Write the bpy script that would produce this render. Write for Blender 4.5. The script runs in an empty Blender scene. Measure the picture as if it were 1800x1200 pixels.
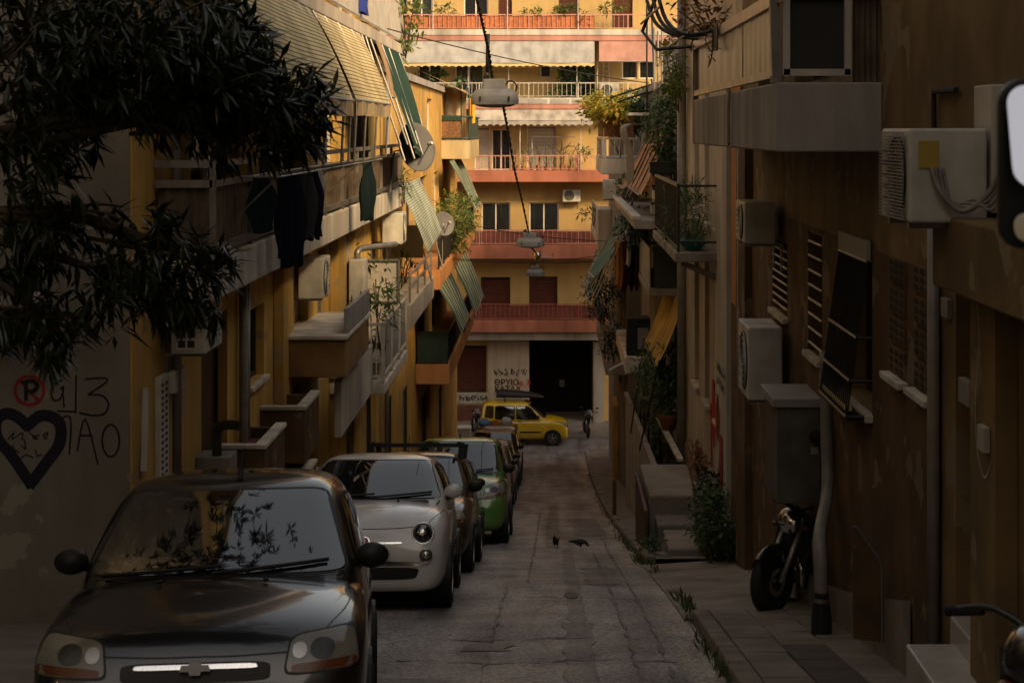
import bpy, bmesh, math, random
from mathutils import Vector, Matrix
from mathutils.bvhtree import BVHTree
R = math.radians
rng = random.Random(11)
S = bpy.context.scene
col = S.collection

# ------------------------------------------------------------------ camera
F, VX, VY = 3000.0, 971.0, 228.0          # focal length and street vanishing point in photograph pixels (1800 wide)
cd = bpy.data.cameras.new('camera'); cam = bpy.data.objects.new('camera', cd); col.objects.link(cam)
cd.sensor_width = 36; cd.lens = F/1800*36
cd.shift_x = -(VX-900)/1800; cd.shift_y = -(600-VY)/1800
cd.clip_start = .05; cd.clip_end = 3000
cd.dof.use_dof = True; cd.dof.focus_distance = 24; cd.dof.aperture_fstop = 6.3
cam.rotation_euler = (R(90), 0, 0)
S.camera = cam
# ------------------------------------------------------------------ sky and sun
SUN_EL, SUN_AZ = 33.0, 141.0              # azimuth clockwise from +Y (the way the camera looks): a hazy sun behind the camera, over the roofs on the right
w = bpy.data.worlds.new('World'); S.world = w; w.use_nodes = True
nt = w.node_tree; bg = nt.nodes['Background']
sk = nt.nodes.new('ShaderNodeTexSky'); sk.sky_type = 'NISHITA'; sk.sun_disc = False
sk.sun_elevation = R(SUN_EL); sk.sun_rotation = R(SUN_AZ); sk.air_density = 1.0; sk.dust_density = 3.0; sk.ozone_density = 1.0
hs = nt.nodes.new('ShaderNodeHueSaturation'); hs.inputs['Saturation'].default_value = .55
tint = nt.nodes.new('ShaderNodeMix'); tint.data_type = 'RGBA'; tint.blend_type = 'MULTIPLY'
tint.inputs[0].default_value = 1; tint.inputs[7].default_value = (1.0, .88, .72, 1)
nt.links.new(sk.outputs[0], hs.inputs['Color']); nt.links.new(hs.outputs[0], tint.inputs[6]); nt.links.new(tint.outputs[2], bg.inputs[0])
bg.inputs[1].default_value = .10
sd = bpy.data.lights.new('sun', 'SUN'); sun = bpy.data.objects.new('sun', sd); col.objects.link(sun)
sd.energy = 1.6; sd.angle = R(10); sd.color = (1, .68, .33)
az, el = R(SUN_AZ), R(SUN_EL)
sdir = Vector((math.sin(az)*math.cos(el), math.cos(az)*math.cos(el), math.sin(el)))
sun.rotation_euler = sdir.to_track_quat('Z', 'Y').to_euler(); sun.location = sdir*60
S.view_settings.view_transform = 'Standard'; S.view_settings.look = 'None'
S.view_settings.gamma = 1; S.view_settings.exposure = 1.35
try: S.view_settings.use_curve_mapping = False
except Exception: pass
S.render.engine = 'CYCLES'
S.cycles.use_denoising = True
S.cycles.max_bounces = 8; S.cycles.diffuse_bounces = 5; S.cycles.caustics_reflective = False; S.cycles.caustics_refractive = False

# ------------------------------------------------------------------ pixel helpers (a pixel gives a direction; the distance Y is given by what the thing touches)
def at(px, py, Y): return Vector(((px-VX)/F*Y, Y, -(py-VY)/F*Y))
def YX(px, X): return X*F/(px-VX)
def zz(py, Y): return -(py-VY)/F*Y
def xx(px, Y): return (px-VX)/F*Y
_kn = [(-60, 11.4), (-20, -1.6+3.0*0), (0, 1.75), (9, 3.39), (17, 4.73), (30, 7.2), (48, 10.3), (66, 12.5), (90, 12.6)]
_kn[0] = (-60, -8.4); _kn[1] = (-20, -1.7)
def drop(Y):
    """metres of the road below the camera at distance Y (smooth through surveyed knots)"""
    k = _kn
    if Y <= k[0][0]: return k[0][1]
    if Y >= k[-1][0]: return k[-1][1]
    for i in range(len(k)-1):
        if Y <= k[i+1][0]: break
    def m(j):
        if j <= 0 or j >= len(k)-1: return 0 if j >= len(k)-1 else (k[1][1]-k[0][1])/(k[1][0]-k[0][0])
        return (k[j+1][1]-k[j-1][1])/(k[j+1][0]-k[j-1][0])
    x0, y0 = k[i]; x1, y1 = k[i+1]; h = x1-x0; t = (Y-x0)/h
    m0, m1 = m(i), m(i+1)
    return (2*t**3-3*t*t+1)*y0+(t**3-2*t*t+t)*h*m0+(-2*t**3+3*t*t)*y1+(t**3-t*t)*h*m1
def rz(Y): return -drop(Y)

# ------------------------------------------------------------------ materials
MATS = {}
def mat(name, c, rough=.8, var=.18, scale=2.0, bump=.15, bscale=60, metal=0, streak=0, spec=.4, coat=0, dirt=None, emit=0, fine=0, flake=None):
    if name in MATS: return MATS[name]
    m = bpy.data.materials.new(name); m.use_nodes = True; MATS[name] = m
    n = m.node_tree.nodes; l = m.node_tree.links; b = n['Principled BSDF']
    b.inputs['Roughness'].default_value = rough; b.inputs['Metallic'].default_value = metal
    b.inputs['Specular IOR Level'].default_value = spec; b.inputs['Coat Weight'].default_value = coat; b.inputs['Coat Roughness'].default_value = .06
    geo = n.new('ShaderNodeNewGeometry')
    src = geo.outputs['Position']
    rgb = n.new('ShaderNodeRGB'); rgb.outputs[0].default_value = (*c, 1); cur = rgb.outputs[0]
    def noise(sc, det=4, vec=None):
        t = n.new('ShaderNodeTexNoise'); t.inputs['Scale'].default_value = sc; t.inputs['Detail'].default_value = det
        l.new(vec or src, t.inputs['Vector']); return t.outputs['Fac']
    def mul(fac, lo, hi, cur, p=(.3, .7)):
        mr = n.new('ShaderNodeMapRange'); l.new(fac, mr.inputs[0]); mr.inputs[1].default_value, mr.inputs[2].default_value = p
        mr.inputs[3].default_value = lo; mr.inputs[4].default_value = hi
        mx = n.new('ShaderNodeMix'); mx.data_type = 'RGBA'; mx.blend_type = 'MULTIPLY'; mx.inputs[0].default_value = 1
        l.new(cur, mx.inputs[6]); l.new(mr.outputs[0], mx.inputs[7]); return mx.outputs[2]
    if var: cur = mul(noise(scale, 6), 1-var, 1+var*.5, cur)
    if fine: cur = mul(noise(220, 2), 1-fine, 1+fine, cur, (.35, .65))
    if streak:
        mp = n.new('ShaderNodeMapping'); mp.inputs['Scale'].default_value = (2.6, 2.6, .35); l.new(src, mp.inputs['Vector'])
        cur = mul(noise(1.0, 6, mp.outputs[0]), 1-streak, 1.05, cur, (.32, .6))
    if dirt:
        f = noise(scale*.6+.3, 7)
        mr = n.new('ShaderNodeMapRange'); l.new(f, mr.inputs[0]); mr.inputs[1].default_value = .52; mr.inputs[2].default_value = .68
        mx = n.new('ShaderNodeMix'); mx.data_type = 'RGBA'; l.new(mr.outputs[0], mx.inputs[0]); l.new(cur, mx.inputs[6]); mx.inputs[7].default_value = (*dirt, 1); cur = mx.outputs[2]
    if flake:
        f = noise(2.3, 12); mr = n.new('ShaderNodeMapRange'); l.new(f, mr.inputs[0]); mr.inputs[1].default_value = .615; mr.inputs[2].default_value = .63
        mx = n.new('ShaderNodeMix'); mx.data_type = 'RGBA'; l.new(mr.outputs[0], mx.inputs[0]); l.new(cur, mx.inputs[6]); mx.inputs[7].default_value = (*flake, 1); cur = mx.outputs[2]
    l.new(cur, b.inputs['Base Color'])
    if bump:
        bp = n.new('ShaderNodeBump'); bp.inputs['Strength'].default_value = bump; bp.inputs['Distance'].default_value = .01
        l.new(noise(bscale, 5), bp.inputs['Height']); l.new(bp.outputs[0], b.inputs['Normal'])
    if emit: b.inputs['Emission Color'].default_value = (*c, 1); b.inputs['Emission Strength'].default_value = emit
    return m
def plaster(name, c, **k):
    a = dict(rough=.9, var=.28, scale=.7, bump=.35, bscale=45, streak=.22, spec=.2); a.update(k); return mat(name, c, **a)
def metalm(name, c, **k):
    a = dict(rough=.45, var=.25, scale=6, bump=.1, bscale=80, metal=.6, spec=.5); a.update(k); return mat(name, c, **a)
def cloth(name, c, **k):
    a = dict(rough=.95, var=.12, scale=2, bump=.25, bscale=120, spec=.1); a.update(k); return mat(name, c, **a)
def paint(name, c, metal=0.0, rough=.28):
    return mat(name, c, rough=rough, var=.12, scale=3, bump=.02, bscale=6, metal=metal, coat=.9, spec=.5, dirt=None)
def glassm(name, c, rough=.04, spec=.5, dust=.0):
    m = mat(name, c, rough=rough, var=.3, scale=4, bump=0, spec=spec); return m
def stripes(name, c1, c2, axis=2, freq=40, duty=.5, rough=.9):
    m = bpy.data.materials.new(name); m.use_nodes = True; MATS[name] = m
    n = m.node_tree.nodes; l = m.node_tree.links; b = n['Principled BSDF']; b.inputs['Roughness'].default_value = rough; b.inputs['Specular IOR Level'].default_value = .1
    uv = n.new('ShaderNodeUVMap'); sx = n.new('ShaderNodeSeparateXYZ'); l.new(uv.outputs[0], sx.inputs[0])
    mm = n.new('ShaderNodeMath'); mm.operation = 'MULTIPLY'; mm.inputs[1].default_value = freq; l.new(sx.outputs[axis], mm.inputs[0])
    fr = n.new('ShaderNodeMath'); fr.operation = 'FRACT'; l.new(mm.outputs[0], fr.inputs[0])
    gt = n.new('ShaderNodeMath'); gt.operation = 'GREATER_THAN'; gt.inputs[1].default_value = duty; l.new(fr.outputs[0], gt.inputs[0])
    mx = n.new('ShaderNodeMix'); mx.data_type = 'RGBA'; l.new(gt.outputs[0], mx.inputs[0]); mx.inputs[6].default_value = (*c1, 1); mx.inputs[7].default_value = (*c2, 1)
    ns = n.new('ShaderNodeTexNoise'); ns.inputs['Scale'].default_value = 1.6; ns.inputs['Detail'].default_value = 6
    g = n.new('ShaderNodeNewGeometry'); l.new(g.outputs['Position'], ns.inputs['Vector'])
    mr = n.new('ShaderNodeMapRange'); l.new(ns.outputs['Fac'], mr.inputs[0]); mr.inputs[1].default_value = .3; mr.inputs[2].default_value = .7; mr.inputs[3].default_value = .55; mr.inputs[4].default_value = 1.1
    m2 = n.new('ShaderNodeMix'); m2.data_type = 'RGBA'; m2.blend_type = 'MULTIPLY'; m2.inputs[0].default_value = 1; l.new(mx.outputs[2], m2.inputs[6]); l.new(mr.outputs[0], m2.inputs[7])
    l.new(m2.outputs[2], b.inputs['Base Color']); return m
def leafm(name, c, c2, rough=.4, trans=.25):
    m = bpy.data.materials.new(name); m.use_nodes = True; MATS[name] = m
    n = m.node_tree.nodes; l = m.node_tree.links; b = n['Principled BSDF']; b.inputs['Roughness'].default_value = rough; b.inputs['Specular IOR Level'].default_value = .4
    g = n.new('ShaderNodeNewGeometry'); mx = n.new('ShaderNodeMix'); mx.data_type = 'RGBA'; l.new(g.outputs['Random Per Island'], mx.inputs[0])
    mx.inputs[6].default_value = (*c, 1); mx.inputs[7].default_value = (*c2, 1); l.new(mx.outputs[2], b.inputs['Base Color'])
    t = n.new('ShaderNodeBsdfTranslucent'); l.new(mx.outputs[2], t.inputs[0]); ms = n.new('ShaderNodeMixShader'); ms.inputs[0].default_value = trans
    l.new(b.outputs[0], ms.inputs[1]); l.new(t.outputs[0], ms.inputs[2]); l.new(ms.outputs[0], n['Material Output'].inputs[0]); return m
def clearglass(name):
    m = bpy.data.materials.new(name); m.use_nodes = True; MATS[name] = m
    n = m.node_tree.nodes; l = m.node_tree.links; n.remove(n['Principled BSDF'])
    t = n.new('ShaderNodeBsdfTransparent'); t.inputs[0].default_value = (.8, .82, .8, 1); g = n.new('ShaderNodeBsdfGlossy'); g.inputs['Roughness'].default_value = .05
    fr = n.new('ShaderNodeFresnel'); fr.inputs[0].default_value = 1.5; ms = n.new('ShaderNodeMixShader')
    l.new(fr.outputs[0], ms.inputs[0]); l.new(t.outputs[0], ms.inputs[1]); l.new(g.outputs[0], ms.inputs[2]); l.new(ms.outputs[0], n['Material Output'].inputs[0]); return m

# ------------------------------------------------------------------ mesh builder
class MB:
    def __init__(s): s.v = []; s.f = []; s.uv = {}
    def add(s, vs, fs):
        o = len(s.v); s.v += [Vector(p) for p in vs]; s.f += [[i+o for i in f] for f in fs]; return s
    def box(s, x0, x1, y0, y1, z0, z1):
        x0, x1 = sorted((x0, x1)); y0, y1 = sorted((y0, y1)); z0, z1 = sorted((z0, z1))
        return s.add([(x0,y0,z0),(x1,y0,z0),(x1,y1,z0),(x0,y1,z0),(x0,y0,z1),(x1,y0,z1),(x1,y1,z1),(x0,y1,z1)],
                     [(0,3,2,1),(4,5,6,7),(0,1,5,4),(1,2,6,5),(2,3,7,6),(3,0,4,7)])
    def hexa(s, p):   # 8 corners, bottom ring then top ring
        return s.add(p, [(0,3,2,1),(4,5,6,7),(0,1,5,4),(1,2,6,5),(2,3,7,6),(3,0,4,7)])
    def bar(s, a, b, wd, ht=None, up=(0,0,1)):
        a, b = Vector(a), Vector(b); d = (b-a).normalized(); up = Vector(up)
        if abs(d.dot(up)) > .98: up = Vector((0,1,0)) if abs(d.y) < .9 else Vector((1,0,0))
        sx = d.cross(up).normalized(); uz = sx.cross(d).normalized(); ht = ht or wd
        p = []
        for q in (a, b):
            for i, j in ((-1,-1),(1,-1),(1,1),(-1,1)): p.append(q+sx*i*wd/2+uz*j*ht/2)
        return s.add(p, [(0,1,2,3),(7,6,5,4),(0,4,5,1),(1,5,6,2),(2,6,7,3),(3,7,4,0)])
    def tube(s, pts, r, n=6, cap=True):
        pts = [Vector(p) for p in pts]; rs = r if isinstance(r, (list, tuple)) else [r]*len(pts); o = len(s.v); prev = None
        for i, p in enumerate(pts):
            d = (pts[min(i+1, len(pts)-1)]-pts[max(i-1, 0)])
            d = d.normalized() if d.length > 1e-9 else Vector((0,0,1))
            if prev is None:
                a = Vector((0,0,1)) if abs(d.z) < .9 else Vector((1,0,0)); sx = d.cross(a).normalized()
            else: sx = (prev-d*prev.dot(d)).normalized()
            prev = sx; sy = d.cross(sx)
            for k in range(n):
                t = 2*math.pi*k/n; s.v.append(p+(sx*math.cos(t)+sy*math.sin(t))*rs[i])
        for i in range(len(pts)-1):
            for k in range(n): s.f.append([o+i*n+k, o+i*n+(k+1)%n, o+(i+1)*n+(k+1)%n, o+(i+1)*n+k])
        if cap: s.f.append([o+k for k in range(n)][::-1]); s.f.append([o+(len(pts)-1)*n+k for k in range(n)])
        return s
    def lathe(s, prof, c=(0,0,0), axis=(0,0,1), n=20):
        ax = Vector(axis).normalized(); a = Vector((0,0,1)) if abs(ax.z) < .9 else Vector((1,0,0)); sx = ax.cross(a).normalized(); sy = ax.cross(sx); c = Vector(c); o = len(s.v)
        for r, h in prof:
            for k in range(n):
                t = 2*math.pi*k/n; s.v.append(c+ax*h+(sx*math.cos(t)+sy*math.sin(t))*max(r, 1e-4))
        for i in range(len(prof)-1):
            for k in range(n): s.f.append([o+i*n+k, o+i*n+(k+1)%n, o+(i+1)*n+(k+1)%n, o+(i+1)*n+k])
        s.f.append([o+k for k in range(n)][::-1]); s.f.append([o+(len(prof)-1)*n+k for k in range(n)]); return s
    def ell(s, c, r, n=12, m=8, rot=None):
        c = Vector(c); o = len(s.v)
        for i in range(m+1):
            ph = math.pi*i/m
            for k in range(n):
                t = 2*math.pi*k/n; p = Vector((math.sin(ph)*math.cos(t)*r[0], math.sin(ph)*math.sin(t)*r[1], math.cos(ph)*r[2]))
                s.v.append(c+(rot @ p if rot else p))
        for i in range(m):
            for k in range(n): s.f.append([o+i*n+k, o+(i+1)*n+k, o+(i+1)*n+(k+1)%n, o+i*n+(k+1)%n])
        return s
    def prism(s, pts, d):   # planar polygon pushed along d
        d = Vector(d); n = len(pts); o = len(s.v); s.v += [Vector(p) for p in pts]+[Vector(p)+d for p in pts]
        s.f.append([o+i for i in range(n)]); s.f.append([o+n+i for i in range(n)][::-1])
        for i in range(n): s.f.append([o+i, o+n+i, o+n+(i+1)%n, o+(i+1)%n])
        return s
    def sheet(s, fn, nu, nv, th=0, uv=True):
        o = len(s.v)
        for j in range(nv+1):
            for i in range(nu+1):
                s.v.append(Vector(fn(i/nu, j/nv))); s.uv[len(s.v)-1] = (i/nu, j/nv)
        for j in range(nv):
            for i in range(nu): a = o+j*(nu+1)+i; s.f.append([a, a+1, a+nu+2, a+nu+1])
        return s
    def mesh(s, name, off=None, smooth=False):
        me = bpy.data.meshes.new(name); off = Vector(off) if off is not None else Vector()
        me.from_pydata([tuple(p-off) for p in s.v], [], s.f)
        if s.uv:
            ul = me.uv_layers.new(name='UVMap')
            for lp in me.loops: ul.data[lp.index].uv = s.uv.get(lp.vertex_index, (0, 0))
        if smooth:
            for p in me.polygons: p.use_smooth = True
        me.update(); return me
def recalc(me):
    b = bmesh.new(); b.from_mesh(me); bmesh.ops.recalc_face_normals(b, faces=b.faces); b.to_mesh(me); b.free()
def M(x): return x if not isinstance(x, str) else MATS[x]
def props(o, label=None, cat=None, group=None, kind=None):
    if label: o['label'] = label
    if cat: o['category'] = cat
    if group: o['group'] = group
    if kind: o['kind'] = kind
    return o
def thing(name, label, cat, loc=(0,0,0), group=None, rot=(0,0,0)):
    o = bpy.data.objects.new(name, None); col.objects.link(o); o.location = loc; o.rotation_euler = rot; o.empty_display_size = .2
    return props(o, label, cat, group)
def woff(p):
    o = Vector()
    while p is not None: o += p.location; p = p.parent
    return o
def part(parent, name, mb, m, smooth=False, bevel=0, world=True, kind=None, label=None, fix=True):
    """mesh object; vertices are given in world space when world=True (for unrotated things)"""
    me = mb.mesh(name, woff(parent) if (parent is not None and world) else None, smooth) if isinstance(mb, MB) else mb
    if fix and isinstance(mb, MB): recalc(me)
    if not me.materials: me.materials.append(M(m))
    o = bpy.data.objects.new(name, me); col.objects.link(o)
    if parent is not None: o.parent = parent
    if bevel:
        bv = o.modifiers.new('bevel', 'BEVEL'); bv.width = bevel; bv.segments = 2; bv.limit_method = 'ANGLE'
    if smooth == 'auto': pass
    return props(o, label, None, None, kind)
def single(name, mb, m, label, cat, group=None, loc=None, smooth=False, bevel=0, kind=None):
    loc = Vector(loc) if loc is not None else sum((v for v in mb.v), Vector())/len(mb.v)
    me = mb.mesh(name, loc, smooth); recalc(me); me.materials.append(M(m)); o = bpy.data.objects.new(name, me); col.objects.link(o); o.location = loc
    if bevel:
        bv = o.modifiers.new('bevel', 'BEVEL'); bv.width = bevel; bv.segments = 2; bv.limit_method = 'ANGLE'
    return props(o, label, cat, group, kind)
def copy_tree(o, parent=None):
    c = o.copy(); col.objects.link(c); c.parent = parent
    for ch in [x for x in bpy.data.objects if x.parent == o]: copy_tree(ch, c)
    return c
def cat(pts, n=6):
    """Catmull-Rom through points"""
    pts = [Vector(p) for p in pts]; out = []
    for i in range(len(pts)-1):
        p0 = pts[max(i-1, 0)]; p1 = pts[i]; p2 = pts[i+1]; p3 = pts[min(i+2, len(pts)-1)]
        for k in range(n):
            t = k/n; out.append(.5*((2*p1)+(p2-p0)*t+(2*p0-5*p1+4*p2-p3)*t*t+(3*p1-p0-3*p2+p3)*t**3))
    out.append(pts[-1]); return out
def sag(a, b, s, n=16):
    a, b = Vector(a), Vector(b); return [a.lerp(b, i/n)-Vector((0,0,4*s*(i/n)*(1-i/n))) for i in range(n+1)]

# ------------------------------------------------------------------ foliage
def leaf_pts(base, d, up, L, W, droop=.15):
    d = d.normalized(); sx = d.cross(up)
    if sx.length < 1e-3: sx = d.cross(Vector((1,0,0)))
    sx.normalize(); dn = Vector((0,0,-1))
    a = base; b = base+d*L*.45+dn*L*droop*.25; c = base+d*L+dn*L*droop
    nrm = sx.cross(d)*W*.12
    return [a, b-sx*W/2+nrm, b, b+sx*W/2+nrm, c]
LEAFF = [(0,2,1),(0,3,2),(1,2,4),(2,3,4)]
def foliage(mb, c, r, n, L, W, rg, droop=.2, hollow=.35, flat=1.0):
    c = Vector(c)
    nc = max(3, n//14)
    cl = []
    for i in range(nc):
        while True:
            p = Vector((rg.uniform(-1,1), rg.uniform(-1,1), rg.uniform(-1,1)))
            if hollow < p.length <= 1: break
        cl.append(Vector((p.x*r[0], p.y*r[1], p.z*r[2])))
    for i in range(n):
        q = cl[i % nc]; s = .30*min(r)+.05
        p = c+q+Vector((rg.gauss(0,s*.6), rg.gauss(0,s*.6), rg.gauss(0,s*.5)))
        d = Vector((rg.gauss(0,1), rg.gauss(0,1), rg.gauss(.15,.7)*flat))+q.normalized()*.6
        k = rg.uniform(.65, 1.25)
        mb.add(leaf_pts(p, d, Vector((rg.gauss(0,.4), rg.gauss(0,.4), 1)), L*k, W*k, droop), LEAFF)
    return mb
def plant(name, label, cat_, c, r, n, L, W, m, rg=None, group=None, base=None, stems=4, pot=None, potm=None):
    rg = rg or rng; c = Vector(c); base = Vector(base) if base is not None else c-Vector((0,0,r[2]))
    t = thing(name, label, cat_, base, group)
    part(t, 'foliage', foliage(MB(), c, r, n, L, W, rg), m, fix=False, kind='stuff')
    mb = MB()
    for i in range(stems):
        e = c+Vector((rg.uniform(-.6,.6)*r[0], rg.uniform(-.6,.6)*r[1], rg.uniform(-.2,.5)*r[2])); md = base.lerp(e, .5)+Vector((rg.gauss(0,.04), rg.gauss(0,.04), 0))
        mb.tube(cat([base, md, e], 3), .006+.012*min(r), 5)
    part(t, 'stem', mb, 'bark')
    if pot:
        pr, ph = pot; part(t, 'pot', MB().lathe([(pr*.72, 0), (pr*.95, ph*.86), (pr*1.06, ph*.87), (pr*1.06, ph), (pr*.9, ph), (pr*.88, ph*.9), (.01, ph*.9)], base-Vector((0,0,ph)), n=18), potm or 'terracotta', smooth=True)
    return t
# ------------------------------------------------------------------ palette
plaster('yellow_plaster', (.60, .375, .10), flake=(.42, .30, .16)); plaster('ochre_plaster', (.56, .33, .09), flake=(.34, .23, .12)); plaster('cream_plaster', (.52, .40, .21))
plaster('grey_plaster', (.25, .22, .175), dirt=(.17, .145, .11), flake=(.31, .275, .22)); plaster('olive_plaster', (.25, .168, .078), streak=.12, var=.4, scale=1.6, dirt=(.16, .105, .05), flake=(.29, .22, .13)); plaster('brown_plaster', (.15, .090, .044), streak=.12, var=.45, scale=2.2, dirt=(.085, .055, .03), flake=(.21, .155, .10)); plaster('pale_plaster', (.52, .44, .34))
plaster('orange_plaster', (.55, .25, .09)); plaster('red_plaster', (.36, .135, .085)); plaster('pink_plaster', (.46, .22, .165)); plaster('facade_plaster', (.46, .315, .125), streak=.06, var=.15)
plaster('white_plaster', (.52, .475, .40), streak=.3); plaster('slab_white', (.66, .60, .50), streak=.35); plaster('slab_grey', (.38, .34, .30), streak=.3); plaster('soffit', (.34, .29, .23), streak=0)
mat('concrete', (.30, .26, .215), rough=.9, var=.35, scale=1.5, bump=.5, bscale=30, fine=.2, dirt=(.17, .14, .11)); mat('kerb_concrete', (.24, .20, .16), rough=.9, var=.4, scale=2.5, bump=.6, bscale=25, fine=.2)
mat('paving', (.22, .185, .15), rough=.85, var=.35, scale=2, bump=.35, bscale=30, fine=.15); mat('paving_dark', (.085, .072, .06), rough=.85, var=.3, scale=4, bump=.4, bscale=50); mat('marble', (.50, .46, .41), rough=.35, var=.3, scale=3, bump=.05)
mat('bark', (.10, .075, .05), rough=.95, var=.4, scale=12, bump=.6, bscale=40)
mat('terracotta', (.33, .115, .055), rough=.85, var=.25, scale=8, bump=.2); mat('brown_shutter', (.13, .045, .028), rough=.7, var=.2, scale=5, bump=.1); mat('white_shutter', (.52, .47, .38), rough=.6, var=.12, scale=4, bump=.05)
mat('grey_shutter', (.20, .185, .16), rough=.7, var=.2, scale=4, bump=.1); mat('door_wood', (.12, .055, .028), rough=.6, var=.35, scale=6, bump=.2, bscale=20, streak=.4)
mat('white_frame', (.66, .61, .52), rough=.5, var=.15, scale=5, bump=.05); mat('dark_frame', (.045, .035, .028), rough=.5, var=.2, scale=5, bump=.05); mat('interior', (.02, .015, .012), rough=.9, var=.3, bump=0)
mat('pane', (.015, .016, .018), rough=.06, var=.3, scale=1, bump=.0, spec=.6); clearglass('clear_pane')
metalm('rail_white', (.50, .45, .38), metal=0); metalm('rail_pink', (.50, .23, .18), metal=0); metalm('rail_red', (.33, .085, .065), metal=0); metalm('rail_dark', (.04, .04, .038)); metalm('rail_green', (.035, .065, .05), metal=.2)
metalm('galvanised', (.30, .28, .25)); metalm('pipe_grey', (.24, .22, .19), metal=0); metalm('rust', (.16, .065, .03), metal=.2, rough=.8); metalm('chrome', (.75, .75, .74), metal=1, rough=.12, var=.05); metalm('steel_dark', (.07, .07, .07), metal=.8, rough=.4)
mat('ac_white', (.60, .575, .50), rough=.5, var=.2, scale=5, bump=.05, streak=.3); mat('ac_dark', (.03, .03, .03), rough=.6, var=.2, bump=.1); mat('ac_label', (.45, .33, .06), rough=.6, var=.2, bump=.02)
mat('black_plastic', (.018, .018, .018), rough=.45, var=.2, bump=.05); mat('rubber', (.02, .019, .018), rough=.8, var=.25, bump=.2, bscale=60); mat('cable', (.015, .014, .013), rough=.6, var=.2, bump=.2)
mat('corrugated', (.155, .115, .08), rough=.35, var=.35, scale=5, bump=.1, streak=.3); mat('screen_panel', (.36, .27, .19), rough=.3, var=.35, scale=3, bump=.15, bscale=14, streak=.25); mat('panel_grey', (.30, .285, .26), rough=.6, var=.2, bump=.1)
mat('panel_white', (.55, .50, .42), rough=.6, var=.2, bump=.1, streak=.3); mat('reed', (.22, .105, .045), rough=.9, var=.5, scale=20, bump=.5, bscale=60, streak=.5); mat('red_panel', (.17, .05, .035), rough=.8, var=.3, bump=.2); mat('orange_panel', (.45, .15, .055), rough=.8, var=.3, scale=8, bump=.2, streak=.3)
cloth('canvas_grey', (.33, .32, .30), streak=.3); cloth('canvas_cream', (.55, .43, .22)); cloth('canvas_pink', (.37, .20, .155), streak=.2); cloth('canvas_offwhite', (.40, .36, .31), streak=.45); cloth('canvas_green', (.028, .062, .042)); cloth('canvas_beige', (.46, .35, .21), streak=.3); cloth('canvas_orange', (.75, .36, .04)); cloth('canvas_tan', (.42, .27, .15), streak=.3)
cloth('curtain_grey', (.36, .35, .34), scale=6); cloth('cloth_black', (.012, .012, .014)); cloth('cloth_navy', (.009, .010, .024)); cloth('cloth_teal', (.014, .026, .028)); cloth('cloth_orange', (.36, .15, .04)); cloth('cloth_red', (.10, .02, .02)); cloth('cloth_white', (.5, .48, .45)); cloth('cloth_blue', (.03, .05, .22)); cloth('cloth_lightblue', (.13, .27, .5))
stripes('stripe_cream', (.64, .53, .30), (.17, .13, .06), 1, 22, .72); stripes('stripe_green', (.10, .16, .11), (.42, .42, .30), 0, 7, .62); stripes('stripe_orange', (.62, .36, .21), (.40, .19, .10), 1, 44, .6); stripes('stripe_yellow', (.55, .34, .085), (.40, .22, .05), 0, 9, .7); stripes('stripe_sage', (.46, .48, .38), (.20, .24, .18), 1, 26, .6); stripes('stripe_teal', (.15, .28, .25), (.04, .08, .07), 0, 9, .6)
leafm('leaf_dark', (.012, .026, .010), (.030, .055, .020), .28, .12); leafm('leaf_mid', (.035, .075, .02), (.10, .16, .045), .5, .3); leafm('leaf_bright', (.07, .12, .025), (.22, .24, .05), .5, .35); leafm('leaf_yellow', (.20, .24, .03), (.52, .36, .04), .5, .4); leafm('leaf_dry', (.20, .09, .04), (.38, .20, .07), .7, .2); leafm('leaf_cactus', (.10, .16, .08), (.18, .24, .12), .6, .1); leafm('grass_blade', (.05, .085, .025), (.13, .14, .05), .7, .3)
for nm, c in (('spray_black', (.012, .012, .012)), ('spray_red', (.45, .025, .015)), ('spray_blue', (.012, .015, .07)), ('spray_violet', (.015, .010, .026)), ('spray_white', (.5, .48, .44)), ('sign_red', (.33, .03, .025))): mat(nm, c, rough=.75, var=.4, scale=10, bump=.05)

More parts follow.
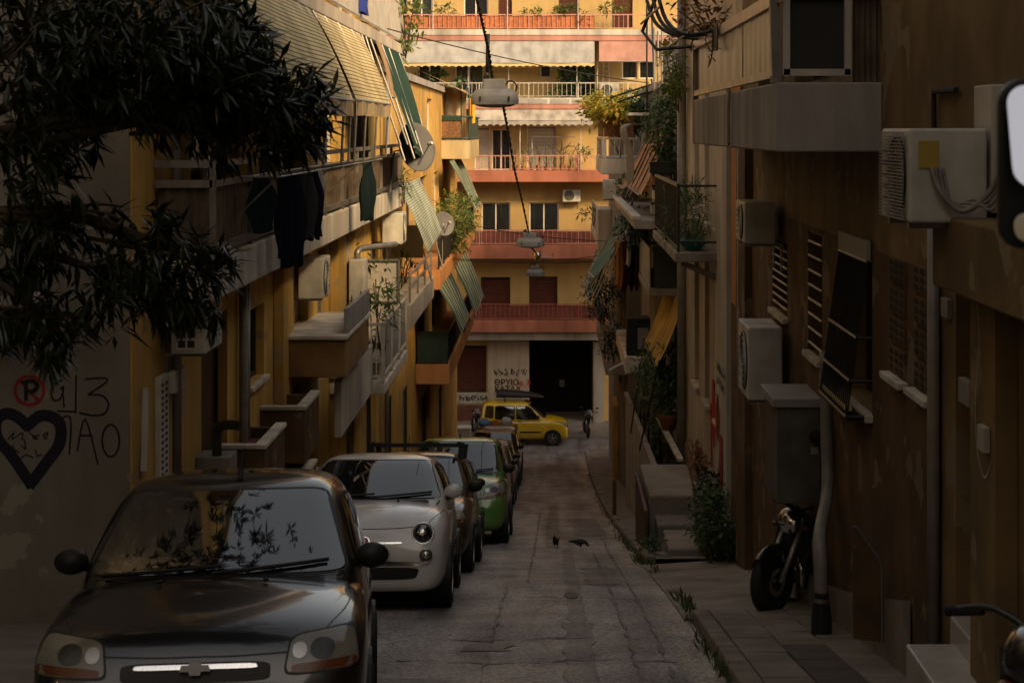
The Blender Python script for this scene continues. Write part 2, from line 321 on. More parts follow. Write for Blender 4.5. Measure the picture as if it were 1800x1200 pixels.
def asphalt(name, c, c2):
    m = bpy.data.materials.new(name); m.use_nodes = True; MATS[name] = m
    n = m.node_tree.nodes; l = m.node_tree.links; b = n['Principled BSDF']; b.inputs['Specular IOR Level'].default_value = .5
    g = n.new('ShaderNodeNewGeometry'); P = g.outputs['Position']
    def noise(sc, det=5, dist=0, mp=None):
        t = n.new('ShaderNodeTexNoise'); t.inputs['Scale'].default_value = sc; t.inputs['Detail'].default_value = det; t.inputs['Distortion'].default_value = dist
        if mp:
            q = n.new('ShaderNodeMapping'); q.inputs['Scale'].default_value = mp; l.new(P, q.inputs[0]); l.new(q.outputs[0], t.inputs['Vector'])
        else: l.new(P, t.inputs['Vector'])
        return t.outputs['Fac']
    def rng_(f, a, b_, lo, hi):
        r = n.new('ShaderNodeMapRange'); l.new(f, r.inputs[0]); r.inputs[1].default_value = a; r.inputs[2].default_value = b_; r.inputs[3].default_value = lo; r.inputs[4].default_value = hi; return r.outputs[0]
    def mixc(fac, a, bb, mode='MIX'):
        x = n.new('ShaderNodeMix'); x.data_type = 'RGBA'; x.blend_type = mode
        if isinstance(fac, float): x.inputs[0].default_value = fac
        else: l.new(fac, x.inputs[0])
        for i, q in ((6, a), (7, bb)):
            if isinstance(q, tuple): x.inputs[i].default_value = (*q, 1)
            else: l.new(q, x.inputs[i])
        return x.outputs[2]
    cur = mixc(rng_(noise(.7, 7), .35, .65, 0, 1), c, c2)
    cur = mixc(1.0, cur, rng_(noise(1.0, 6, 0, (2.2, .16, 1)), .35, .65, .5, 1.4), 'MULTIPLY')      # wear along the lanes
    cur = mixc(1.0, cur, rng_(noise(80, 3), .33, .68, .40, 2.0), 'MULTIPLY')                           # aggregate
    cur = mixc(1.0, cur, rng_(noise(26, 4), .33, .68, .42, 1.9), 'MULTIPLY')
    v = n.new('ShaderNodeTexVoronoi'); v.feature = 'DISTANCE_TO_EDGE'; v.inputs['Scale'].default_value = .55
    q = n.new('ShaderNodeMapping'); q.inputs['Scale'].default_value = (1, .55, 1); wv = n.new('ShaderNodeVectorMath'); wv.operation = 'ADD'
    dn = n.new('ShaderNodeTexNoise'); dn.inputs['Scale'].default_value = 2.2; dn.inputs['Detail'].default_value = 6; l.new(P, dn.inputs['Vector'])
    l.new(P, q.inputs[0]); l.new(q.outputs[0], wv.inputs[0]); l.new(dn.outputs['Color'], wv.inputs[1]); l.new(wv.outputs[0], v.inputs['Vector'])
    crack = rng_(v.outputs['Distance'], .003, .012, .55, 1)
    cur = mixc(1.0, cur, crack, 'MULTIPLY'); l.new(cur, b.inputs['Base Color'])
    l.new(rng_(noise(1.2, 6), .3, .7, .34, .62), b.inputs['Roughness'])
    ad = n.new('ShaderNodeMath'); ad.operation = 'ADD'; mm = n.new('ShaderNodeMath'); mm.operation = 'MULTIPLY'; mm.inputs[1].default_value = 1.2; l.new(crack, mm.inputs[0]); l.new(mm.outputs[0], ad.inputs[0]); l.new(noise(70, 4), ad.inputs[1])
    bp = n.new('ShaderNodeBump'); bp.inputs['Strength'].default_value = .7; bp.inputs['Distance'].default_value = .012; l.new(ad.outputs[0], bp.inputs['Height']); l.new(bp.outputs[0], b.inputs['Normal']); return m
asphalt('asphalt', (.125, .114, .110), (.205, .189, .182)); asphalt('asphalt_patch', (.062, .058, .057), (.092, .086, .084)); asphalt('gutter_concrete', (.17, .15, .125), (.25, .22, .185))

# ------------------------------------------------------------------ ground, road, pavements
XL, XR, KL, KR = -3.6, 2.42, -2.78, 1.25
def roadz(X, Y): u = (X-KL+.3)/(KR-KL+.6); return rz(Y)+.006*math.sin(Y*1.7+u*3)*math.sin(u*3.1)
def strip(x0, x1, y0, y1, dz, ny, nx=6, wob=0, seed=1):
    rg = random.Random(seed); mb = MB(); wl = [rg.uniform(-1, 1)*wob for _ in range(ny+1)]; wr = [rg.uniform(-1, 1)*wob for _ in range(ny+1)]
    def fn(u, v):
        Y = y0+(y1-y0)*v; j = round(v*ny); a = x0+wl[j]; b = x1+wr[j]; X = a+(b-a)*u; return (X, Y, roadz(X, Y)+dz)
    return mb.sheet(fn, nx, ny)
def setting(name, mb, m, **k):
    o = part(None, name, mb, m, world=False, **k); o['kind'] = 'structure'; return o
gm = MB()
gy = [-700, -300, -60, -20, 0]+list(range(5, 66, 5))+[66, 90, 200, 500, 1200]
gx = [-900, -200, -40, -8, 8, 40, 200, 900]
for Y in gy:
    for X in gx: gm.v.append(Vector((X, Y, rz(Y)-.12-(.0 if abs(X) < 10 else .0))))
for j in range(len(gy)-1):
    for i in range(len(gx)-1): a = j*len(gx)+i; gm.f.append([a, a+1, a+1+len(gx), a+len(gx)])
setting('ground', gm, 'concrete')
rg = random.Random(5)
road = setting('road', MB().sheet(lambda u, v: (KL-.3+(KR+.3-KL+.3)*u, -30+97*v, roadz(KL-.3+(KR+.6-KL)*u, -30+97*v)), 16, 388), 'asphalt', smooth=True)
setting('cross_road', MB().box(-70, 60, 66.6, 69.6, rz(68)-.1, rz(68)+.02), 'asphalt')
setting('gutter', strip(.98, KR, -10, 66, .004, 304, 2, .03, 3), 'gutter_concrete')
# patched trench and patches in the asphalt: ragged sheets on the road
def patchsheet(x0, x1, y0, y1, seed, wob=.03):
    part(road, 'asphalt_patch', strip(x0, x1, y0, y1, .006, max(4, int((y1-y0)*4)), 3, wob, seed), 'asphalt_patch')
patchsheet(.10, .34, 10.2, 15.4, 1); patchsheet(.14, .30, 15.3, 27.5, 2); patchsheet(-.1, .12, 27.8, 44, 3, .05); patchsheet(.45, .95, 31, 38, 4, .06); patchsheet(-.75, -.35, 13.6, 14.0, 5, .05)
for k, (yy, xa, xb) in enumerate(((13.05, -1.2, .95), (14.25, -.9, .4), (17.75, -1.0, 1.2), (24.5, .2, 1.1), (10.6, -1.6, -.4))):
    c = MB(); n = 14
    def fn(u, v, yy=yy, xa=xa, xb=xb, k=k): X = xa+(xb-xa)*u; Y = yy+.07*math.sin(X*4+k)+.03*math.sin(X*17+k*2)+(v-.5)*(.032+.02*math.sin(X*9+k)+.012*math.sin(X*31+k)); return (X, Y, roadz(X, Y)+.009)
    part(road, 'crack', c.sheet(fn, 40, 1), 'asphalt_patch')
for k, (x0, y0, y1) in enumerate(((.62, 9.5, 26), (-.52, 10, 19), (-.30, 20, 40), (.86, 12, 31))): part(road, 'seam', strip(x0, x0+.022, y0, y1, .009, int((y1-y0)*5), 1, .022, 40+k), 'asphalt_patch')
patchsheet(-1.5, -.75, 10.5, 12.2, 61, .07); patchsheet(.40, .80, 19.5, 22.5, 62, .06)
part(road, 'access_cover', MB().sheet(lambda u, v: (.2+(u-.5)*.16*(1-abs(2*v-1)*.5), 17.6+.75*v, roadz(.2, 17.6+.75*v)+.012), 4, 6), 'kerb_concrete')
# pavements: a bed with a slab or stone for each piece near enough to tell apart
pr = setting('pavement_right', MB().sheet(lambda u, v: (KR+.13+(XR+.3-KR-.13)*u, 17.6*v-2, rz(17.6*v-2)+.105), 2, 30), 'kerb_concrete')
prf = setting('pavement_right_lower', MB().sheet(lambda u, v: (KR+.13+(XR+.3-KR-.13)*u, 22.8+43.6*v, rz(22.8+43.6*v)+.105), 2, 60), 'paving')
setting('driveway', MB().sheet(lambda u, v: (KR-.05+(XR+.3-KR)*u, 15.55+7.3*v, rz(15.55+7.3*v)+.02+.10*u), 3, 14), 'concrete')
for par, y0, y1 in ((pr, -2, 15.5), (prf, 23.0, 66)):
    Y = y0
    while Y < y1:
        L = rg.uniform(.75, 1.1); a, b = Y, min(Y+L, y1); t = rg.uniform(-.012, .012); hw = rg.uniform(-.01, .01)
        ms = MB().hexa([(KR+hw, a, rz(a)-.1), (KR+.15, a, rz(a)-.1), (KR+.15, b-.012, rz(b)-.1), (KR+hw, b-.012, rz(b)-.1), (KR+.015+hw, a, rz(a)+.12+t), (KR+.15, a, rz(a)+.12+t), (KR+.15, b-.012, rz(b)+.12+t), (KR+.015+hw, b-.012, rz(b)+.12+t)])
        part(par, 'kerb_stone', ms, 'kerb_concrete', bevel=.018, world=False); Y += L
Y = 4.0; row = 0
while Y < 15.2:
    for c in range(3):
        x0 = KR+.16+c*.345; x1 = x0+.335 if c < 2 else XR; t = rg.uniform(-.006, .006); t2 = rg.uniform(-.006, .006)
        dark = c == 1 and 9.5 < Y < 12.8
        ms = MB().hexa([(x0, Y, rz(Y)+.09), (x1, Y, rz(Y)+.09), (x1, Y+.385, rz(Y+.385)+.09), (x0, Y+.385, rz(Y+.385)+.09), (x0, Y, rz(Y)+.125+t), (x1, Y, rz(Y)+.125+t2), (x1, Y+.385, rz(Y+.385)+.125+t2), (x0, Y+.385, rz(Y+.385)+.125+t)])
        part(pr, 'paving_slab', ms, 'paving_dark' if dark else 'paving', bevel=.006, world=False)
    Y += .395
pl = setting('pavement_left', MB().sheet(lambda u, v: (-9+(KL+9)*u, -2+68.4*v, rz(-2+68.4*v)+.11), 2, 70), 'paving')
kb = MB().sheet(lambda u, v: (KL+.001*u, -2+68.4*v, rz(-2+68.4*v)+.11-.14*u), 1, 70); part(pl, 'kerb', kb, 'kerb_concrete', world=False)
setting('pavement_far', MB().box(-70, 60, 69.6, 74.2, rz(70)-.1, rz(70)+.13), 'paving', bevel=.02)
# weeds and litter along the right kerb
gw = MB()
for i in range(900):
    Y = rg.choice((rg.gauss(16.6, .7), rg.uniform(21, 31), rg.gauss(23.4, .4), rg.gauss(12.5, 1.2), rg.uniform(27, 60)))
    X = KR-.02+rg.gauss(0, .035) if not 15.4 < Y < 22.9 else KR+rg.uniform(0, .12)
    L = rg.uniform(.03, .12); d = Vector((rg.gauss(0,.5), rg.gauss(0,.5), 1))
    gw.add(leaf_pts(Vector((X, Y, rz(Y)+.01)), d, Vector((rg.gauss(0,1), rg.gauss(0,1), .2)), L, L*.22, -.1), LEAFF)
o = part(None, 'weeds', gw, 'grass_blade', world=False, fix=False, kind='stuff'); props(o, 'thin green weeds growing along the foot of the right kerb', 'weeds')

# ------------------------------------------------------------------ wall and window builders
def TF(Yf): return lambda a, b, c: (a, Yf-c, b)
def TL(X): return lambda a, b, c: (X+c, a, b)
def TR(X): return lambda a, b, c: (X-c, a, b)
def tbox(mb, T, a0, a1, b0, b1, c0, c1):
    return mb.hexa([T(a0,b0,c0), T(a1,b0,c0), T(a1,b0,c1), T(a0,b0,c1), T(a0,b1,c0), T(a1,b1,c0), T(a1,b1,c1), T(a0,b1,c1)])
def wall(T, a0, a1, b0, b1, ops, d=.3, mb=None, bot=None):
    """outer face with openings and their reveals; bot(a) may give a sloping foot"""
    mb = mb or MB(); A = sorted({a0, a1, *[x for o in ops for x in o[:2]]}); B = sorted({b0, b1, *[x for o in ops for x in o[2:4]]})
    A2 = [A[0]]
    for x in A[1:]:
        n = max(1, int((x-A2[-1])/4)); s = A2[-1]; A2 += [s+(x-s)*(k+1)/n for k in range(n)]
    for i in range(len(A2)-1):
        for j in range(len(B)-1):
            ca, cb = (A2[i]+A2[i+1])/2, (B[j]+B[j+1])/2
            if any(o[0] < ca < o[1] and o[2] < cb < o[3] for o in ops): continue
            lo0 = lo1 = B[j]
            if bot and j == 0: lo0, lo1 = bot(A2[i]), bot(A2[i+1])
            mb.add([T(A2[i],lo0,0), T(A2[i+1],lo1,0), T(A2[i+1],B[j+1],0), T(A2[i],B[j+1],0)], [(0,1,2,3)])
    for o in ops:
        p = [(o[0],o[2]),(o[1],o[2]),(o[1],o[3]),(o[0],o[3])]
        for k in range(4): q, r_ = p[k], p[(k+1)%4]; mb.add([T(*q,0), T(*r_,0), T(*r_,-d), T(*q,-d)], [(0,1,2,3)])
    return mb
def window(par, T, a0, a1, b0, b1, style='dark', fm='white_frame', sill=True, mull=1, depth=.12):
    """style: dark pane, curtain behind glass, roller shutter, louvre, door or bars"""
    g = .004; a0 += g; a1 -= g; b0 += g; b1 -= g; fw = .055
    mb = MB()
    for q in ((a0, a0+fw, b0, b1), (a1-fw, a1, b0, b1), (a0+fw, a1-fw, b0, b0+fw), (a0+fw, a1-fw, b1-fw, b1)): tbox(mb, T, *q, -depth-.05, -depth+.02)
    w_ = a1-a0
    for k in range(1, mull+1): c = a0+w_*k/(mull+1); tbox(mb, T, c-fw*.5, c+fw*.5, b0+fw, b1-fw, -depth-.05, -depth+.018)
    o = part(par, 'door' if style == 'door' else 'window', mb, fm)
    if style in ('roller', 'louvre'):
        sm = MB(); st = .06 if style == 'roller' else .075; n = int((b1-b0-2*fw)/st)
        for k in range(n):
            z = b0+fw+k*st; sm.add([T(a0+fw,z,-depth-.02), T(a1-fw,z,-depth-.02), T(a1-fw,z+st*.8,-depth+.012), T(a0+fw,z+st*.8,-depth+.012), T(a1-fw,z+st,-depth-.02), T(a0+fw,z+st,-depth-.02)], [(0,1,2,3),(3,2,4,5)])
        part(o, 'shutter', sm, 'brown_shutter' if fm in ('dark_frame',) else ('grey_shutter' if fm == 'grey_shutter' else 'white_shutter'), kind='stuff')
    elif style == 'door':
        part(o, 'leaf', tbox(MB(), T, a0+fw, a1-fw, b0+.01, b1-fw, -depth-.06, -depth-.02), 'door_wood'); part(o, 'handle', tbox(MB(), T, a1-.18, a1-.15, (b0+b1)/2-.1, (b0+b1)/2+.06, -depth-.02, -depth+.03), 'chrome')
    else:
        part(o, 'pane', tbox(MB(), T, a0+fw, a1-fw, b0+fw, b1-fw, -depth-.03, -depth-.02), 'clear_pane' if style == 'curtain' else 'pane')
        if style == 'curtain':
            cm = MB(); fr = random.Random(int((a0+b0)*77))
            for s in (0, 1):
                x0 = a0+.04+s*(w_*.5); x1 = x0+w_*.46
                cm.sheet(lambda u, v, x0=x0, x1=x1: T(x0+(x1-x0)*u, b0+.03+(b1-b0-.06)*v, -depth-.10+.025*math.sin(u*38+v*2)), 30, 4)
            part(o, 'curtain', cm, 'curtain_grey', smooth=True, fix=False)
    if sill: part(o, 'sill', tbox(MB(), T, a0-.06, a1+.06, b0-.06, b0-.006, -depth+.02, .07), 'slab_white', bevel=.006)
    return o
def bars(T, a0, a1, b0, b1, c, step, r=.008, rail=.02, top=True):
    mb = MB(); n = max(1, int(round((a1-a0)/step)))
    for k in range(n+1): a = a0+(a1-a0)*k/n; tbox(mb, T, a-r, a+r, b0, b1, c-r, c+r)
    return mb
def railing(par, T, a0, a1, b0, h, c, m, step=.13, panel=None, side=None, r=.009, rail=.022):
    """top and bottom rail with balusters; side=(depth0) adds the returns to the wall"""
    mb = MB(); tbox(mb, T, a0, a1, b0+h-rail, b0+h+rail, c-rail, c+rail); tbox(mb, T, a0, a1, b0+.06, b0+.06+rail, c-rail*.7, c+rail*.7)
    n = max(1, int((a1-a0)/2.0))
    for k in range(n+1): a = a0+(a1-a0)*k/n; tbox(mb, T, a-rail*.9, a+rail*.9, b0, b0+h-rail, c-rail*.8, c+rail*.8)
    if side is not None:
        for a in (a0, a1): tbox(mb, T, a-rail, a+rail, b0+h-rail, b0+h+rail, side, c-rail)
    o = part(par, 'rail', mb, m)
    if step:
        bm_ = bars(T, a0+.05, a1-.05, b0+.08, b0+h-rail, c, step, r)
        if side is not None:
            for a in (a0, a1):
                for k in range(1, int((c-side)/step)): q = side+k*step; tbox(bm_, T, a-r, a+r, b0+.02, b0+h-rail, q-r, q+r)
        part(o, 'balusters', bm_, m, kind='stuff')
    if panel: part(o, 'infill_panel', tbox(MB(), T, a0+.02, a1-.02, b0+.09, b0+h-.05, c-.035, c-.027), panel)
    return o
# ------------------------------------------------------------------ apartment block that closes the street
YB, YW = 72.3, 73.5
def zb(py): return zz(py, YB)
def zw(py): return zz(py, YW)
def xw(px): return xx(px, YW)
def xb(px): return xx(px, YB)
T = TF(YW)
end = thing('apartment_building', 'cream apartment block with pink balcony bands closing the end of the street', 'building', (0, YW, rz(70)+.13))
XE0, XE1, ZT = -11.5, 9.5, 9.5
ops_ = []
wins = []
def wop(p0, p1, q0, q1, style, fm='white_frame', mull=1, sill=False):
    o = (xw(p0), xw(p1), zw(q1), zw(q0)); ops_.append(o); wins.append((o, style, fm, mull, sill))
for f in (-1, 0):                      # floors above the frame
    q = -117-117*f-40
wop(688, 716, -60, 50, 'dark', 'white_frame', 1); wop(722, 760, -60, 50, 'curtain', 'white_frame', 1); wop(815, 858, -60, 50, 'dark', 'white_frame', 1); wop(876, 900, -55, 50, 'roller', 'dark_frame', 0); wop(982, 1018, -55, 50, 'roller', 'dark_frame', 0); wop(1076, 1112, -55, 50, 'roller', 'dark_frame', 0)
wop(735, 775, 98, 172, 'dark', 'white_frame', 1); wop(800, 850, 98, 172, 'curtain', 'white_frame', 1); wop(949, 969, 115, 137, 'dark', 'white_frame', 0); wop(985, 1046, 95, 172, 'dark', 'dark_frame', 1); wop(1093, 1120, 107, 139, 'curtain', 'white_frame', 0); wop(1123, 1152, 107, 139, 'dark', 'white_frame', 0)
wop(834, 862, 224, 299, 'roller', 'white_frame', 0); wop(864, 898, 227, 299, 'dark', 'white_frame', 1); wop(926, 978, 222, 299, 'roller', 'white_frame', 0); wop(1090, 1130, 225, 299, 'dark', 'white_frame', 1)
wop(846, 897, 356, 431, 'curtain', 'white_frame', 1); wop(930, 982, 356, 431, 'curtain', 'white_frame', 1); wop(1082, 1125, 356, 431, 'roller', 'dark_frame', 0)
wop(845, 897, 487, 562, 'roller', 'dark_frame', 0); wop(930, 980, 486, 562, 'roller', 'dark_frame', 0)
wop(770, 855, 607, 690, 'roller', 'dark_frame', 0, True)
gar = (xw(930), xw(1042), rz(70)+.12, zw(596)); ops_.append(gar)
part(end, 'wall', wall(T, XE0, XE1, rz(70), ZT, ops_, .3), 'facade_plaster')
for o, style, fm, mull, sill in wins: window(end, T, *o, style, fm, sill, mull)
cr = MB(); cr.box(XE0, XE1, YW+.36, YW+11, zw(590), ZT); cr.box(XE0, xw(925), YW+.36, YW+11, rz(70), zw(590)-.01); cr.box(xw(1047), XE1, YW+.36, YW+11, rz(70), zw(590)-.01)
part(end, 'interior', cr, 'interior')
gb = MB(); gb.box(xw(930)-.02, xw(1042)+.02, YW+3.2, YW+3.3, rz(70), zw(590)-.02); part(end, 'garage_back_wall', gb, 'interior')
gs = MB(); gs.box(xw(930)-.06, xw(930)-.005, YW+.31, YW+3.2, rz(70), zw(590)-.02); gs.box(xw(1042)+.005, xw(1042)+.06, YW+.31, YW+3.2, rz(70), zw(590)-.02); part(end, 'garage_side_wall', gs, 'brown_plaster')
# grey base course, beam and pillars of the ground floor
part(end, 'beam', MB().box(XE0, XE1, YB+.25, YW-.004, zb(599), zb(585)), 'slab_grey'); part(end, 'base_wall', MB().box(xw(770), xw(862), YW-.05, YW-.004, zw(709), zw(691)), 'white_plaster')
part(end, 'pillar', MB().box(xw(1043), xw(1061), YW-.35, YW-.004, rz(70)+.13, zw(599)), 'slab_grey'); part(end, 'pillar', MB().box(xw(858), xw(930), YW-.06, YW-.004, rz(70)+.13, zw(599)), 'pale_plaster')
part(end, 'poster', MB().box(xw(984), xw(993), YW+3.14, YW+3.19, zw(699), zw(686)), 'cloth_white')
part(end, 'base_door', MB().box(xw(770), xw(860), YW-.03, YW-.004, rz(70)+.13, zw(712)), 'brown_shutter')
def gline(par, mb, T, pts, wd, c=.004, closed=False):
    """one sprayed line as a thin ribbon on a wall plane: pts in wall coordinates"""
    P = [Vector((p[0], p[1], 0)) for p in pts]; P = cat(P, 4) if len(P) > 2 else P
    n = len(P)
    for i in range(n-1):
        d = (P[i+1]-P[i]); 
        if d.length < 1e-6: continue
        d.normalize(); s = Vector((-d.y, d.x, 0))*wd/2
        a, b, e, f = P[i]-s-d*wd*.3, P[i]+s-d*wd*.3, P[i+1]+s+d*wd*.3, P[i+1]-s+d*wd*.3
        mb.add([T(q.x, q.y, c+i*2e-5) for q in (a, b, e, f)], [(0,1,2,3)])
def scrawl(par, T, x0, y0, x1, y1, m, rows, seed, wd, c=.004):
    rg = random.Random(seed); mb = MB()
    for r_ in range(rows):
        h = (y1-y0)/rows; yb = y0+h*r_; x = x0
        while x < x1:
            w_ = rg.uniform(.45, .8)*h*.75
            pts = [(x+rg.uniform(0, 1)*w_, yb+h*.15+rg.uniform(0, .7)*h) for _ in range(rg.randint(5, 8))]
            gline(par, mb, T, pts, wd*.6, c); x += w_*.95
    part(par, 'graffiti', mb, m, fix=False)
T2 = TF(YW-.06)
scrawl(end, T2, xw(869), zw(663), xw(924), zw(645), 'spray_violet', 1, 3, .05)
for tx, yq in (('ΘΡΥΙΟ', 676), ('ΚΑΤΑΛ', 688)):
    tc = bpy.data.curves.new('letters', 'FONT'); tc.body = tx; tc.size = .34; tc.extrude = .003; tc.offset = .008; to = bpy.data.objects.new('letters', tc); col.objects.link(to); to.rotation_euler = (R(90), 0, 0)
    tm = bpy.data.meshes.new_from_object(to.evaluated_get(bpy.context.evaluated_depsgraph_get())); bpy.data.objects.remove(to); tm.transform(Matrix.Translation((xw(869), YW-.066, zw(yq)-0)) @ Matrix.Rotation(R(90), 4, 'X')); tm.transform(Matrix.Translation(-end.location)); tm.materials.clear(); tm.materials.append(MATS['spray_black']); part(end, 'graffiti_letters', tm, 'spray_black', world=False)
scrawl(end, T2, xw(897), zw(685), xw(928), zw(662), 'spray_red', 1, 6, .045, .006)
scrawl(end, TF(YW-.05), xw(806), zw(706), xw(858), zw(693), 'spray_black', 1, 9, .045)
# balconies of the block
def endbalc(y_rt, y_st, y_mid, y_sb, m_top, m_low, m_rail, step, panel=None, x0=XE0, x1=XE1, hollow=False):
    s = part(end, 'balcony', MB().box(x0, x1, YB, YW-.003, zb(y_sb), zb(y_mid)), m_low, bevel=.015)
    if y_mid > y_st: part(s, 'slab_edge', MB().box(x0, x1, YB-.03, YW-.006, zb(y_mid)+.001, zb(y_st)), m_top)
    railing(s, TF(YB), x0, x1, zb(y_st), zb(y_rt)-zb(y_st), -.05, m_rail, step, panel); return s
b5 = endbalc(26, 52, 62, 72, 'white_plaster', 'pink_plaster', 'rail_pink', .20, None)
part(b5, 'infill_panel', MB().box(XE0, xb(1045), YB+.10, YB+.12, zb(51), zb(28)), 'orange_panel')
b4 = endbalc(146, 172, 183, 192, 'white_plaster', 'pink_plaster', 'rail_white', .20)
for k in range(14):
    x = xb(700)+k*.92
    if x < 5: part(b4, 'trough', MB().box(x, x+.8, YB-.045, YB-.028, zb(181.5), zb(175)), 'panel_grey')
b3 = endbalc(274, 300, 300, 320, '', 'red_plaster', 'rail_pink', .20)
b2 = endbalc(405, 431, 431, 455, '', 'red_plaster', 'rail_pink', .20, 'red_panel'); b1 = endbalc(535, 563, 563, 584, '', 'red_plaster', 'rail_red', .20, 'red_panel')
for i, (p, y0, y1) in enumerate(((761, -40, 62), (892, -40, 62), (1016, -40, 62), (1140, -40, 62), (823, 112, 172), (894, 112, 172), (1014, 112, 172), (1050, 108, 172), (914, 212, 298), (1021, 212, 298))):
    part(end, 'pole', MB().tube([(xb(p), YB-.02, zb(y1)), (xb(p), YB-.02, zb(y0))], .022, 6), 'rail_white')
part(end, 'frame', MB().tube([(xb(935), YB+.5, zb(299)), (xb(935), YB+.5, zb(241)), (xb(1012), YB+.5, zb(241)), (xb(1012), YB+.5, zb(299))], .03, 6), 'rail_white')
# awnings of the block
def awning(name, label, p, m, val=None, valm=None, thick=.012, wave=0, nu=16, nv=8, sagk=.03, arms=None, armm='galvanised', bar=True, group=None):
    """p: four corners top-left, top-right, bottom-right, bottom-left in world space"""
    p = [Vector(q) for q in p]; t = thing(name, label, 'awning', p[0].lerp(p[1], .5), group)
    nrm = (p[1]-p[0]).cross(p[3]-p[0]).normalized()
    def fn(u, v): a = p[0].lerp(p[1], u); b = p[3].lerp(p[2], u); return a.lerp(b, v)-nrm*sagk*math.sin(math.pi*v)*(1+.3*math.sin(u*9))
    part(t, 'canopy', MB().sheet(fn, nu, nv), m, smooth=True, fix=False)
    if val:
        mb = MB(); L = (p[2]-p[3]).length; k = max(2, round(L/.28))
        d = Vector((0, 0, -1))
        mb.sheet(lambda u, v: p[3].lerp(p[2], u)+d*v*(val-(val*.35*abs(math.cos(u*k*math.pi)) if wave else 0))+nrm*.012*math.sin(u*25), k*8 if wave else nu, 2); part(t, 'valance', mb, valm or m, fix=False)
    if bar: part(t, 'front_bar', MB().tube([p[3]+nrm*.01, p[2]+nrm*.01], .022, 6), armm)
    for a in (arms or []): part(t, 'arm', MB().tube(a, .017, 6), armm)
    return t
EG = 'awnings of the end block'
awning('awning', 'long grey canvas awning with yellow scalloped valance on the end block', [at(700, 73, YB), at(1045, 73, YB), at(1045, 111, YB-.55), at(700, 111, YB-.55)], 'canvas_grey', .17, 'canvas_cream', wave=1, nu=40, group=EG)
awning('awning', 'short dusty pink awning beside the long grey one on the end block', [at(1053, 73, YB), at(1152, 73, YB), at(1152, 108, YB-.55), at(1053, 108, YB-.55)], 'canvas_pink', group=EG)
awning('awning', 'off-white awning with scalloped edge above the white roller shutters', [at(826, 193, YB), at(1042, 193, YB), at(1042, 212, YB-.4), at(826, 212, YB-.4)], 'canvas_offwhite', .24, 'canvas_offwhite', wave=1, nu=30, group=EG)
# ------------------------------------------------------------------ air conditioners
def ac_unit(name, label, T, a0, a1, b0, b1, c0, c1, front='a', group='air conditioner units', lab=False, bracket=True):
    """box outdoor unit in wall coordinates; front grille on the outward face"""
    base = Vector(T((a0+a1)/2, b0, c0)); t = thing('air_conditioner', label, 'air conditioner', base, group)
    part(t, 'casing', tbox(MB(), T, a0, a1, b0, b1, c0, c1), 'ac_white', bevel=.015)
    W, H = a1-a0, b1-b0; ca, cb, r = a0+W*.37, (b0+b1)/2, min(W*.34, H*.43)
    d0 = Vector(T(ca, cb, c1)); ax = Vector(T(ca, cb, c1+1))-d0
    g = part(t, 'fan_grille', MB().lathe([(r, -.004), (r, .006), (r*.97, .012), (.01, .012)], d0, ax, 24), 'ac_dark')
    gm_ = MB()
    for k in range(1, 6):
        rr = r*k/5.2; pts = [d0+(Vector(T(ca+rr*math.cos(q), cb+rr*math.sin(q), c1))-d0)+ax*.016 for q in [2*math.pi*j/20 for j in range(21)]]; gm_.tube(pts, .004, 4, cap=False)
    part(g, 'guard', gm_, 'ac_white', kind='stuff')
    lv = MB()
    for k in range(5): z = b0+H*(.2+.13*k); tbox(lv, T, a0+W*.78, a0+W*.95, z, z+H*.05, c1-.002, c1+.006)
    part(t, 'vent', lv, 'panel_grey', kind='stuff')
    if bracket:
        for a in (a0+W*.15, a0+W*.85):
            m_ = MB(); tbox(m_, T, a-.018, a+.018, b0-.035, b0-.003, .0, c1-.02); tbox(m_, T, a-.018, a+.018, b0-.3, b0-.037, .0, .03); part(t, 'bracket', m_, 'galvanised')
    return t
ac_unit('ac', 'white air conditioner on the cream wall beside the right curtained window', TF(YW), xw(989), xw(1020), zw(354), zw(333), .08, .40)
ac_unit('ac', 'white air conditioner standing behind the white railing near the ladder', TF(YW), xw(1054), xw(1086), zw(171), zw(148), .5, .8, bracket=False)
lad = MB(); 
for s in (0, 1): lad.bar(at(1059+s*13, 168, YW-.3), at(1061+s*9, 112, YW-.06), .05)
for k in range(6): f = k/6+.08; lad.bar(at(1059, 168, YW-.3).lerp(at(1061, 112, YW-.06), f), at(1072, 168, YW-.3).lerp(at(1070, 112, YW-.06), f), .035)
single('ladder', lad, 'rail_white', 'small white ladder leaning on the wall beside the pink awning', 'ladder')
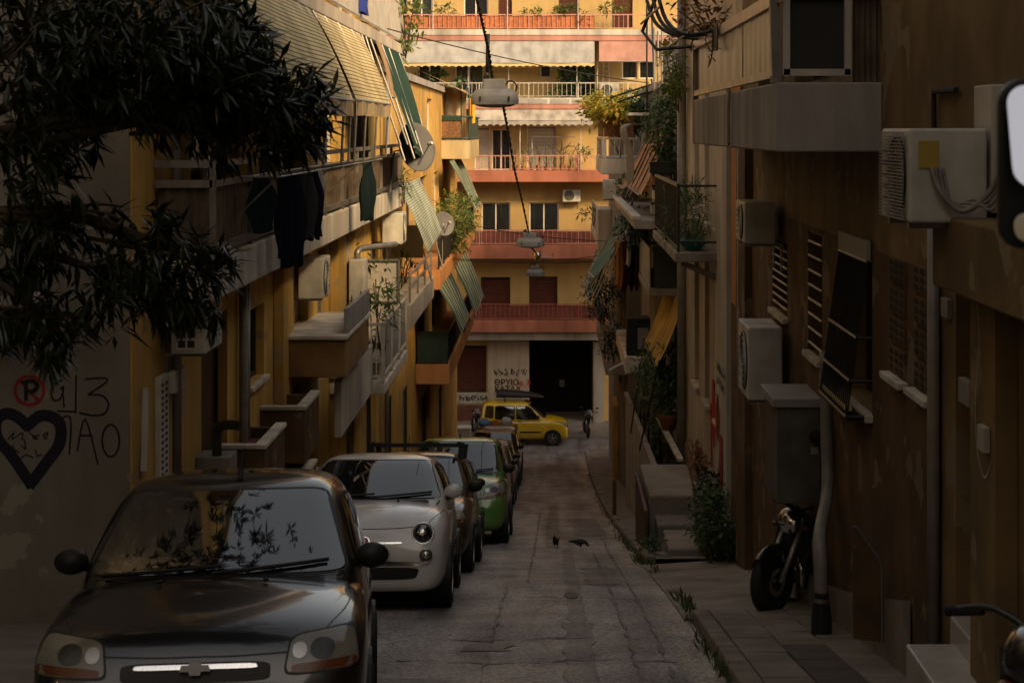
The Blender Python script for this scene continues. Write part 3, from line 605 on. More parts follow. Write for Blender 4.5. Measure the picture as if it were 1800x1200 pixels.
# plants on the block's balconies
G = 'plants on the end block balconies'
for i, (p, y, w_, h, n, m, lb) in enumerate(((785, 20, 20, 14, 90, 'leaf_mid', 'small leafy plant behind the top orange railing, left of the cable'), (760, 132, 26, 12, 160, 'leaf_mid', 'dark green bushes behind the balcony rail below the grey awning'), (806, 140, 18, 13, 40, 'leaf_cactus', 'pale prickly pear behind the balcony rail, left of the street lamp'),
        (1010, 128, 30, 22, 420, 'leaf_mid', 'tall dense green plant in the dark balcony corner'), (1000, 158, 40, 12, 150, 'leaf_mid', 'trailing green plant spilling through the white balcony rail'), (957, 22, 45, 10, 200, 'leaf_bright', 'row of light green plants above the top orange railing'),
        (1020, 38, 18, 20, 160, 'leaf_dry', 'orange dry creeper hanging over the top railing'), (1000, 15, 22, 13, 140, 'leaf_mid', 'bushy green plant standing behind the dry orange creeper'), (1075, 14, 30, 10, 160, 'leaf_bright', 'spiky pale plants at the right end of the top railing'), (1028, 265, 12, 18, 70, 'leaf_mid', 'thin dark plant at the right end of the red balcony'), (1100, 158, 14, 8, 50, 'leaf_mid', 'leafy plant beside the air conditioner on the white railing'))):
    c = at(p, y, YB+.35); s = YB/F
    plant('balcony_plant', lb, 'plant', c, (w_*s, .25, h*s), n, .26 if m != 'leaf_cactus' else .3, .07 if m != 'leaf_cactus' else .2, m, random.Random(50+i), G, base=(c.x, c.y, c.z-h*s-.05), stems=5)
# potted thin plants on the red balcony
for i in range(9):
    p = 905+i*14; c = at(p, 288+(i % 3)*2, YB+.25)
    rg = random.Random(90+i); t = thing('potted_plant', ['first', 'second', 'third', 'fourth', 'fifth', 'sixth', 'seventh', 'eighth', 'ninth'][i]+' bare-stemmed potted plant from the left on the red balcony', 'plant', c-Vector((0,0,.3)), 'potted plants along the red balcony')
    part(t, 'pot', MB().lathe([(.09, 0), (.13, .2), (.14, .24), (.11, .24), (.01, .22)], c-Vector((0,0,.3)), n=12), 'terracotta'); mb = MB()
    for k in range(5): mb.tube(cat([c-Vector((0,0,.1)), c+Vector((rg.gauss(0,.06), 0, rg.uniform(.2,.5))), c+Vector((rg.gauss(0,.2), 0, rg.uniform(.5,1.0)))], 3), .012, 4)
    part(t, 'stem', mb, 'bark'); part(t, 'foliage', foliage(MB(), c+Vector((0,0,.2)), (.16,.12,.3), 26, .14, .035, rg), 'leaf_mid', fix=False, kind='stuff')
bt = MB()
c0 = at(986, 299, YB+.35)
for pts in ([(0,0),(.0,.5),(-.05,.8)], [(-.02,.75),(-.3,1.0),(-.5,1.35)], [(-.03,.8),(.25,1.0),(.45,1.2)], [(-.3,1.0),(-.42,.98),(-.6,1.1)], [(0,.85),(.05,1.1),(.0,1.3)], [(.25,1.0),(.4,1.02),(.55,1.0)]):
    bt.tube(cat([c0+Vector((x, 0, z)) for x, z in pts], 3), [.035-.02*i/6 for i in range(7)], 5)
single('bare_shrub', bt, 'bark', 'bare forked little tree on the red balcony before the wall', 'shrub', loc=c0)
# ------------------------------------------------------------------ left side: long yellow building (Y 14.5 - 35.5) and the ones below it
def footL(Y): return rz(Y)+.05
TLw = TL(XL)
YL0, YL1 = 14.5, 35.6
lb = thing('yellow_house', 'long yellow plastered apartment house with striped awnings on the left', 'building', (XL-3, 25, rz(25)))
lo = [  # (Y0, Y1, z0, z1, style, frame, mull, sill)
    (17.5, 18.9, rz(18)+.35, -1.98, 'door', 'dark_frame', 0, False), (20.2, 21.3, -3.05, -2.15, 'dark', 'dark_frame', 0, True), (25.4, 27.3, -3.45, -1.85, 'louvre', 'grey_shutter', 1, False), (28.9, 29.6, -2.75, -1.95, 'dark', 'white_frame', 0, False),
    (30.2, 32.2, -4.05, -2.1, 'dark', 'white_frame', 1, False), (23.2, 24.4, -5.5, -3.6, 'dark', 'dark_frame', 1, False), (33.0, 34.8, -6.9, -4.4, 'dark', 'dark_frame', 1, False), (28.2, 30.4, -6.7, -4.6, 'dark', 'dark_frame', 1, False),
    (17.0, 19.6, -1.10, 1.0, 'dark', 'white_frame', 1, False), (21.0, 24.4, -1.10, 1.0, 'dark', 'dark_frame', 2, False), (26.0, 28.4, -1.10, 1.0, 'curtain', 'white_frame', 1, False), (30.4, 33.4, -1.10, 1.0, 'dark', 'white_frame', 1, False),
    (17.5, 20.5, 1.75, 3.9, 'dark', 'white_frame', 1, False), (23, 26, 1.75, 3.9, 'curtain', 'white_frame', 1, False), (28.5, 31.5, 1.75, 3.9, 'dark', 'white_frame', 1, False)]
part(lb, 'wall', wall(TLw, YL0, YL1, -9, 7.4, [q[:4] for q in lo], .3, bot=footL), 'yellow_plaster')
for q in lo: window(lb, TLw, *q[:4], q[4], q[5], q[7], q[6])
part(lb, 'interior', MB().box(XL-9, XL-.36, YL0+.02, YL1-.01, -9, 7.35), 'interior')
part(lb, 'roof', MB().box(XL-9.2, XL+.15, YL0-.1, YL1+.1, 7.41, 7.65), 'slab_grey'); part(lb, 'far_wall', MB().box(XL-9, XL-.02, YL1-.005, YL1+.1, -9, 7.38), 'yellow_plaster')
# camera-facing side wall with the graffiti
TS = TF(YL0); sp = YL0/F
def gx_(px): return xx(px, YL0)
def gz_(py): return zz(py, YL0)
part(lb, 'side_wall', wall(TS, XL-9, gx_(229), rz(YL0), 7.4, [(gx_(-260), gx_(-20), gz_(560), gz_(330))], .2), 'grey_plaster')
window(lb, TS, gx_(-260), gx_(-20), gz_(560), gz_(330), 'dark', 'white_frame', True, 1)
part(lb, 'corner_pilaster', MB().box(gx_(229)+.002, XL+.04, YL0-.03, YL0+.55, rz(YL0), 7.38), 'ochre_plaster', bevel=.02)
part(lb, 'ledge', MB().box(XL-6, gx_(88), YL0-.55, YL0-.004, gz_(528), gz_(512)), 'slab_grey'); lg = part(lb, 'ledge', MB().box(XL-6, gx_(84), YL0-.5, YL0-.46, gz_(475), gz_(468)), 'galvanised')
part(lg, 'corrugated_panel', MB().box(XL-6, gx_(80), YL0-.48, YL0-.47, gz_(511), gz_(475)), 'corrugated')
# writing on the side wall: no-parking roundel, G13, ΠΑΟ and a heart
def pl_(pts): return [(gx_(a), gz_(b)) for a, b in pts]
def stroke(name, strokes, wd, m, c=.004):
    mb = MB()
    for i, s_ in enumerate(strokes): gline(lb, mb, TS, pl_(s_), wd*sp, c+.0006*i)
    part(lb, name, mb, m, fix=False, kind='stuff' if 'scribble' in name else None)
circ = lambda cx, cy, rx, ry, n=28: [(cx+rx*math.cos(2*math.pi*k/n), cy+ry*math.sin(2*math.pi*k/n)) for k in range(n+1)]
stroke('no_parking_ring', [circ(52, 686, 25, 25), [(34, 668), (70, 706)]], 6, 'sign_red'); stroke('no_parking_letter', [[(46, 702), (46, 670)], [(40, 672), (58, 669), (66, 678), (58, 687), (48, 688)]], 7, 'spray_black', .007)
stroke('graffiti_letter_g', [[(108, 668), (95, 675), (90, 690), (95, 703), (106, 700), (112, 684), (110, 681), (113, 715)], [(106, 683), (112, 681)]], 3.2, 'spray_black')
stroke('graffiti_digit_one', [[(134, 660), (133, 725)], [(102, 722), (134, 723)]], 3.2, 'spray_black'); stroke('graffiti_digit_three', [[(150, 666), (184, 664), (186, 672), (155, 693)], [(155, 693), (180, 695), (191, 710), (184, 726), (165, 730), (140, 725)]], 3.2, 'spray_black')
stroke('graffiti_letter_pi', [[(106, 735), (124, 735), (122, 798)]], 3.2, 'spray_black'); stroke('graffiti_letter_a', [[(136, 792), (150, 736), (172, 815)], [(142, 765), (162, 765)]], 3.2, 'spray_black'); stroke('graffiti_letter_o', [circ(195, 774, 15, 28)], 3.4, 'spray_black')
stroke('graffiti_heart', [[(54, 850), (20, 800), (-4, 770), (-6, 740), (10, 727), (30, 732), (48, 748)], [(48, 748), (70, 731), (92, 733), (106, 748), (104, 780), (80, 815), (54, 850)]], 20, 'spray_violet', .002)
stroke('graffiti_scribble', [[(14, 772), (25, 760), (22, 771), (40, 760), (38, 772)], [(52, 760), (66, 771), (58, 768), (70, 764)], [(76, 764), (84, 760), (80, 770), (76, 764)], [(22, 782), (30, 799), (26, 790), (34, 795)], [(36, 806), (46, 799), (58, 803)], [(62, 790), (66, 800), (74, 798)], [(42, 770), (46, 788), (38, 782)]], 2.4, 'spray_black', .004)
# balcony A: long slab with corrugated screens
YA0, YA1, XA = 15.4, 35.2, -3.04
ba = part(lb, 'balcony', MB().box(XL+.002, XA, YA0, YA1, -1.55, -1.16), 'slab_white', bevel=.02)
TA = TL(XA)
fr = MB()
for z in (-.31, -.49): fr.bar((XA-.03, YA0+.03, z), (XA-.03, YA1, z), .05, .06)
for z in (-.31, -.49, -1.08): fr.bar((XL, YA0+.03, z), (XA-.03, YA0+.03, z), .05, .07)
fr.bar((XA-.03, YA0, -1.08), (XA-.03, YA1, -1.08), .05, .07)
yy = YA0+.03
rail_a = part(ba, 'rail', fr, 'galvanised')
k = 0
while yy < YA1:
    part(rail_a, 'post', MB().bar((XA-.03, yy, -1.16), (XA-.03, yy, -.29), .05), 'galvanised')
    y2 = min(yy+1.9, YA1)
    if y2-yy > .3:
        mb = MB(); mb.sheet(lambda u, v, a=yy, b=y2: (XA-.055+.012*math.sin(u*60), a+.03+(b-a-.06)*u, -1.05+.53*v), 60, 1); part(rail_a, 'screen_panel', mb, 'corrugated', fix=False)
    yy += 1.9
mb = MB(); mb.sheet(lambda u, v: (XL+.03+(XA-XL-.09)*u, YA0+.045+.012*math.sin(u*24), -1.05+.53*v), 24, 1); part(rail_a, 'screen_panel', mb, 'corrugated', fix=False)
for a in (.0, .06): part(ba, 'drain_spout', MB().lathe([(.028, 0), (.028, .1), (.02, .1), (.02, .02)], (XA-.36+a, YA0-.09, -1.44), (0,1,0), 10), 'pipe_grey')
# balcony B above, end of the frame
bb = part(lb, 'balcony', MB().box(XL+.002, XA, YL0+.5, YA1, 1.52, 1.72), 'pale_plaster', bevel=.015)
rb_ = part(bb, 'rail', MB().bar((XA-.04, YL0+.5, 2.55), (XA-.04, YA1, 2.55), .05).bar((XA-.04, YL0+.5, 1.82), (XA-.04, YA1, 1.82), .04), 'rail_white')
yy = YL0+.6; sl = MB()
while yy < YA1-.05: sl.box(XA-.05, XA-.03, yy, yy+.09, 1.78, 2.52); yy += .14
part(rb_, 'slats', sl, 'rail_white', kind='stuff')
part(lb, 'balcony', MB().box(XL+.002, XA, YL0+.5, YA1, 4.6, 4.8), 'pale_plaster', bevel=.015)
# pilasters, pipes and service bits on the wall under balcony A
for y0, y1, z0, z1 in ((22.0, 22.7, -6, -1.56), (24.2, 25.2, -6.2, -1.56), (27.6, 28.7, -6.6, -1.56), (29.8, 30.1, -4, -1.56)): part(lb, 'pilaster', MB().box(XL+.003, XL+.14, y0, y1, rz((y0+y1)/2)-.2, z1-.002), 'yellow_plaster', bevel=.01)
for i, (yp, r_, z1, m) in enumerate(((19.45, .05, -1.56, 'pipe_grey'), (19.7, .035, -1.56, 'galvanised'), (22.9, .04, -1.56, 'ochre_plaster'), (23.05, .025, -1.56, 'pipe_grey'), (29.2, .04, -1.56, 'pipe_grey'), (16.0, .045, 7, 'pipe_grey'))):
    part(lb, 'pipe', MB().tube([(XL+.08, yp, rz(yp)+.05), (XL+.08, yp, z1)], r_, 8), m, smooth=True)
part(lb, 'vent_strip', MB().box(XL+.002, XL+.05, 15.45, 15.8, -4.3, -2.25), 'white_frame'); mb = MB()
for k in range(34): mb.box(XL+.05, XL+.056, 15.5, 15.57, -4.25+k*.058, -4.225+k*.058); mb.box(XL+.05, XL+.056, 15.66, 15.73, -4.25+k*.058, -4.225+k*.058)
part(lb, 'vent_slots', mb, 'ac_dark', kind='stuff'); part(lb, 'meter_box', MB().box(XL+.002, XL+.10, 15.85, 16.3, -2.45, -2.25), 'white_frame', bevel=.01)
mb = MB().bar((XL+.05, 14.9, -2.25), (XL+.07, 14.75, -2.95), .05, .10); part(lb, 'lamp_tube', mb, 'panel_white')
# low planter parapets and landings at the foot of the house
def parapet(lbl, X1, y0, y1, z0, z1, m, cop='slab_white', inner='red_panel'):
    mb = MB(); mb.box(X1-.08, X1, y0, y1, z0, z1); mb.box(XL+.003, X1-.081, y0, y0+.08, z0, z1); mb.box(XL+.003, X1-.081, y1-.08, y1, z0, z1); mb.box(XL+.004, X1-.081, y0+.081, y1-.081, z0, z0+.06)
    o = part(lb, lbl, mb, m); c = MB(); c.box(X1-.11, X1+.02, y0-.02, y1+.02, z1+.001, z1+.05); c.box(XL+.004, X1-.111, y0-.02, y0+.10, z1+.001, z1+.048); part(o, 'coping', c, cop, bevel=.008)
    part(o, 'soil', MB().box(XL+.01, X1-.082, y0+.082, y1-.082, z1-.20, z1-.12), inner); return o
parapet('parapet', -3.12, 18.5, 19.9, -4.05, -3.46, 'brown_plaster'); parapet('parapet', -3.05, 21.0, 22.3, -4.1, -3.45, 'brown_plaster'); parapet('parapet', -3.02, 20.6, 21.8, -4.75, -4.25, 'brown_plaster')
part(lb, 'canopy_slab', MB().hexa([(XL, 19.4, -4.75), (-2.75, 19.4, -4.75), (-2.75, 23.2, -4.75), (XL, 23.2, -4.75), (XL, 19.4, -4.5), (-2.75, 19.4, -4.66), (-2.75, 23.2, -4.66), (XL, 23.2, -4.5)]), 'slab_white', bevel=.01)
ld = part(lb, 'landing', MB().box(XL+.003, -2.72, 22.4, 25.3, -3.25, -2.76), mat('dark_ochre', (.26, .15, .055), rough=.9, var=.35, scale=2, bump=.3, dirt=(.17, .10, .045)), bevel=.015); part(ld, 'coping', MB().box(XL+.005, -2.69, 22.36, 25.3, -2.755, -2.70), 'slab_white', bevel=.01)
part(ld, 'parapet_panel', MB().box(-2.76, -2.70, 22.6, 25.2, -2.69, -2.36), 'panel_grey', bevel=.01)
part(lb, 'fascia', MB().box(-2.98, -2.88, 23.3, 27.35, -4.2, -3.43), 'white_plaster', bevel=.01); part(lb, 'meter_cabinet', MB().box(XL+.003, -3.25, 17.2, 17.6, -4.6, -3.30), 'pipe_grey', bevel=.01)
part(lb, 'meter_pipe', MB().tube(cat([(-3.4, 17.3, -3.3), (-3.4, 17.3, -3.05), (-3.3, 17.25, -2.98), (-3.15, 17.2, -2.98)], 4), .05, 8), 'steel_dark')
# white balcony with plants
bw = part(lb, 'balcony', MB().box(XL+.002, -2.7, 27.5, 31.8, -4.27, -4.09), 'slab_white', bevel=.02)
rw = part(bw, 'rail', MB().bar((-2.73, 27.5, -3.14), (-2.73, 31.8, -3.14), .05).bar((-2.73, 27.5, -3.98), (-2.73, 31.8, -3.98), .04).bar((XL, 27.53, -3.14), (-2.73, 27.53, -3.14), .05).bar((XL, 27.53, -3.98), (-2.73, 27.53, -3.98), .04), 'rail_white')
for q in (27.53, 28.95, 30.4, 31.75): part(rw, 'post', MB().bar((-2.73, q, -4.09), (-2.73, q, -3.12), .05), 'rail_white')
part(rw, 'infill_panel', MB().box(-2.745, -2.735, 28.1, 31.7, -3.93, -3.2), 'panel_grey'); part(rw, 'infill_panel', MB().box(XL+.05, -3.1, 27.52, 27.53, -3.93, -3.2), 'panel_grey')
part(rw, 'bars', bars(TF(27.53), -3.08, -2.76, -3.97, -3.16, 0, .08, .008), 'rail_white', kind='stuff')
rg2 = random.Random(21)
plant('oleander_pot', 'leafy plant in a grey pot on the white balcony', 'plant', (-2.98, 28.0, -3.15), (.30, .3, .55), 150, .17, .04, 'leaf_mid', rg2, base=(-2.98, 28.0, -3.78), pot=(.17, .30), potm='panel_grey')
plant('balcony_shrub', 'taller shrub behind the white balcony panel', 'plant', (-2.95, 29.6, -2.75), (.34, .5, .55), 170, .18, .045, 'leaf_mid', rg2, base=(-2.95, 29.6, -4.08))
# boiler, flue and panels
bo = thing('water_heater', 'slim cream water heater with a horizontal flue on the yellow wall', 'water heater', (XL, 30, -3.0))
part(bo, 'casing', MB().box(XL+.15, XL+.42, 28.9, 29.35, -2.90, -2.2), 'ac_white', bevel=.02); part(bo, 'flue', MB().tube(cat([(XL+.28, 29.1, -2.2), (XL+.28, 29.1, -2.08), (XL+.38, 29.3, -2.03), (XL+.85, 30, -2.02)], 4), .055, 8), 'galvanised', smooth=True); part(bo, 'hose', MB().tube(cat([(XL+.3, 29.1, -2.9), (XL+.33, 29.15, -3.1), (XL+.24, 29.1, -3.5), (XL+.1, 29, -3.7)], 4), .03, 6), 'rust')
# next balcony (C) of the same terrace
lc = thing('ochre_house', 'ochre apartment house with orange balcony edges below the yellow house', 'building', (XL-3, 48, rz(48)))
YC0, YC1 = 35.72, 64.4
co = [(37.5, 39, -3.3, -1.7, 'dark', 'white_frame', 1, False), (42, 44, -3.35, -1.3, 'dark', 'dark_frame', 1, False), (46.5, 49, -3.35, -1.3, 'louvre', 'grey_shutter', 1, False), (52, 54, -3.35, -1.3, 'dark', 'white_frame', 1, False), (57, 60, -.45, 1.0, 'dark', 'dark_frame', 1, False), (46, 48, -6.1, -4.2, 'dark', 'dark_frame', 1, False), (51, 53.5, -6.1, -4.2, 'dark', 'dark_frame', 1, False), (37.0, 39.2, -8.2, -5.9, 'dark', 'dark_frame', 1, False), (41, 43.5, -8.9, -6.3, 'dark', 'dark_frame', 1, False), (47, 50, -9.8, -7.4, 'dark', 'dark_frame', 1, False), (54, 57, -10.8, -8.2, 'dark', 'dark_frame', 1, False), (42, 44, -.4, .9, 'dark', 'white_frame', 1, False), (49, 51, -.4, .9, 'dark', 'white_frame', 1, False)]
part(lc, 'wall', wall(TLw, YC0, YC1, -12.6, 1.2, [q[:4] for q in co], .3, bot=footL), 'ochre_plaster')
for q in co: window(lc, TLw, *q[:4], q[4], q[5], q[7], q[6])
part(lc, 'interior', MB().box(XL-9, XL-.36, YC0+.02, YC1-.02, -12.6, 1.15), 'interior'); part(lc, 'roof', MB().box(XL-9, XL+.1, YC0-.02, YC1+.05, 1.21, 1.38), 'slab_grey'); part(lc, 'end_wall', MB().box(XL-9, XL-.003, YC1-.01, YC1+.1, -12.6, 1.18), 'ochre_plaster')
part(lc, 'downpipe', MB().tube([(XL+.08, 36.3, rz(36)), (XL+.08, 36.3, 1.15)], .05, 8), 'pipe_grey', smooth=True)
def sidebalc(par, X0, X1, y0, y1, zb_, zt, m, soff=None):
    return part(par, 'balcony', MB().box(X0, X1, y0, y1, zb_, zt), m, bevel=.02)
bc = sidebalc(lc, XL+.002, -2.65, 31.95, 38.2, -3.75, -3.28, 'pale_plaster')
rc_ = part(bc, 'rail', MB().tube([(-2.7, 32.2, -2.75), (-2.7, 38, -2.75)], .025, 6).tube([(-2.7, 32.2, -2.98), (-2.7, 38, -2.98)], .025, 6), 'pipe_grey')
for q in (32.3, 34.2, 36.1, 37.9): part(rc_, 'post', MB().bar((-2.7, q, -3.28), (-2.7, q, -2.74), .04), 'pipe_grey')
part(bc, 'divider_panel', MB().box(-3.45, -2.85, 31.7, 31.74, -3.95, -2.42), 'panel_white', bevel=.006); part(bc, 'divider_frame', MB().bar((-3.45, 31.68, -2.42), (-2.85, 31.68, -2.42), .04).bar((-3.45, 31.68, -3.2), (-2.85, 31.68, -3.2), .03).bar((-2.85, 31.68, -3.95), (-2.85, 31.68, -2.42), .04).bar((-3.45, 31.68, -3.95), (-3.45, 31.68, -2.42), .04), 'galvanised')
part(lc, 'screen_panel', MB().box(-3.38, -2.77, 36.6, 36.66, -2.75, -2.05), 'panel_grey', bevel=.006)
bd = sidebalc(lc, XL+.002, -2.7, 41.3, 59.6, -3.82, -3.40, 'orange_plaster')
part(bd, 'near_parapet', MB().box(-3.1, -2.70, 41.2, 41.297, -3.86, -3.38), 'orange_plaster')
railing(bd, TL(-2.7), 41.4, 59.5, -3.40, .75, -.06, 'rail_dark', .16)
be = sidebalc(lc, XL+.002, -2.7, 44.8, 58.5, -6.68, -6.16, 'orange_plaster')
railing(be, TL(-2.7), 44.9, 58.4, -6.16, .8, -.06, 'rail_dark', .2, 'canvas_green'); part(be, 'side_screen', MB().box(XL+.05, -2.75, 44.86, 44.9, -6.12, -5.3), 'rail_green')
# cream rounded balcony high on the ochre house
YD0 = 55.5
pts = [(-4.3, YD0), (-2.95, YD0)]+[(-2.95+.28*math.sin(t), YD0+.28-.28*math.cos(t)) for t in [R(15*k) for k in range(1, 7)]]+[(-2.67, 62), (-4.3, 62)]
bf = part(lc, 'balcony', MB().prism([(x, y, -.95) for x, y in pts], (0, 0, .60)), 'cream_plaster')
rf = part(bf, 'rail', MB().tube([(x, y, .42) for x, y in pts[:-1]], .035, 6).tube([(x, y, -.28) for x, y in pts[:-1]], .03, 6), 'rail_green')
bg_ = MB()
for i in range(13): q = 56.1+i*.45; bg_.box(-2.72, -2.68, q, q+.26, -.32, .40)
part(rf, 'slats', bg_, 'rail_green', kind='stuff'); part(rf, 'reed_screen', MB().box(-4.2, -2.98, YD0+.02, YD0+.05, -.32, .33), 'reed'); part(rf, 'top_cover', MB().box(-4.25, -2.95, YD0-.03, YD0+.06, .30, .46), 'canvas_green')
mb = MB(); mb.sheet(lambda u, v: (-4.3+1.45*u, 56.6+.05*math.sin(u*30), -.3+(1.9-.3*u)*v), 30, 4); part(lc, 'canvas_screen', mb, 'canvas_beige', fix=False, smooth=True)
for x in (-2.98, -2.72): part(rf, 'pole', MB().tube(cat([(x, YD0+.3, -.35), (x, YD0+.3, 1.1), (x-.05, YD0+.35, 1.35)], 4), .03, 6), 'rail_green')
single('hanging_cloth', MB().sheet(lambda u, v: (-2.78+.2*u, 57+.03*math.sin(u*8), 1.05-.85*v+.02*u), 8, 6), 'canvas_orange', 'bright orange cloth hanging at the cream balcony corner', 'cloth')
awning('awning', 'dark sloping canopy over the cream balcony with green edge', [(-4.4, 55.3, 1.95), (-4.4, 61, 1.95), (-2.75, 61, 1.15), (-2.75, 55.3, 1.15)], 'canvas_tan', .12, 'canvas_green', sagk=.02)
# ------------------------------------------------------------------ awnings of the yellow house
ZA, XT, XB = 1.5, -3.02, -2.45
def arms_(ys, xt=XT, xb=XB, zt=ZA, zb_=.36, rail=-.4, knee=True):
    return [cat([(xt, y, zt), (xb, y, zb_), (xb-.02, y, zb_-.15)], 1)+([Vector((xb-.40, y, rail))] if False else [Vector((xb-.05, y, rail)), Vector((xb-.5, y, rail-.1))]) for y in ys]
LG = 'awnings of the yellow house'
awning('awning', 'large cream striped awning nearest on the left, partly behind the oleander', [(XT, 15.2, ZA), (XT, 21.3, ZA), (XB, 21.0, .36), (XB, 15.2, .36)], 'stripe_cream', .20, 'canvas_beige', nu=24, arms=arms_((17.2, 18.6, 20.2, 20.9)), group=LG)
awning('awning', 'second cream striped awning beside the green cloth', [(XT, 21.5, ZA), (XT, 26.8, ZA), (XB, 25.8, .38), (XB, 21.3, .38)], 'stripe_cream', .20, 'canvas_beige', nu=20, arms=arms_((21.5, 22.6, 24.0, 25.6)), group=LG)
awning('awning', 'steep dark green awning at the end of the upper left balcony', [(XT, 28.6, ZA), (XT, 33.8, ZA), (-2.38, 33.2, -.55), (-2.42, 30.0, -.3)], 'canvas_green', .1, 'canvas_green', arms=[[(XT, y, ZA), (-2.36, y-.3, -.5)] for y in (27.6, 29.5, 31.5, 33.6)], group=LG)
awning('awning', 'narrow folded tan awning before the dark green one', [(XT+.05, 28.6, ZA), (XT+.05, 29.5, ZA), (-2.7, 29.3, .55), (-2.7, 28.6, .55)], 'canvas_tan', arms=[[(XT, y, ZA), (-2.40, y, -.25)] for y in (27.0, 28.3, 30.2)], group=LG)
OG = 'awnings of the ochre house'
awning('awning', 'pale ribbed awning hanging below the end of the long balcony', [(-3.15, 34.8, -1.15), (-3.15, 40.3, -1.15), (-2.58, 39.8, -2.35), (-2.58, 35.4, -2.55)], 'stripe_sage', None, arms=[[(-3.1, y, -1.1), (-2.55, y, -3.2)] for y in (36.0, 39.6)], group=OG)
awning('awning', 'green and cream striped awning over the leafy orange balcony', [(-3.2, 53, -.98), (-3.2, 59.5, -.98), (-2.5, 59, -2.55), (-2.5, 55, -2.6)], 'stripe_green', None, arms=[[(-3.2, y, -1), (-2.45, y, -2.6)] for y in (55, 58.8)], group=OG)
awning('awning', 'near green striped awning below the orange balcony', [(-2.95, 43, -3.88), (-2.95, 48.5, -3.88), (-2.35, 48, -5.25), (-2.35, 44.6, -5.25)], 'stripe_green', None, arms=[[(-2.95, y, -3.85), (-2.3, y, -5.4)] for y in (44.3, 46.3, 48.3)], group=OG)
awning('awning', 'farther green striped awning below the orange balcony', [(-2.95, 50, -3.88), (-2.95, 57, -3.88), (-2.3, 56.5, -5.5), (-2.3, 51, -5.5)], 'stripe_green', None, arms=[[(-2.95, y, -3.85), (-2.25, y, -5.6)] for y in (50.8, 53.8, 56.8)], group=OG)
# awning struts, dish, laundry
def dish(label, c, r, nrm, mast):
    t = thing('satellite_dish', label, 'satellite dish', mast[0], 'satellite dishes'); n = Vector(nrm).normalized()
    part(t, 'reflector', MB().lathe([(.01, 0), (r*.5, .03*r), (r*.85, .10*r), (r, .16*r), (r*1.02, .15*r), (r*.86, .07*r), (r*.5, -.01), (.01, -.02)], c, n, 28), mat('dish_grey', (.14, .135, .125), rough=.6), smooth=True)
    part(t, 'mast', MB().tube(mast+[Vector(c)], .02, 6), 'galvanised'); part(t, 'feed_arm', MB().tube([Vector(c)-Vector((0,0,r)), Vector(c)+n*r*.9], .012, 6), 'galvanised'); part(t, 'receiver', MB().lathe([(.03, -.05), (.04, 0), (.03, .06)], Vector(c)+n*r*.9, n, 10), 'ac_white')
dish('large grey satellite dish at the end of the long left balcony', (-2.52, 31.2, -.33), .45, (.75, -.65, .2), [Vector((-2.98, 31.3, -1.15)), Vector((-2.9, 31.3, -.4))])
dish('round satellite dish among the plants on the left', (-2.72, 42.5, -2.35), .30, (.6, -.8, .2), [Vector((-2.75, 42.6, -3.4)), Vector((-2.75, 42.6, -2.4))])
lr = thing('drying_rack', 'metal clothes drying rack fixed outside the long left balcony', 'drying rack', (XA, 19, -.45))
mb = MB()
for dx in (.06, .22, .38): mb.tube([(XA+dx, 16.6, -.46), (XA+dx, 26.5, -.46)], .009, 5)
for q in (16.6, 20.5, 23.5, 26.5): mb.tube([(XA-.05, q, -.46), (XA+.40, q, -.46)], .014, 6)
part(lr, 'rails', mb, 'galvanised')
for q in (16.6, 20.5, 23.5, 26.5): part(lr, 'strut', MB().tube([(XA-.03, q, -.85), (XA+.36, q, -.47)], .012, 6), 'galvanised')
def garment(name, label, cat_, Y, X, zt, w_, h, m, kind='shirt', rg=None, turn=0.0):
    rg = rg or random.Random(int(Y*100)); mb = MB()
    def fn(u, v):
        if kind == 'shirt': hw = w_/2*(.62+.38*min(1, v*2.5)) if v < .35 else w_/2*(1-.22*(v-.35))
        elif kind == 'trousers': hw = w_/2*(.75+.25*v)
        else: hw = w_/2*(.9+.1*v)
        a = (u-.5)*2*hw; b = .045*math.sin(u*16+v*2+Y)*(.3+v)+.02*math.sin(u*5+v*7)
        zb_ = zt-h*v-(.06*abs(math.sin(u*9+Y)) if v > .95 else 0)
        return (X+a*math.sin(turn)+b, Y+a*math.cos(turn), zb_)
    mb.sheet(fn, 16, 12); return single(name, mb, m, label, cat_, 'laundry on the left balcony', loc=(X, Y, zt), smooth=True)
garment('shirt', 'narrow dark grey shirt hanging first in the dark laundry on the left', 'shirt', 16.9, XA+.16, -.47, .24, .50, 'cloth_teal', turn=1.1); garment('shirt', 'long black coat hanging lowest in the laundry bunch', 'coat', 18.2, XA+.26, -.47, .42, .95, 'cloth_black', turn=.7); garment('trousers', 'navy trousers hanging left of the black coat', 'trousers', 17.6, XA+.32, -.47, .36, .80, 'cloth_navy', 'trousers', turn=.8)
garment('shirt', 'dark jersey with a light seam in the laundry bunch', 'shirt', 19.0, XA+.28, -.47, .42, .72, mat('cloth_charcoal', (.03, .03, .032), rough=.95, bump=.3), turn=.7); garment('shirt', 'navy blue shirt at the right of the laundry bunch', 'shirt', 19.7, XA+.26, -.47, .40, .75, 'cloth_navy', turn=.8); garment('towel', 'small white cloth pegged beside the navy shirt', 'cloth', 20.15, XA+.28, -.44, .15, .28, 'cloth_white', 'towel', turn=.8)
garment('trousers', 'single dark teal garment hanging alone from the left balcony', 'garment', 25.3, XA+.3, -.45, .26, .85, 'cloth_teal', 'shirt', turn=1.2)
garment('cloth', 'blue cloth hanging over the top left railing', 'cloth', 27.2, XA+.03, 2.58, .4, .7, 'cloth_blue', 'towel', turn=.1)
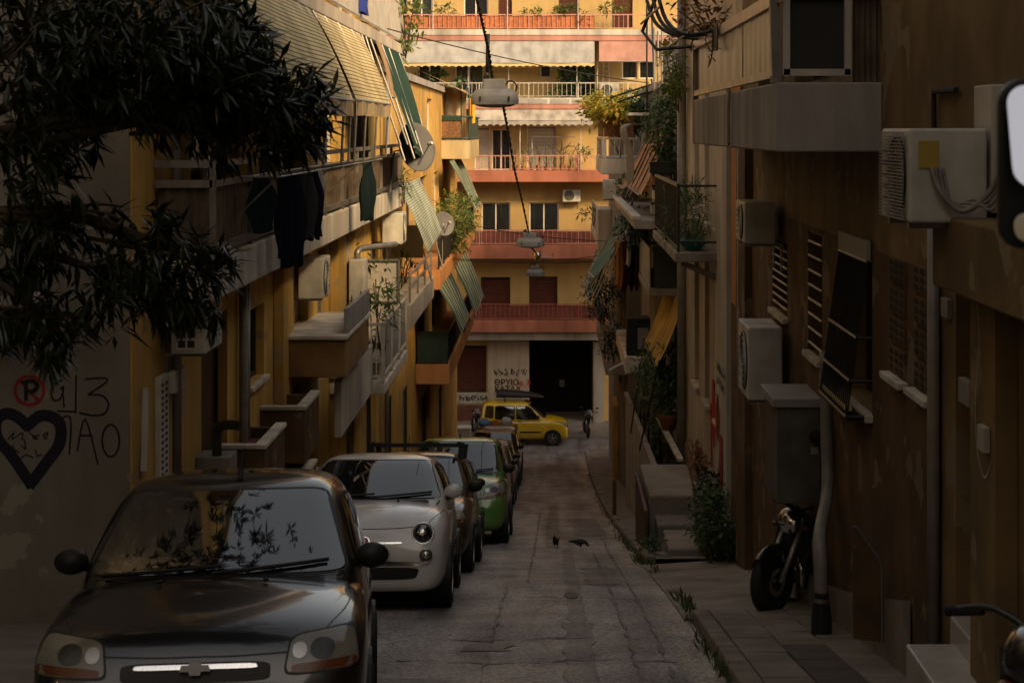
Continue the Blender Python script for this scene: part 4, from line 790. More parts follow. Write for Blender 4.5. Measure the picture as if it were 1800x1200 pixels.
# greenery on the left balconies
LGp = 'plants on the left balconies'
for i, (c, r_, n, L, W, m, lb_) in enumerate((((-2.75, 47.5, -2.45), (.48, 3.0, .80), 900, .22, .06, 'leaf_bright', 'big light green shrub overflowing the orange balcony'), ((-2.72, 54.0, -2.6), (.34, 3.0, .55), 420, .2, .06, 'leaf_mid', 'darker bush at the far end of the orange balcony'),
        ((-3.0, 34.2, -1.05), (.12, .6, .45), 110, .2, .03, 'leaf_mid', 'trailing plant with red flowers hanging off the long balcony end'), ((-3.0, 34.9, 2.25), (.4, .9, .75), 380, .2, .06, 'leaf_bright', 'light green plant at the end of the top left balcony'), ((-3.15, 36.5, -2.9), (.25, .4, .35), 80, .2, .05, 'leaf_mid', 'spiky plant on the pale balcony behind the white panel'))):
    plant('balcony_plant', lb_, 'plant', c, r_, n, L, W, m, random.Random(200+i), LGp, base=(c[0], c[1], c[2]-r_[2]-.05), stems=6)
# AC units of the left side
ac_unit('ac', 'white air conditioner beside the corner of the yellow house, below the leaves', TL(XL), 15.75, 16.55, -2.07, -1.62, .08, .40, group='air conditioner units')
sg = MB()
T3 = TF(15.75)
o = part(bpy.data.objects[[x.name for x in bpy.data.objects if x.get('label', '').startswith('white air conditioner beside the corner')][0]], 'side_grille', tbox(MB(), T3, XL+.13, XL+.32, -2.03, -1.66, .0, .012), 'white_frame')
for r_ in range(4):
    for c in range(2): part(o, 'grille_hole', tbox(MB(), T3, XL+.15+c*.085, XL+.215+c*.085, -2.01+r_*.09, -1.945+r_*.09, .0121, .016), 'ac_dark')
ac_unit('ac', 'cream air conditioner under the long balcony beside the grey shutter', TL(XL), 23.5, 24.3, -2.33, -1.78, .10, .44, group='air conditioner units'); ac_unit('ac', 'air conditioner high under the far end of the long balcony', TL(XL), 33.6, 34.5, -2.25, -1.65, .25, .65, group='air conditioner units')
# ------------------------------------------------------------------ right side
def footR(Y): return rz(Y)+.05
TRw = TR(XR)
YR0, YR1 = -6.0, 21.6
ra = thing('brown_house', 'dark brown plastered house on the right with a deep doorway', 'building', (XR+3, 12, rz(12)))
def yr(px): return YX(px, XR)
ro = [  # (Y0,Y1,z0,z1,style,frame,mull,sill)
    (yr(1742), yr(1680), rz(10)+.55, zz(478, 9.9), 'door', 'dark_frame', 0, False), (yr(1447), yr(1424), zz(630, 15.4), zz(415, 15.4), 'dark', 'dark_frame', 0, True), (yr(1386), yr(1361), zz(550, 18), zz(425, 18), 'dark', 'dark_frame', 0, True), (yr(1535), yr(1484), zz(705, 13.5), zz(450, 13.5), 'dark', 'dark_frame', 1, True),
    (14, 17, .45, 2.4, 'dark', 'dark_frame', 1, False), (18.2, 20, .45, 2.4, 'dark', 'dark_frame', 1, False), (4, 6, 1.6, 3.1, 'dark', 'dark_frame', 1, True), (8.5, 10.5, 1.6, 3.1, 'dark', 'dark_frame', 1, True)]
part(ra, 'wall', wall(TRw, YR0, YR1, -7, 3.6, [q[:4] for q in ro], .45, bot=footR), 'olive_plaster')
for q in ro: window(ra, TRw, *q[:4], q[4], q[5], q[7], q[6], depth=.3 if q[4] == 'door' else .2)
part(ra, 'interior', MB().box(XR+.52, XR+9, YR0, YR1-.02, -7, 3.55), 'interior'); part(ra, 'upper_sun_blocker', MB().box(XR+.02, XR+2.5, YR0-16, 12.6, 3.81, 14), 'olive_plaster'); part(ra, 'rear_wall', MB().box(XR+.02, XR+9, YR0-12, YR0-.01, -3, 3.8), 'olive_plaster'); part(ra, 'roof', MB().box(XR-.15, XR+9, YR0, YR1+.05, 3.61, 3.8), 'slab_grey'); part(ra, 'end_wall', MB().box(XR+.003, XR+9, YR1-.01, YR1+.08, -7, 3.58), 'olive_plaster')  # tall upper block is unseen, added to keep sun off the near left side
# brown painted dado below the balcony level, with its sloping skirting
TD = TR(XR-.012)
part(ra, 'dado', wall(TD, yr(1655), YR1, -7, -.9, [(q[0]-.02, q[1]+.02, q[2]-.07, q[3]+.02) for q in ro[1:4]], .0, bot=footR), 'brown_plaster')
sk_ = MB(); sk_.sheet(lambda u, v: (XR-.03, 11.4+(18.2-11.4)*u, rz(11.4+6.8*u)+.1+(.55-.25*math.sin(u*2.6))*v), 20, 1); part(ra, 'skirting', sk_, 'concrete', fix=False)
# big balcony
XG = 1.64; YG0, YG1 = 12.5, 20.0
bgx = part(ra, 'balcony', MB().box(XG, XR-.002, YG0, YG1, -.165, .345), 'slab_grey', bevel=.015)
rr_ = part(bgx, 'rail', MB().bar((XG+.03, YG0, .98), (XG+.03, YG1, .98), .045, .10).bar((XG+.03, YG0+.2, .42), (XG+.03, YG1, .42), .04, .06).bar((XG+.03, YG1-.03, .34), (XG+.03, YG1-.03, 1.0), .06), 'screen_panel')
for a, b in ((YG0+.55, 15.15), (15.2, YG1-.08)): part(rr_, 'screen_panel', MB().sheet(lambda u, v, a=a, b=b: (XG+.05+.006*math.sin(u*40), a+(b-a)*u, .45+.5*v), 40, 2), 'screen_panel', fix=False)
part(rr_, 'strut', MB().bar((XG+.02, YG0+.12, .36), (XG-.02, YG0+.06, 1.3), .07), 'pipe_grey'); part(rr_, 'strut_foot', MB().lathe([(.05, 0), (.05, .05), (.03, .05)], (XG+.02, YG0+.12, .345), n=12), 'pipe_grey')
bx = part(bgx, 'side_frame', MB().bar((XG+.06, YG0+.05, .42), (XG+.55, YG0+.05, .42), .05).bar((XG+.06, YG0+.05, .98), (XG+.55, YG0+.05, .98), .05).bar((XG+.08, YG0+.05, .40), (XG+.08, YG0+.05, 1.0), .05).bar((XG+.53, YG0+.05, .40), (XG+.53, YG0+.05, 1.0), .05), 'panel_white')
part(bx, 'black_panel', MB().box(XG+.1, XG+.51, YG0+.06, YG0+.08, .44, .96), 'ac_dark'); part(bgx, 'corrugated_screen', MB().sheet(lambda u, v: (XG+.58+.2*u, YG0+.12+.012*math.sin(u*28), .35+1.1*v), 20, 1), 'corrugated', fix=False)
part(bgx, 'upper_frame', MB().bar((XG+.1, YG0+.07, 1.05), (XR, YG0+.07, 1.05), .05, .12), 'slab_grey')
part(ra, 'drip_pipe', MB().tube(cat([(XG-.02, 15.6, .36), (XG-.05, 15.4, .20), (XG-.07, 15.2, -.04), (XG-.08, 15.1, -.13)], 4), .013, 6), 'rust')
part(ra, 'balcony', MB().box(XG, XR-.002, YG0, YG1, 2.9, 3.1), 'slab_grey', bevel=.015)
# steel pipe rack and clutter over the balcony
rk = thing('drying_rack', 'dark bent steel rack jutting from the upper right balcony', 'drying rack', (XG, 19, 1.0))
for k, q in enumerate((17.4, 18.3, 19.3)):
    part(rk, 'hoop', MB().tube(cat([(XG+.05, q, 1.02), (XG-.25, q+.2, .98+.05*k), (XG-.45, q+.5, 1.15+.05*k), (XG-.55, q+.8, 1.6)], 5), .022, 6), 'steel_dark', smooth=True)
part(rk, 'brace', MB().tube([(XG+.05, 20.0, .98), (XG-.40, 20.3, .95), (XG-.56, 20.5, 1.18), (XG-.35, 20.4, 1.7)], .022, 6), 'steel_dark'); part(rk, 'bar', MB().tube([(XG-.5, 17.9, 1.3), (XG-.55, 21.0, 1.3)], .014, 6), 'steel_dark'); part(rk, 'bar', MB().tube([(XG-.25, 17.4, .99), (XG-.25, 20.6, .99)], .012, 6), 'steel_dark')
plant('hanging_plant', 'brown dried vine hanging over the right balcony screen', 'plant', (XG-.05, 17.0, .72), (.03, .10, .28), 36, .09, .022, 'leaf_dry', random.Random(301), base=(XG-.04, 17.0, 1.04), stems=3)
plant('balcony_plant', 'tangled orange and green plants behind the steel rack on the right', 'plant', (XG+.05, 20.3, 1.35), (.35, .8, .3), 260, .14, .05, 'leaf_dry', random.Random(302), base=(XG+.2, 19.6, 1.0))
single('rag', MB().sheet(lambda u, v: (XG-.02+.02*math.sin(u*6), 16.8+.35*u, 1.06-.28*v), 6, 5), 'panel_grey', 'grey rag hanging over the top of the right balcony screen', 'cloth')
# upper AC on the near wall, with its pipes and boxes
ac_unit('ac', 'large white air conditioner with a yellow label high on the right wall', TRw, 9.1, 9.85, zz(392, 9.1), zz(226, 9.1), .10, .52, bracket=True)
acb = [x for x in bpy.data.objects if x.get('label', '').startswith('large white air conditioner with a yellow')][0]
ya = 9.1
part(acb, 'label', MB().box(XR-.47, XR-.36, ya-.009, ya-.003, zz(296, ya), zz(247, ya)), 'ac_label', bevel=.004); gl = MB()
for k in range(26): z = zz(388, 9.1)+k*.0185; gl.box(XR-.545, XR-.537, ya+.05, ya+.7, z, z+.007)
part(acb, 'front_slats', gl, 'panel_grey', kind='stuff')
mb = MB()
for k in range(4): mb.tube(cat([(XR-.40+.02*k, ya-.01, zz(296, ya)), (XR-.36+.02*k, ya-.05, -.33-.02*k), (XR-.25+.02*k, ya-.08, -.43+.02*k), (XR-.12, ya-.12-.02*k, -.33-.03*k), (XR-.03, ya-.2-.03*k, -.12-.05*k)], 6), .008 if k else .017, 6)
part(acb, 'hose', mb, 'pipe_grey', smooth=True)
part(ra, 'conduit', MB().tube([(XR-.03, yr(1650), zz(225, yr(1650))), (XR-.03, yr(1650), zz(162, yr(1650))), (XR-.03, yr(1690), zz(158, yr(1690)))], .018, 6), 'cable')
part(ra, 'plaster_patch', MB().box(XR-.02, XR-.002, yr(1735), yr(1690), zz(250, 9.5), zz(170, 9.5)), 'olive_plaster'); part(ra, 'meter_niche', MB().box(XR-.08, XR-.003, yr(1760)-.1, yr(1737), zz(372, 9.3), zz(150, 9.3)), 'panel_white', bevel=.01)
part(ra, 'downpipe', MB().tube([(XR-.05, yr(1655), footR(10.5)), (XR-.05, yr(1655), -.62)], .04, 8), 'pipe_grey', smooth=True)
part(ra, 'porch_beam', MB().box(XR-.30, XR-.003, 6.5, yr(1733), zz(508, 9.3), zz(380, 9.3)), 'olive_plaster', bevel=.015); part(ra, 'porch_pier', MB().box(XR-.12, XR-.004, yr(1790), yr(1744), rz(9), zz(508, 9.3)-.002), 'olive_plaster')
part(ra, 'intercom', MB().box(XR-.06, XR-.013, yr(1722), yr(1702), zz(716, 9.7), zz(672, 9.7)), 'panel_grey', bevel=.006); part(ra, 'bell_plate', MB().box(XR-.03, XR-.002, yr(1674), yr(1662), zz(558, 10.4), zz(525, 10.4)), 'panel_grey')
mb = MB(); gline(ra, mb, TR(XR-.122), [(yr(1757), zz(520, 9.1)), (yr(1762), zz(600, 9.1)), (yr(1756), zz(700, 9.1)), (yr(1758), zz(800, 9)), (yr(1772), zz(850, 8.9)), (yr(1785), zz(820, 8.8))], .012); part(ra, 'chalk_line', mb, 'spray_white', fix=False)
part(ra, 'switch_box', MB().box(XR-.16, XR-.122, yr(1782), yr(1770), zz(800, 8.9), zz(755, 8.9)), 'panel_white', bevel=.006)
# ventilation blocks: two columns of pierced concrete blocks with sills
for cx0, cx1, y0, y1 in ((1570, 1597, 452, 662), (1614, 1645, 466, 692)):
    ya0, ya1 = yr(cx1), yr(cx0); Yc = (ya0+ya1)/2
    for k in range(4):
        q0 = y0+(y1-y0)*k/4+4; q1 = y0+(y1-y0)*(k+1)/4-6
        b = part(ra, 'vent_block', tbox(MB(), TRw, ya0, ya1, zz(q1, Yc), zz(q0, Yc), .013, .03), 'brown_plaster')
        for i in range(3):
            for j in range(3):
                w_, h = (ya1-ya0)/3, (zz(q0, Yc)-zz(q1, Yc))/3; a, z = ya0+w_*i, zz(q1, Yc)+h*j
                part(b, 'hole', MB().prism([TRw(a+w_*.15, z+h*.15, .031), TRw(a+w_*.85, z+h*.25, .031), TRw(a+w_*.75, z+h*.85, .031), TRw(a+w_*.25, z+h*.75, .031)], (-.003, 0, 0)), 'interior')
    part(ra, 'vent_sill', tbox(MB(), TRw, ya0-.05, ya1+.05, zz(y1+12, Yc), zz(y1, Yc), .013, .09), 'slab_white', bevel=.006)
# window bars and the slanted window cage
for a0, a1, z0, z1 in [q[:4] for q in ro[1:3]]:
    mb = MB(); n = 8
    for k in range(n): z = z0+.08+(z1-z0-.16)*k/(n-1); mb.tube([(XR-.012, a0, z), (XR-.012, a1, z)], .012, 6)
    part(ra, 'window_bars', mb, 'rail_white', kind='stuff')
wc = thing('window_cage', 'slanted black iron window cage on the brown wall', 'window cage', (XR, 13.8, -1.6)); a0, a1, z0, z1 = ro[3][0], ro[3][1], ro[3][2], ro[3][3]
mb = MB(); n = 16
for k in range(n+1): a = a0+(a1-a0)*k/n; mb.tube([(XR-.04, a, z1), (XR-.20, a, z0-.02)], .007, 5); 
part(wc, 'bars', mb, 'rail_dark', kind='stuff'); fr_ = MB()
for z, c in ((z1, .04), ((z0+z1)/2, .12), (z0+.25, .172), (z0-.02, .20)): fr_.tube([(XR-c, a0, z), (XR-c, a1, z)], .016, 6); fr_.tube([(XR-.01, a0, z), (XR-c, a0, z)], .014, 6); fr_.tube([(XR-.01, a1, z), (XR-c, a1, z)], .014, 6)
part(wc, 'frame', fr_, 'rail_dark'); part(wc, 'tray', MB().box(XR-.20, XR-.02, a0, a1, z0-.05, z0-.025), 'rail_dark'); part(wc, 'wood_slat', MB().bar((XR-.17, a0+.1, z0+.03), (XR-.17, a1-.1, z0+.03), .05, .04), 'canvas_cream')
part(wc, 'hood', MB().hexa([(XR-.05, a0, z1), (XR-.02, a0, z1), (XR-.02, a1, z1), (XR-.05, a1, z1), (XR-.05, a0, z1+.16), (XR-.02, a0, z1+.16), (XR-.02, a1, z1+.16), (XR-.05, a1, z1+.16)]), 'panel_grey')
# small ACs, cabinet, pipes near the end of the brown house
ac_unit('ac', 'dusty air conditioner in the dark under the big right balcony', TRw, yr(1380), yr(1380)+.85, zz(428, 17.8), zz(356, 17.8), .1, .42); ac_unit('ac', 'beige air conditioner low on the right above the grey cabinet', TRw, yr(1391), yr(1391)+.9, zz(698, 17.5), zz(572, 17.5), .09, .44)
cb = thing('utility_cabinet', 'grey metal utility cabinet behind the parked motorcycle', 'cabinet', (XR, 15.8, rz(15.8)+.3)); Yc = 15.2
part(cb, 'body', MB().box(XR-.42, XR-.03, Yc, Yc+.85, zz(885, Yc), zz(716, Yc)), mat('cabinet_grey', (.11, .10, .088), rough=.6, var=.35, scale=4, streak=.3), bevel=.01); part(cb, 'lid', MB().box(XR-.46, XR-.02, Yc-.03, Yc+.88, zz(716, Yc)+.002, zz(700, Yc)), 'panel_grey', bevel=.008); part(cb, 'bracket', MB().bar((XR-.35, Yc+.4, zz(890, Yc)), (XR-.02, Yc+.4, zz(890, Yc)-.25), .04), 'rail_dark'); part(cb, 'paper', MB().box(XR-.12, XR-.05, Yc-.004, Yc-.001, zz(798, Yc), zz(785, Yc)), 'panel_grey'); part(cb, 'valve', MB().lathe([(.05, 0), (.06, .04), (.03, .1)], (XR-.08, Yc-.02, zz(765, Yc)), (0,-1,0), 10), 'cable')
part(ra, 'drain_pipe', MB().tube(cat([(XR-.08, 14.6, -1.9), (XR-.08, 14.55, -2.6), (XR-.10, 14.4, -3.05), (XR-.24, 13.9, -3.28), (XR-.26, 13.75, -3.45), (XR-.26, 13.7, -3.9), (XR-.26, 13.7, rz(13.7)+.3)], 5), .055, 10), 'pipe_grey', smooth=True)
part(ra, 'pipe_collar', MB().lathe([(.075, 0), (.085, .02), (.085, .14), (.07, .28)], (XR-.26, 13.7, rz(13.7)+.10), n=14), 'steel_dark'); part(ra, 'drain_branch', MB().tube([(XR-.24, 13.72, rz(13.7)+.35), (XR-.05, 15.3, rz(15.3)+.75)], .05, 8), 'pipe_grey', smooth=True)
part(ra, 'pipe_bracket', MB().lathe([(.06, 0), (.06, .04)], (XR-.26, 13.7, -3.75), n=10), 'steel_dark')
gp = thing('leaning_panel', 'bent metal-edged panel standing against the right wall', 'panel', (2.3, 12.3, rz(12.3)+.1)); pq = [at(1500, 925, 12.3), at(1508, 928, 12.3), at(1546, 984, 12.3), at(1551, 998, 12.3), at(1551, 1128, 12.3), at(1500, 1122, 12.3)]; part(gp, 'sheet', MB().prism(pq, (0, .02, 0)), 'brown_plaster'); part(gp, 'edge', MB().tube(pq[:5], .012, 6), 'galvanised')
for px in (1311,): part(ra, 'downpipe', MB().tube([(XR-.06, yr(px), footR(21)), (XR-.06, yr(px), -.2)], .05, 8), 'pipe_grey', smooth=True)
part(ra, 'end_pilaster', MB().box(XR-.10, XR-.003, 20.6, 21.58, footR(21.5), -.17), 'brown_plaster')
# marble entrance steps
for k, (x0, y0, y1, top) in enumerate(((2.06, 6.2, 9.95, -2.993), (2.34, 6.2, 10.05, -2.857))):
    z = top
    s_ = single('marble_step', MB().box(x0, XR+.28, y0, y1, rz(9.9)-.25, z), 'marble', ['lower pale marble doorstep at the bottom right', 'upper pale marble doorstep at the right doorway'][k], 'step', 'marble entrance steps', loc=(x0, y1, rz(9.9)), bevel=.012)
# ------------------------------------------------------------------ pale neoclassical house (Y 21.7 - 31)
rb = thing('pale_house', 'pale house with tall narrow window bays and red graffiti on the right', 'building', (XR+3, 26, rz(26))); YP0, YP1 = 21.72, 30.9
po = []
for a0, a1 in ((yr(1229), yr(1221)), (yr(1247), yr(1239)), (yr(1267), yr(1260))): po += [(a0, a1, -1.45, .9), (a0, a1, -4.25, -2.05)]
part(rb, 'wall', wall(TRw, YP0, YP1, -8, 2.4, po, .35, bot=footR), 'pale_plaster')
for o_ in po: window(rb, TRw, *o_, 'roller', 'grey_shutter', True, 0, depth=.22)
part(rb, 'interior', MB().box(XR+.40, XR+9, YP0, YP1-.02, -8, 2.35), 'interior'); part(rb, 'roof', MB().box(XR-.1, XR+9, YP0, YP1+.02, 2.41, 2.6), 'slab_grey'); part(rb, 'far_wall', MB().box(XR+.003, XR+9, YP1-.01, YP1+.08, -8, 2.38), 'pale_plaster')
part(rb, 'pilaster', MB().box(XR-.09, XR-.003, yr(1288), yr(1268), footR(23.5), 1), 'white_plaster', bevel=.01); part(rb, 'painted_strip', MB().box(XR-.03, XR-.004, YP0+.02, yr(1289), -2.3, 1), 'orange_plaster'); part(rb, 'painted_strip', MB().box(XR-.028, XR-.004, YP0+.02, yr(1289), footR(22), -2.31), 'brown_plaster')
part(rb, 'downpipe', MB().tube([(XR-.10, 30.6, footR(30)), (XR-.10, 30.6, 2.35)], .085, 10), 'pipe_grey', smooth=True)
scrawl(rb, TR(XR-.0935), yr(1287), zz(690, 23.5), yr(1272), zz(640, 23.5), 'spray_blue', 2, 12, .03); mb = MB()
rg = random.Random(33)
for k in range(30): a = rg.uniform(yr(1281), yr(1250)); z1 = -3.7-rg.uniform(0, .6); gline(rb, mb, TR(XR-.0925 if a < yr(1268) else XR-.003), [(a, z1), (a+rg.gauss(0, .04), z1-rg.uniform(.3, .9))], rg.uniform(.05, .22), .003+.0004*k)
part(rb, 'red_spray', mb, 'spray_red', fix=False)
mb = MB(); gline(rb, mb, TR(XR-.0925), [(yr(1276), -4.6), (yr(1275.5), -5.4)], .05); part(rb, 'graffiti', mb, 'spray_blue', fix=False)
XQ = 1.74
bq = part(rb, 'balcony', MB().box(XQ, XR-.002, 24.2, 29.6, -1.88, -1.74), 'concrete', bevel=.015); railing(bq, TR(XQ), 24.25, 29.5, -1.74, .95, -.05, 'rail_dark', .16)
part(bq, 'side_rail', MB().bar((XQ+.05, 24.25, -.8), (XR, 24.25, -.8), .03).bar((XQ+.05, 24.25, -1.6), (XR, 24.25, -1.6), .03), 'rail_dark'); part(bq, 'bracket', MB().bar((XQ+.1, 24.4, -1.9), (XR, 24.4, -2.15), .08), 'concrete')
plant('balcony_plant', 'dry grassy plants crowding the small iron balcony on the right', 'plant', (2.05, 25.8, -1.3), (.30, 1.4, .5), 900, .22, .022, 'leaf_mid', random.Random(311), 'plants on the right balconies', base=(2.0, 25, -1.74)); single('plastic_basin', MB().lathe([(.12, 0), (.2, .12), (.22, .13), (.19, .12), (.12, .02)], (2.02, 24.6, -1.73), n=18), mat('turquoise', (.03, .25, .26), rough=.4, bump=0), 'turquoise plastic basin on the small iron balcony', 'basin', loc=(2.02, 24.6, -1.73), smooth=True)
# ------------------------------------------------------------------ lower houses on the right (Y 31 - 64)
rc = thing('grey_house', 'grey balconied house halfway down the right side', 'building', (XR+3, 38, rz(38))); YM = 47.0
mo = [(33, 35, -3.0, -1.0, 'dark', 'white_frame', 1, False), (38, 40, -1.3, .6, 'dark', 'dark_frame', 1, False), (41, 43.5, -3.9, -2.1, 'dark', 'white_frame', 1, False), (34, 36, -5.9, -4.0, 'louvre', 'grey_shutter', 1, False), (39, 41, -7.5, -5.3, 'dark', 'dark_frame', 1, False), (44, 46, -8.5, -6.2, 'dark', 'dark_frame', 1, False), (33, 35.5, -.6, .7, 'dark', 'white_frame', 1, False)]
part(rc, 'wall', wall(TRw, 31.0, YM, -11, .9, [q[:4] for q in mo], .3, bot=footR), 'grey_plaster')
for q in mo: window(rc, TRw, *q[:4], q[4], q[5], q[7], q[6])
part(rc, 'interior', MB().box(XR+.36, XR+9, 31.02, YM-.02, -11, .85), 'interior'); part(rc, 'roof', MB().box(XR-.1, XR+9, 31, YM, 0.91, 1.05), 'slab_grey')
XR2 = 2.12; TR2 = TR(XR2)
rd = thing('corner_house', 'brown corner house at the bottom right of the street', 'building', (XR2+3, 56, rz(56)))
no = [(50, 52, -4.8, -3.0, 'dark', 'white_frame', 1, False), (55, 57, -4.8, -3.0, 'dark', 'dark_frame', 1, False), (52, 54, -8.0, -6.0, 'dark', 'dark_frame', 1, False), (58, 61, -8.4, -6.4, 'dark', 'white_frame', 1, False), (50, 53, -1.6, .2, 'dark', 'white_frame', 1, False), (56, 59, -11.8, -9.4, 'door', 'dark_frame', 0, False)]
part(rd, 'wall', wall(TR2, YM+.02, 64.4, -12.6, .6, [q[:4] for q in no], .3, bot=footR), 'grey_plaster')
for q in no: window(rd, TR2, *q[:4], q[4], q[5], q[7], q[6])
part(rd, 'interior', MB().box(XR2+.36, XR2+9, YM+.04, 64.38, -12.6, .55), 'interior'); part(rd, 'roof', MB().box(XR2-.1, XR2+9, YM, 64.45, 0.61, .75), 'slab_grey'); part(rd, 'roof_sun_blocker', MB().box(XR2+2.0, XR2+9, 50, 64.3, .76, 3.0), 'grey_plaster'); part(rd, 'near_wall', MB().box(XR2+.003, XR, YM-.05, YM+.02, -12.6, .58), 'grey_plaster'); part(rd, 'end_wall', MB().box(XR2+.003, XR2+9, 64.36, 64.45, -12.6, .58), 'grey_plaster'); part(rd, 'corner_pier', MB().box(XR2-.16, XR2-.003, 54.5, 56.5, footR(56), zz(708, 55)), 'ochre_plaster', bevel=.02)  # set-back block on the roof is unseen, added to shade the end facade's lower floors
# vine balcony
bv = part(rc, 'balcony', MB().box(1.2, XR-.003, 42.0, 46.95, -1.10, -.72), 'slab_white', bevel=.02); rv = railing(bv, TR(1.2), 42.05, 46.9, -.72, .5, -.04, 'rail_white', .12)
part(rv, 'side_bars', bars(TF(42.05), 1.3, 2.0, -.7, -.22, -.02, .11, .011).bar((1.2, 42.05, -.22), (2.1, 42.05, -.22), .05), 'rail_white', kind='stuff'); part(rv, 'corner_panel', MB().box(1.21, 1.33, 42.0, 42.03, -.7, -.2), 'slab_white'); part(bv, 'reed_screen', MB().box(1.27, 2.0, 42.1, 42.13, -.18, .40), 'reed'); part(bv, 'reed_screen', MB().box(1.23, 1.26, 42.1, 46, -.18, .40), 'reed')
RP = 'plants on the right balconies'
plant('vine', 'sunlit yellow-green vine on top of the reed-screened balcony', 'plant', (1.35, 42.5, .50), (.55, 1.0, .38), 1100, .17, .085, 'leaf_yellow', random.Random(320), RP, base=(1.7, 42.6, -.7), stems=5); plant('vine', 'dark green leaves behind the sunlit vine', 'plant', (1.95, 43.0, .40), (.45, 1.2, .5), 1000, .16, .08, 'leaf_mid', random.Random(321), RP, base=(1.9, 43.2, -.7), stems=5)
plant('balcony_shrub', 'dark bushy shrub beside the grey drainpipe on the right', 'plant', (2.12, 32.6, .0), (.28, .9, .80), 1200, .13, .05, 'leaf_mid', random.Random(322), RP, base=(2.25, 32.6, -1.4), stems=5); plant('creeper', 'green creeper under the steel rack beside the right wall corner', 'plant', (2.12, 30.0, 1.1), (.2, .6, .6), 700, .10, .045, 'leaf_bright', random.Random(323), RP, base=(2.25, 30.4, .3), stems=4)
pg = thing('pergola', 'thin dark pergola poles above the vine balcony', 'pergola', (1.6, 41, -.7))
for a, b in (((1.25, 42.1, .55), (2.55, 41.2, 1.0)), ((1.30, 42.4, .75), (2.5, 41.0, 1.12)), ((2.5, 40.5, -1.3), (2.38, 41.0, 3.0)), ((2.28, 41.2, -1.3), (2.28, 41.2, 3.0)), ((2.85, 38, -2.6), (2.35, 40.5, 1.2))): part(pg, 'pole', MB().tube([a, b], .025, 6), 'rail_dark')
# balcony with white parapet and the folded awnings
bm2 = part(rc, 'balcony', MB().box(1.5, XR-.003, 31.2, 41.5, -1.82, -1.66), 'slab_grey', bevel=.015); part(bm2, 'coping', MB().box(1.46, 1.62, 31.2, 41.5, -1.655, -1.58), 'slab_white', bevel=.01); part(bm2, 'screen', MB().box(1.95, 1.98, 31.4, 33.5, -1.6, -.9), 'rail_dark')
awning('awning', 'brick-orange striped awning with three bands on the right', [(2.2, 32.6, -.06), (2.2, 38.2, -.06), (1.66, 37.8, -1.25), (1.66, 32.2, -1.25)], 'stripe_orange', None, arms=[[(2.25, y, 0), (1.55, y, -1.5)] for y in (33.7, 35.0, 36.3, 37.5)], armm='rail_dark', group='awnings on the right side')
awning('awning', 'teal slatted awning leaning out over the street on the right', [(1.75, 36.5, -1.9), (1.75, 43, -1.9), (.92, 42.5, -3.55), (.95, 38.5, -3.35)], 'stripe_teal', None, arms=[[(1.8, y, -1.7), (.9, y, -3.7)] for y in (36.8, 37.8, 38.8, 39.8, 40.8, 42)], armm='galvanised', group='awnings on the right side')
awning('awning', 'mustard yellow striped awning over the plants on the right', [(2.38, 31.2, -3.2), (2.38, 35.6, -3.2), (1.9, 35.2, -4.36), (1.9, 31.1, -4.33)], 'stripe_yellow', None, arms=[[(1.95, 31.1, -4.2), (1.6, 31.4, -5.9)], [(1.9, 35.2, -4.3), (1.62, 35.4, -6.3)]], armm='rail_dark', group='awnings on the right side')
awning('awning', 'blue-grey striped awning below the far right white balcony', [(1.55, 48.2, -3.6), (1.55, 56, -3.6), (1.0, 55.5, -4.9), (1.0, 49, -4.9)], 'stripe_sage', None, arms=[[(1.55, y, -3.6), (.97, y, -5.1)] for y in (49, 52, 55.3)], armm='galvanised', group='awnings on the right side')
awning('awning', 'narrow beige striped awning above the white parapet balcony on the right', [(2.25, 38.8, -.35), (2.25, 41.6, -.35), (1.62, 41.4, -1.35), (1.62, 38.8, -1.35)], 'stripe_orange', None, arms=[[(2.25, y, -.3), (1.55, y, -1.5)] for y in (38.9, 41.4)], armm='galvanised', group='awnings on the right side')
bt2 = part(rc, 'balcony', MB().box(1.86, XR-.003, 33.0, 37.8, -3.22, -3.07), 'slab_grey', bevel=.015); part(bt2, 'front_panel', MB().box(1.97, XR-.01, 33.0, 33.03, -3.05, -2.25), mat('panel_green', (.055, .07, .06), rough=.5, bump=.05)); part(bt2, 'side_panel', MB().box(1.88, 1.9, 33.05, 37.7, -3.05, -2.3), 'panel_grey')
bl = part(rc, 'balcony', MB().box(1.55, XR-.003, 36.4, 41.5, -5.2, -4.85), 'slab_white', bevel=.02); part(bl, 'box', MB().box(1.6, 2.1, 36.6, 37.2, -4.84, -4.05), 'rail_dark'); part(bl, 'box_window', MB().box(1.83, 2.06, 36.58, 36.598, -4.7, -4.25), 'panel_grey'); part(bl, 'spout', MB().tube([(1.5, 36.5, -5.0), (1.2, 36.0, -5.08)], .035, 8), 'white_frame')
b6 = part(rd, 'balcony', MB().box(1.5, XR2-.003, 48, 58, -6.9, -6.5), 'slab_grey', bevel=.02); railing(b6, TR(1.5), 48.1, 57.9, -6.5, .9, -.05, 'rail_white', .16); b7 = part(rd, 'balcony', MB().box(1.35, XR2-.003, 47.5, 60, -3.55, -3.3), 'slab_white', bevel=.02); railing(b7, TR(1.35), 47.6, 59.9, -3.3, .85, -.05, 'rail_white', .16)
part(rd, 'glazed_box', MB().box(1.22, 1.62, 46.2, 48, -3.3, -2.15), 'panel_white', bevel=.04)
ac_unit('ac', 'small air conditioner at the far right below the vine balcony', TR2, 49.0, 49.9, -2.0, -1.45, .3, .65, bracket=True)
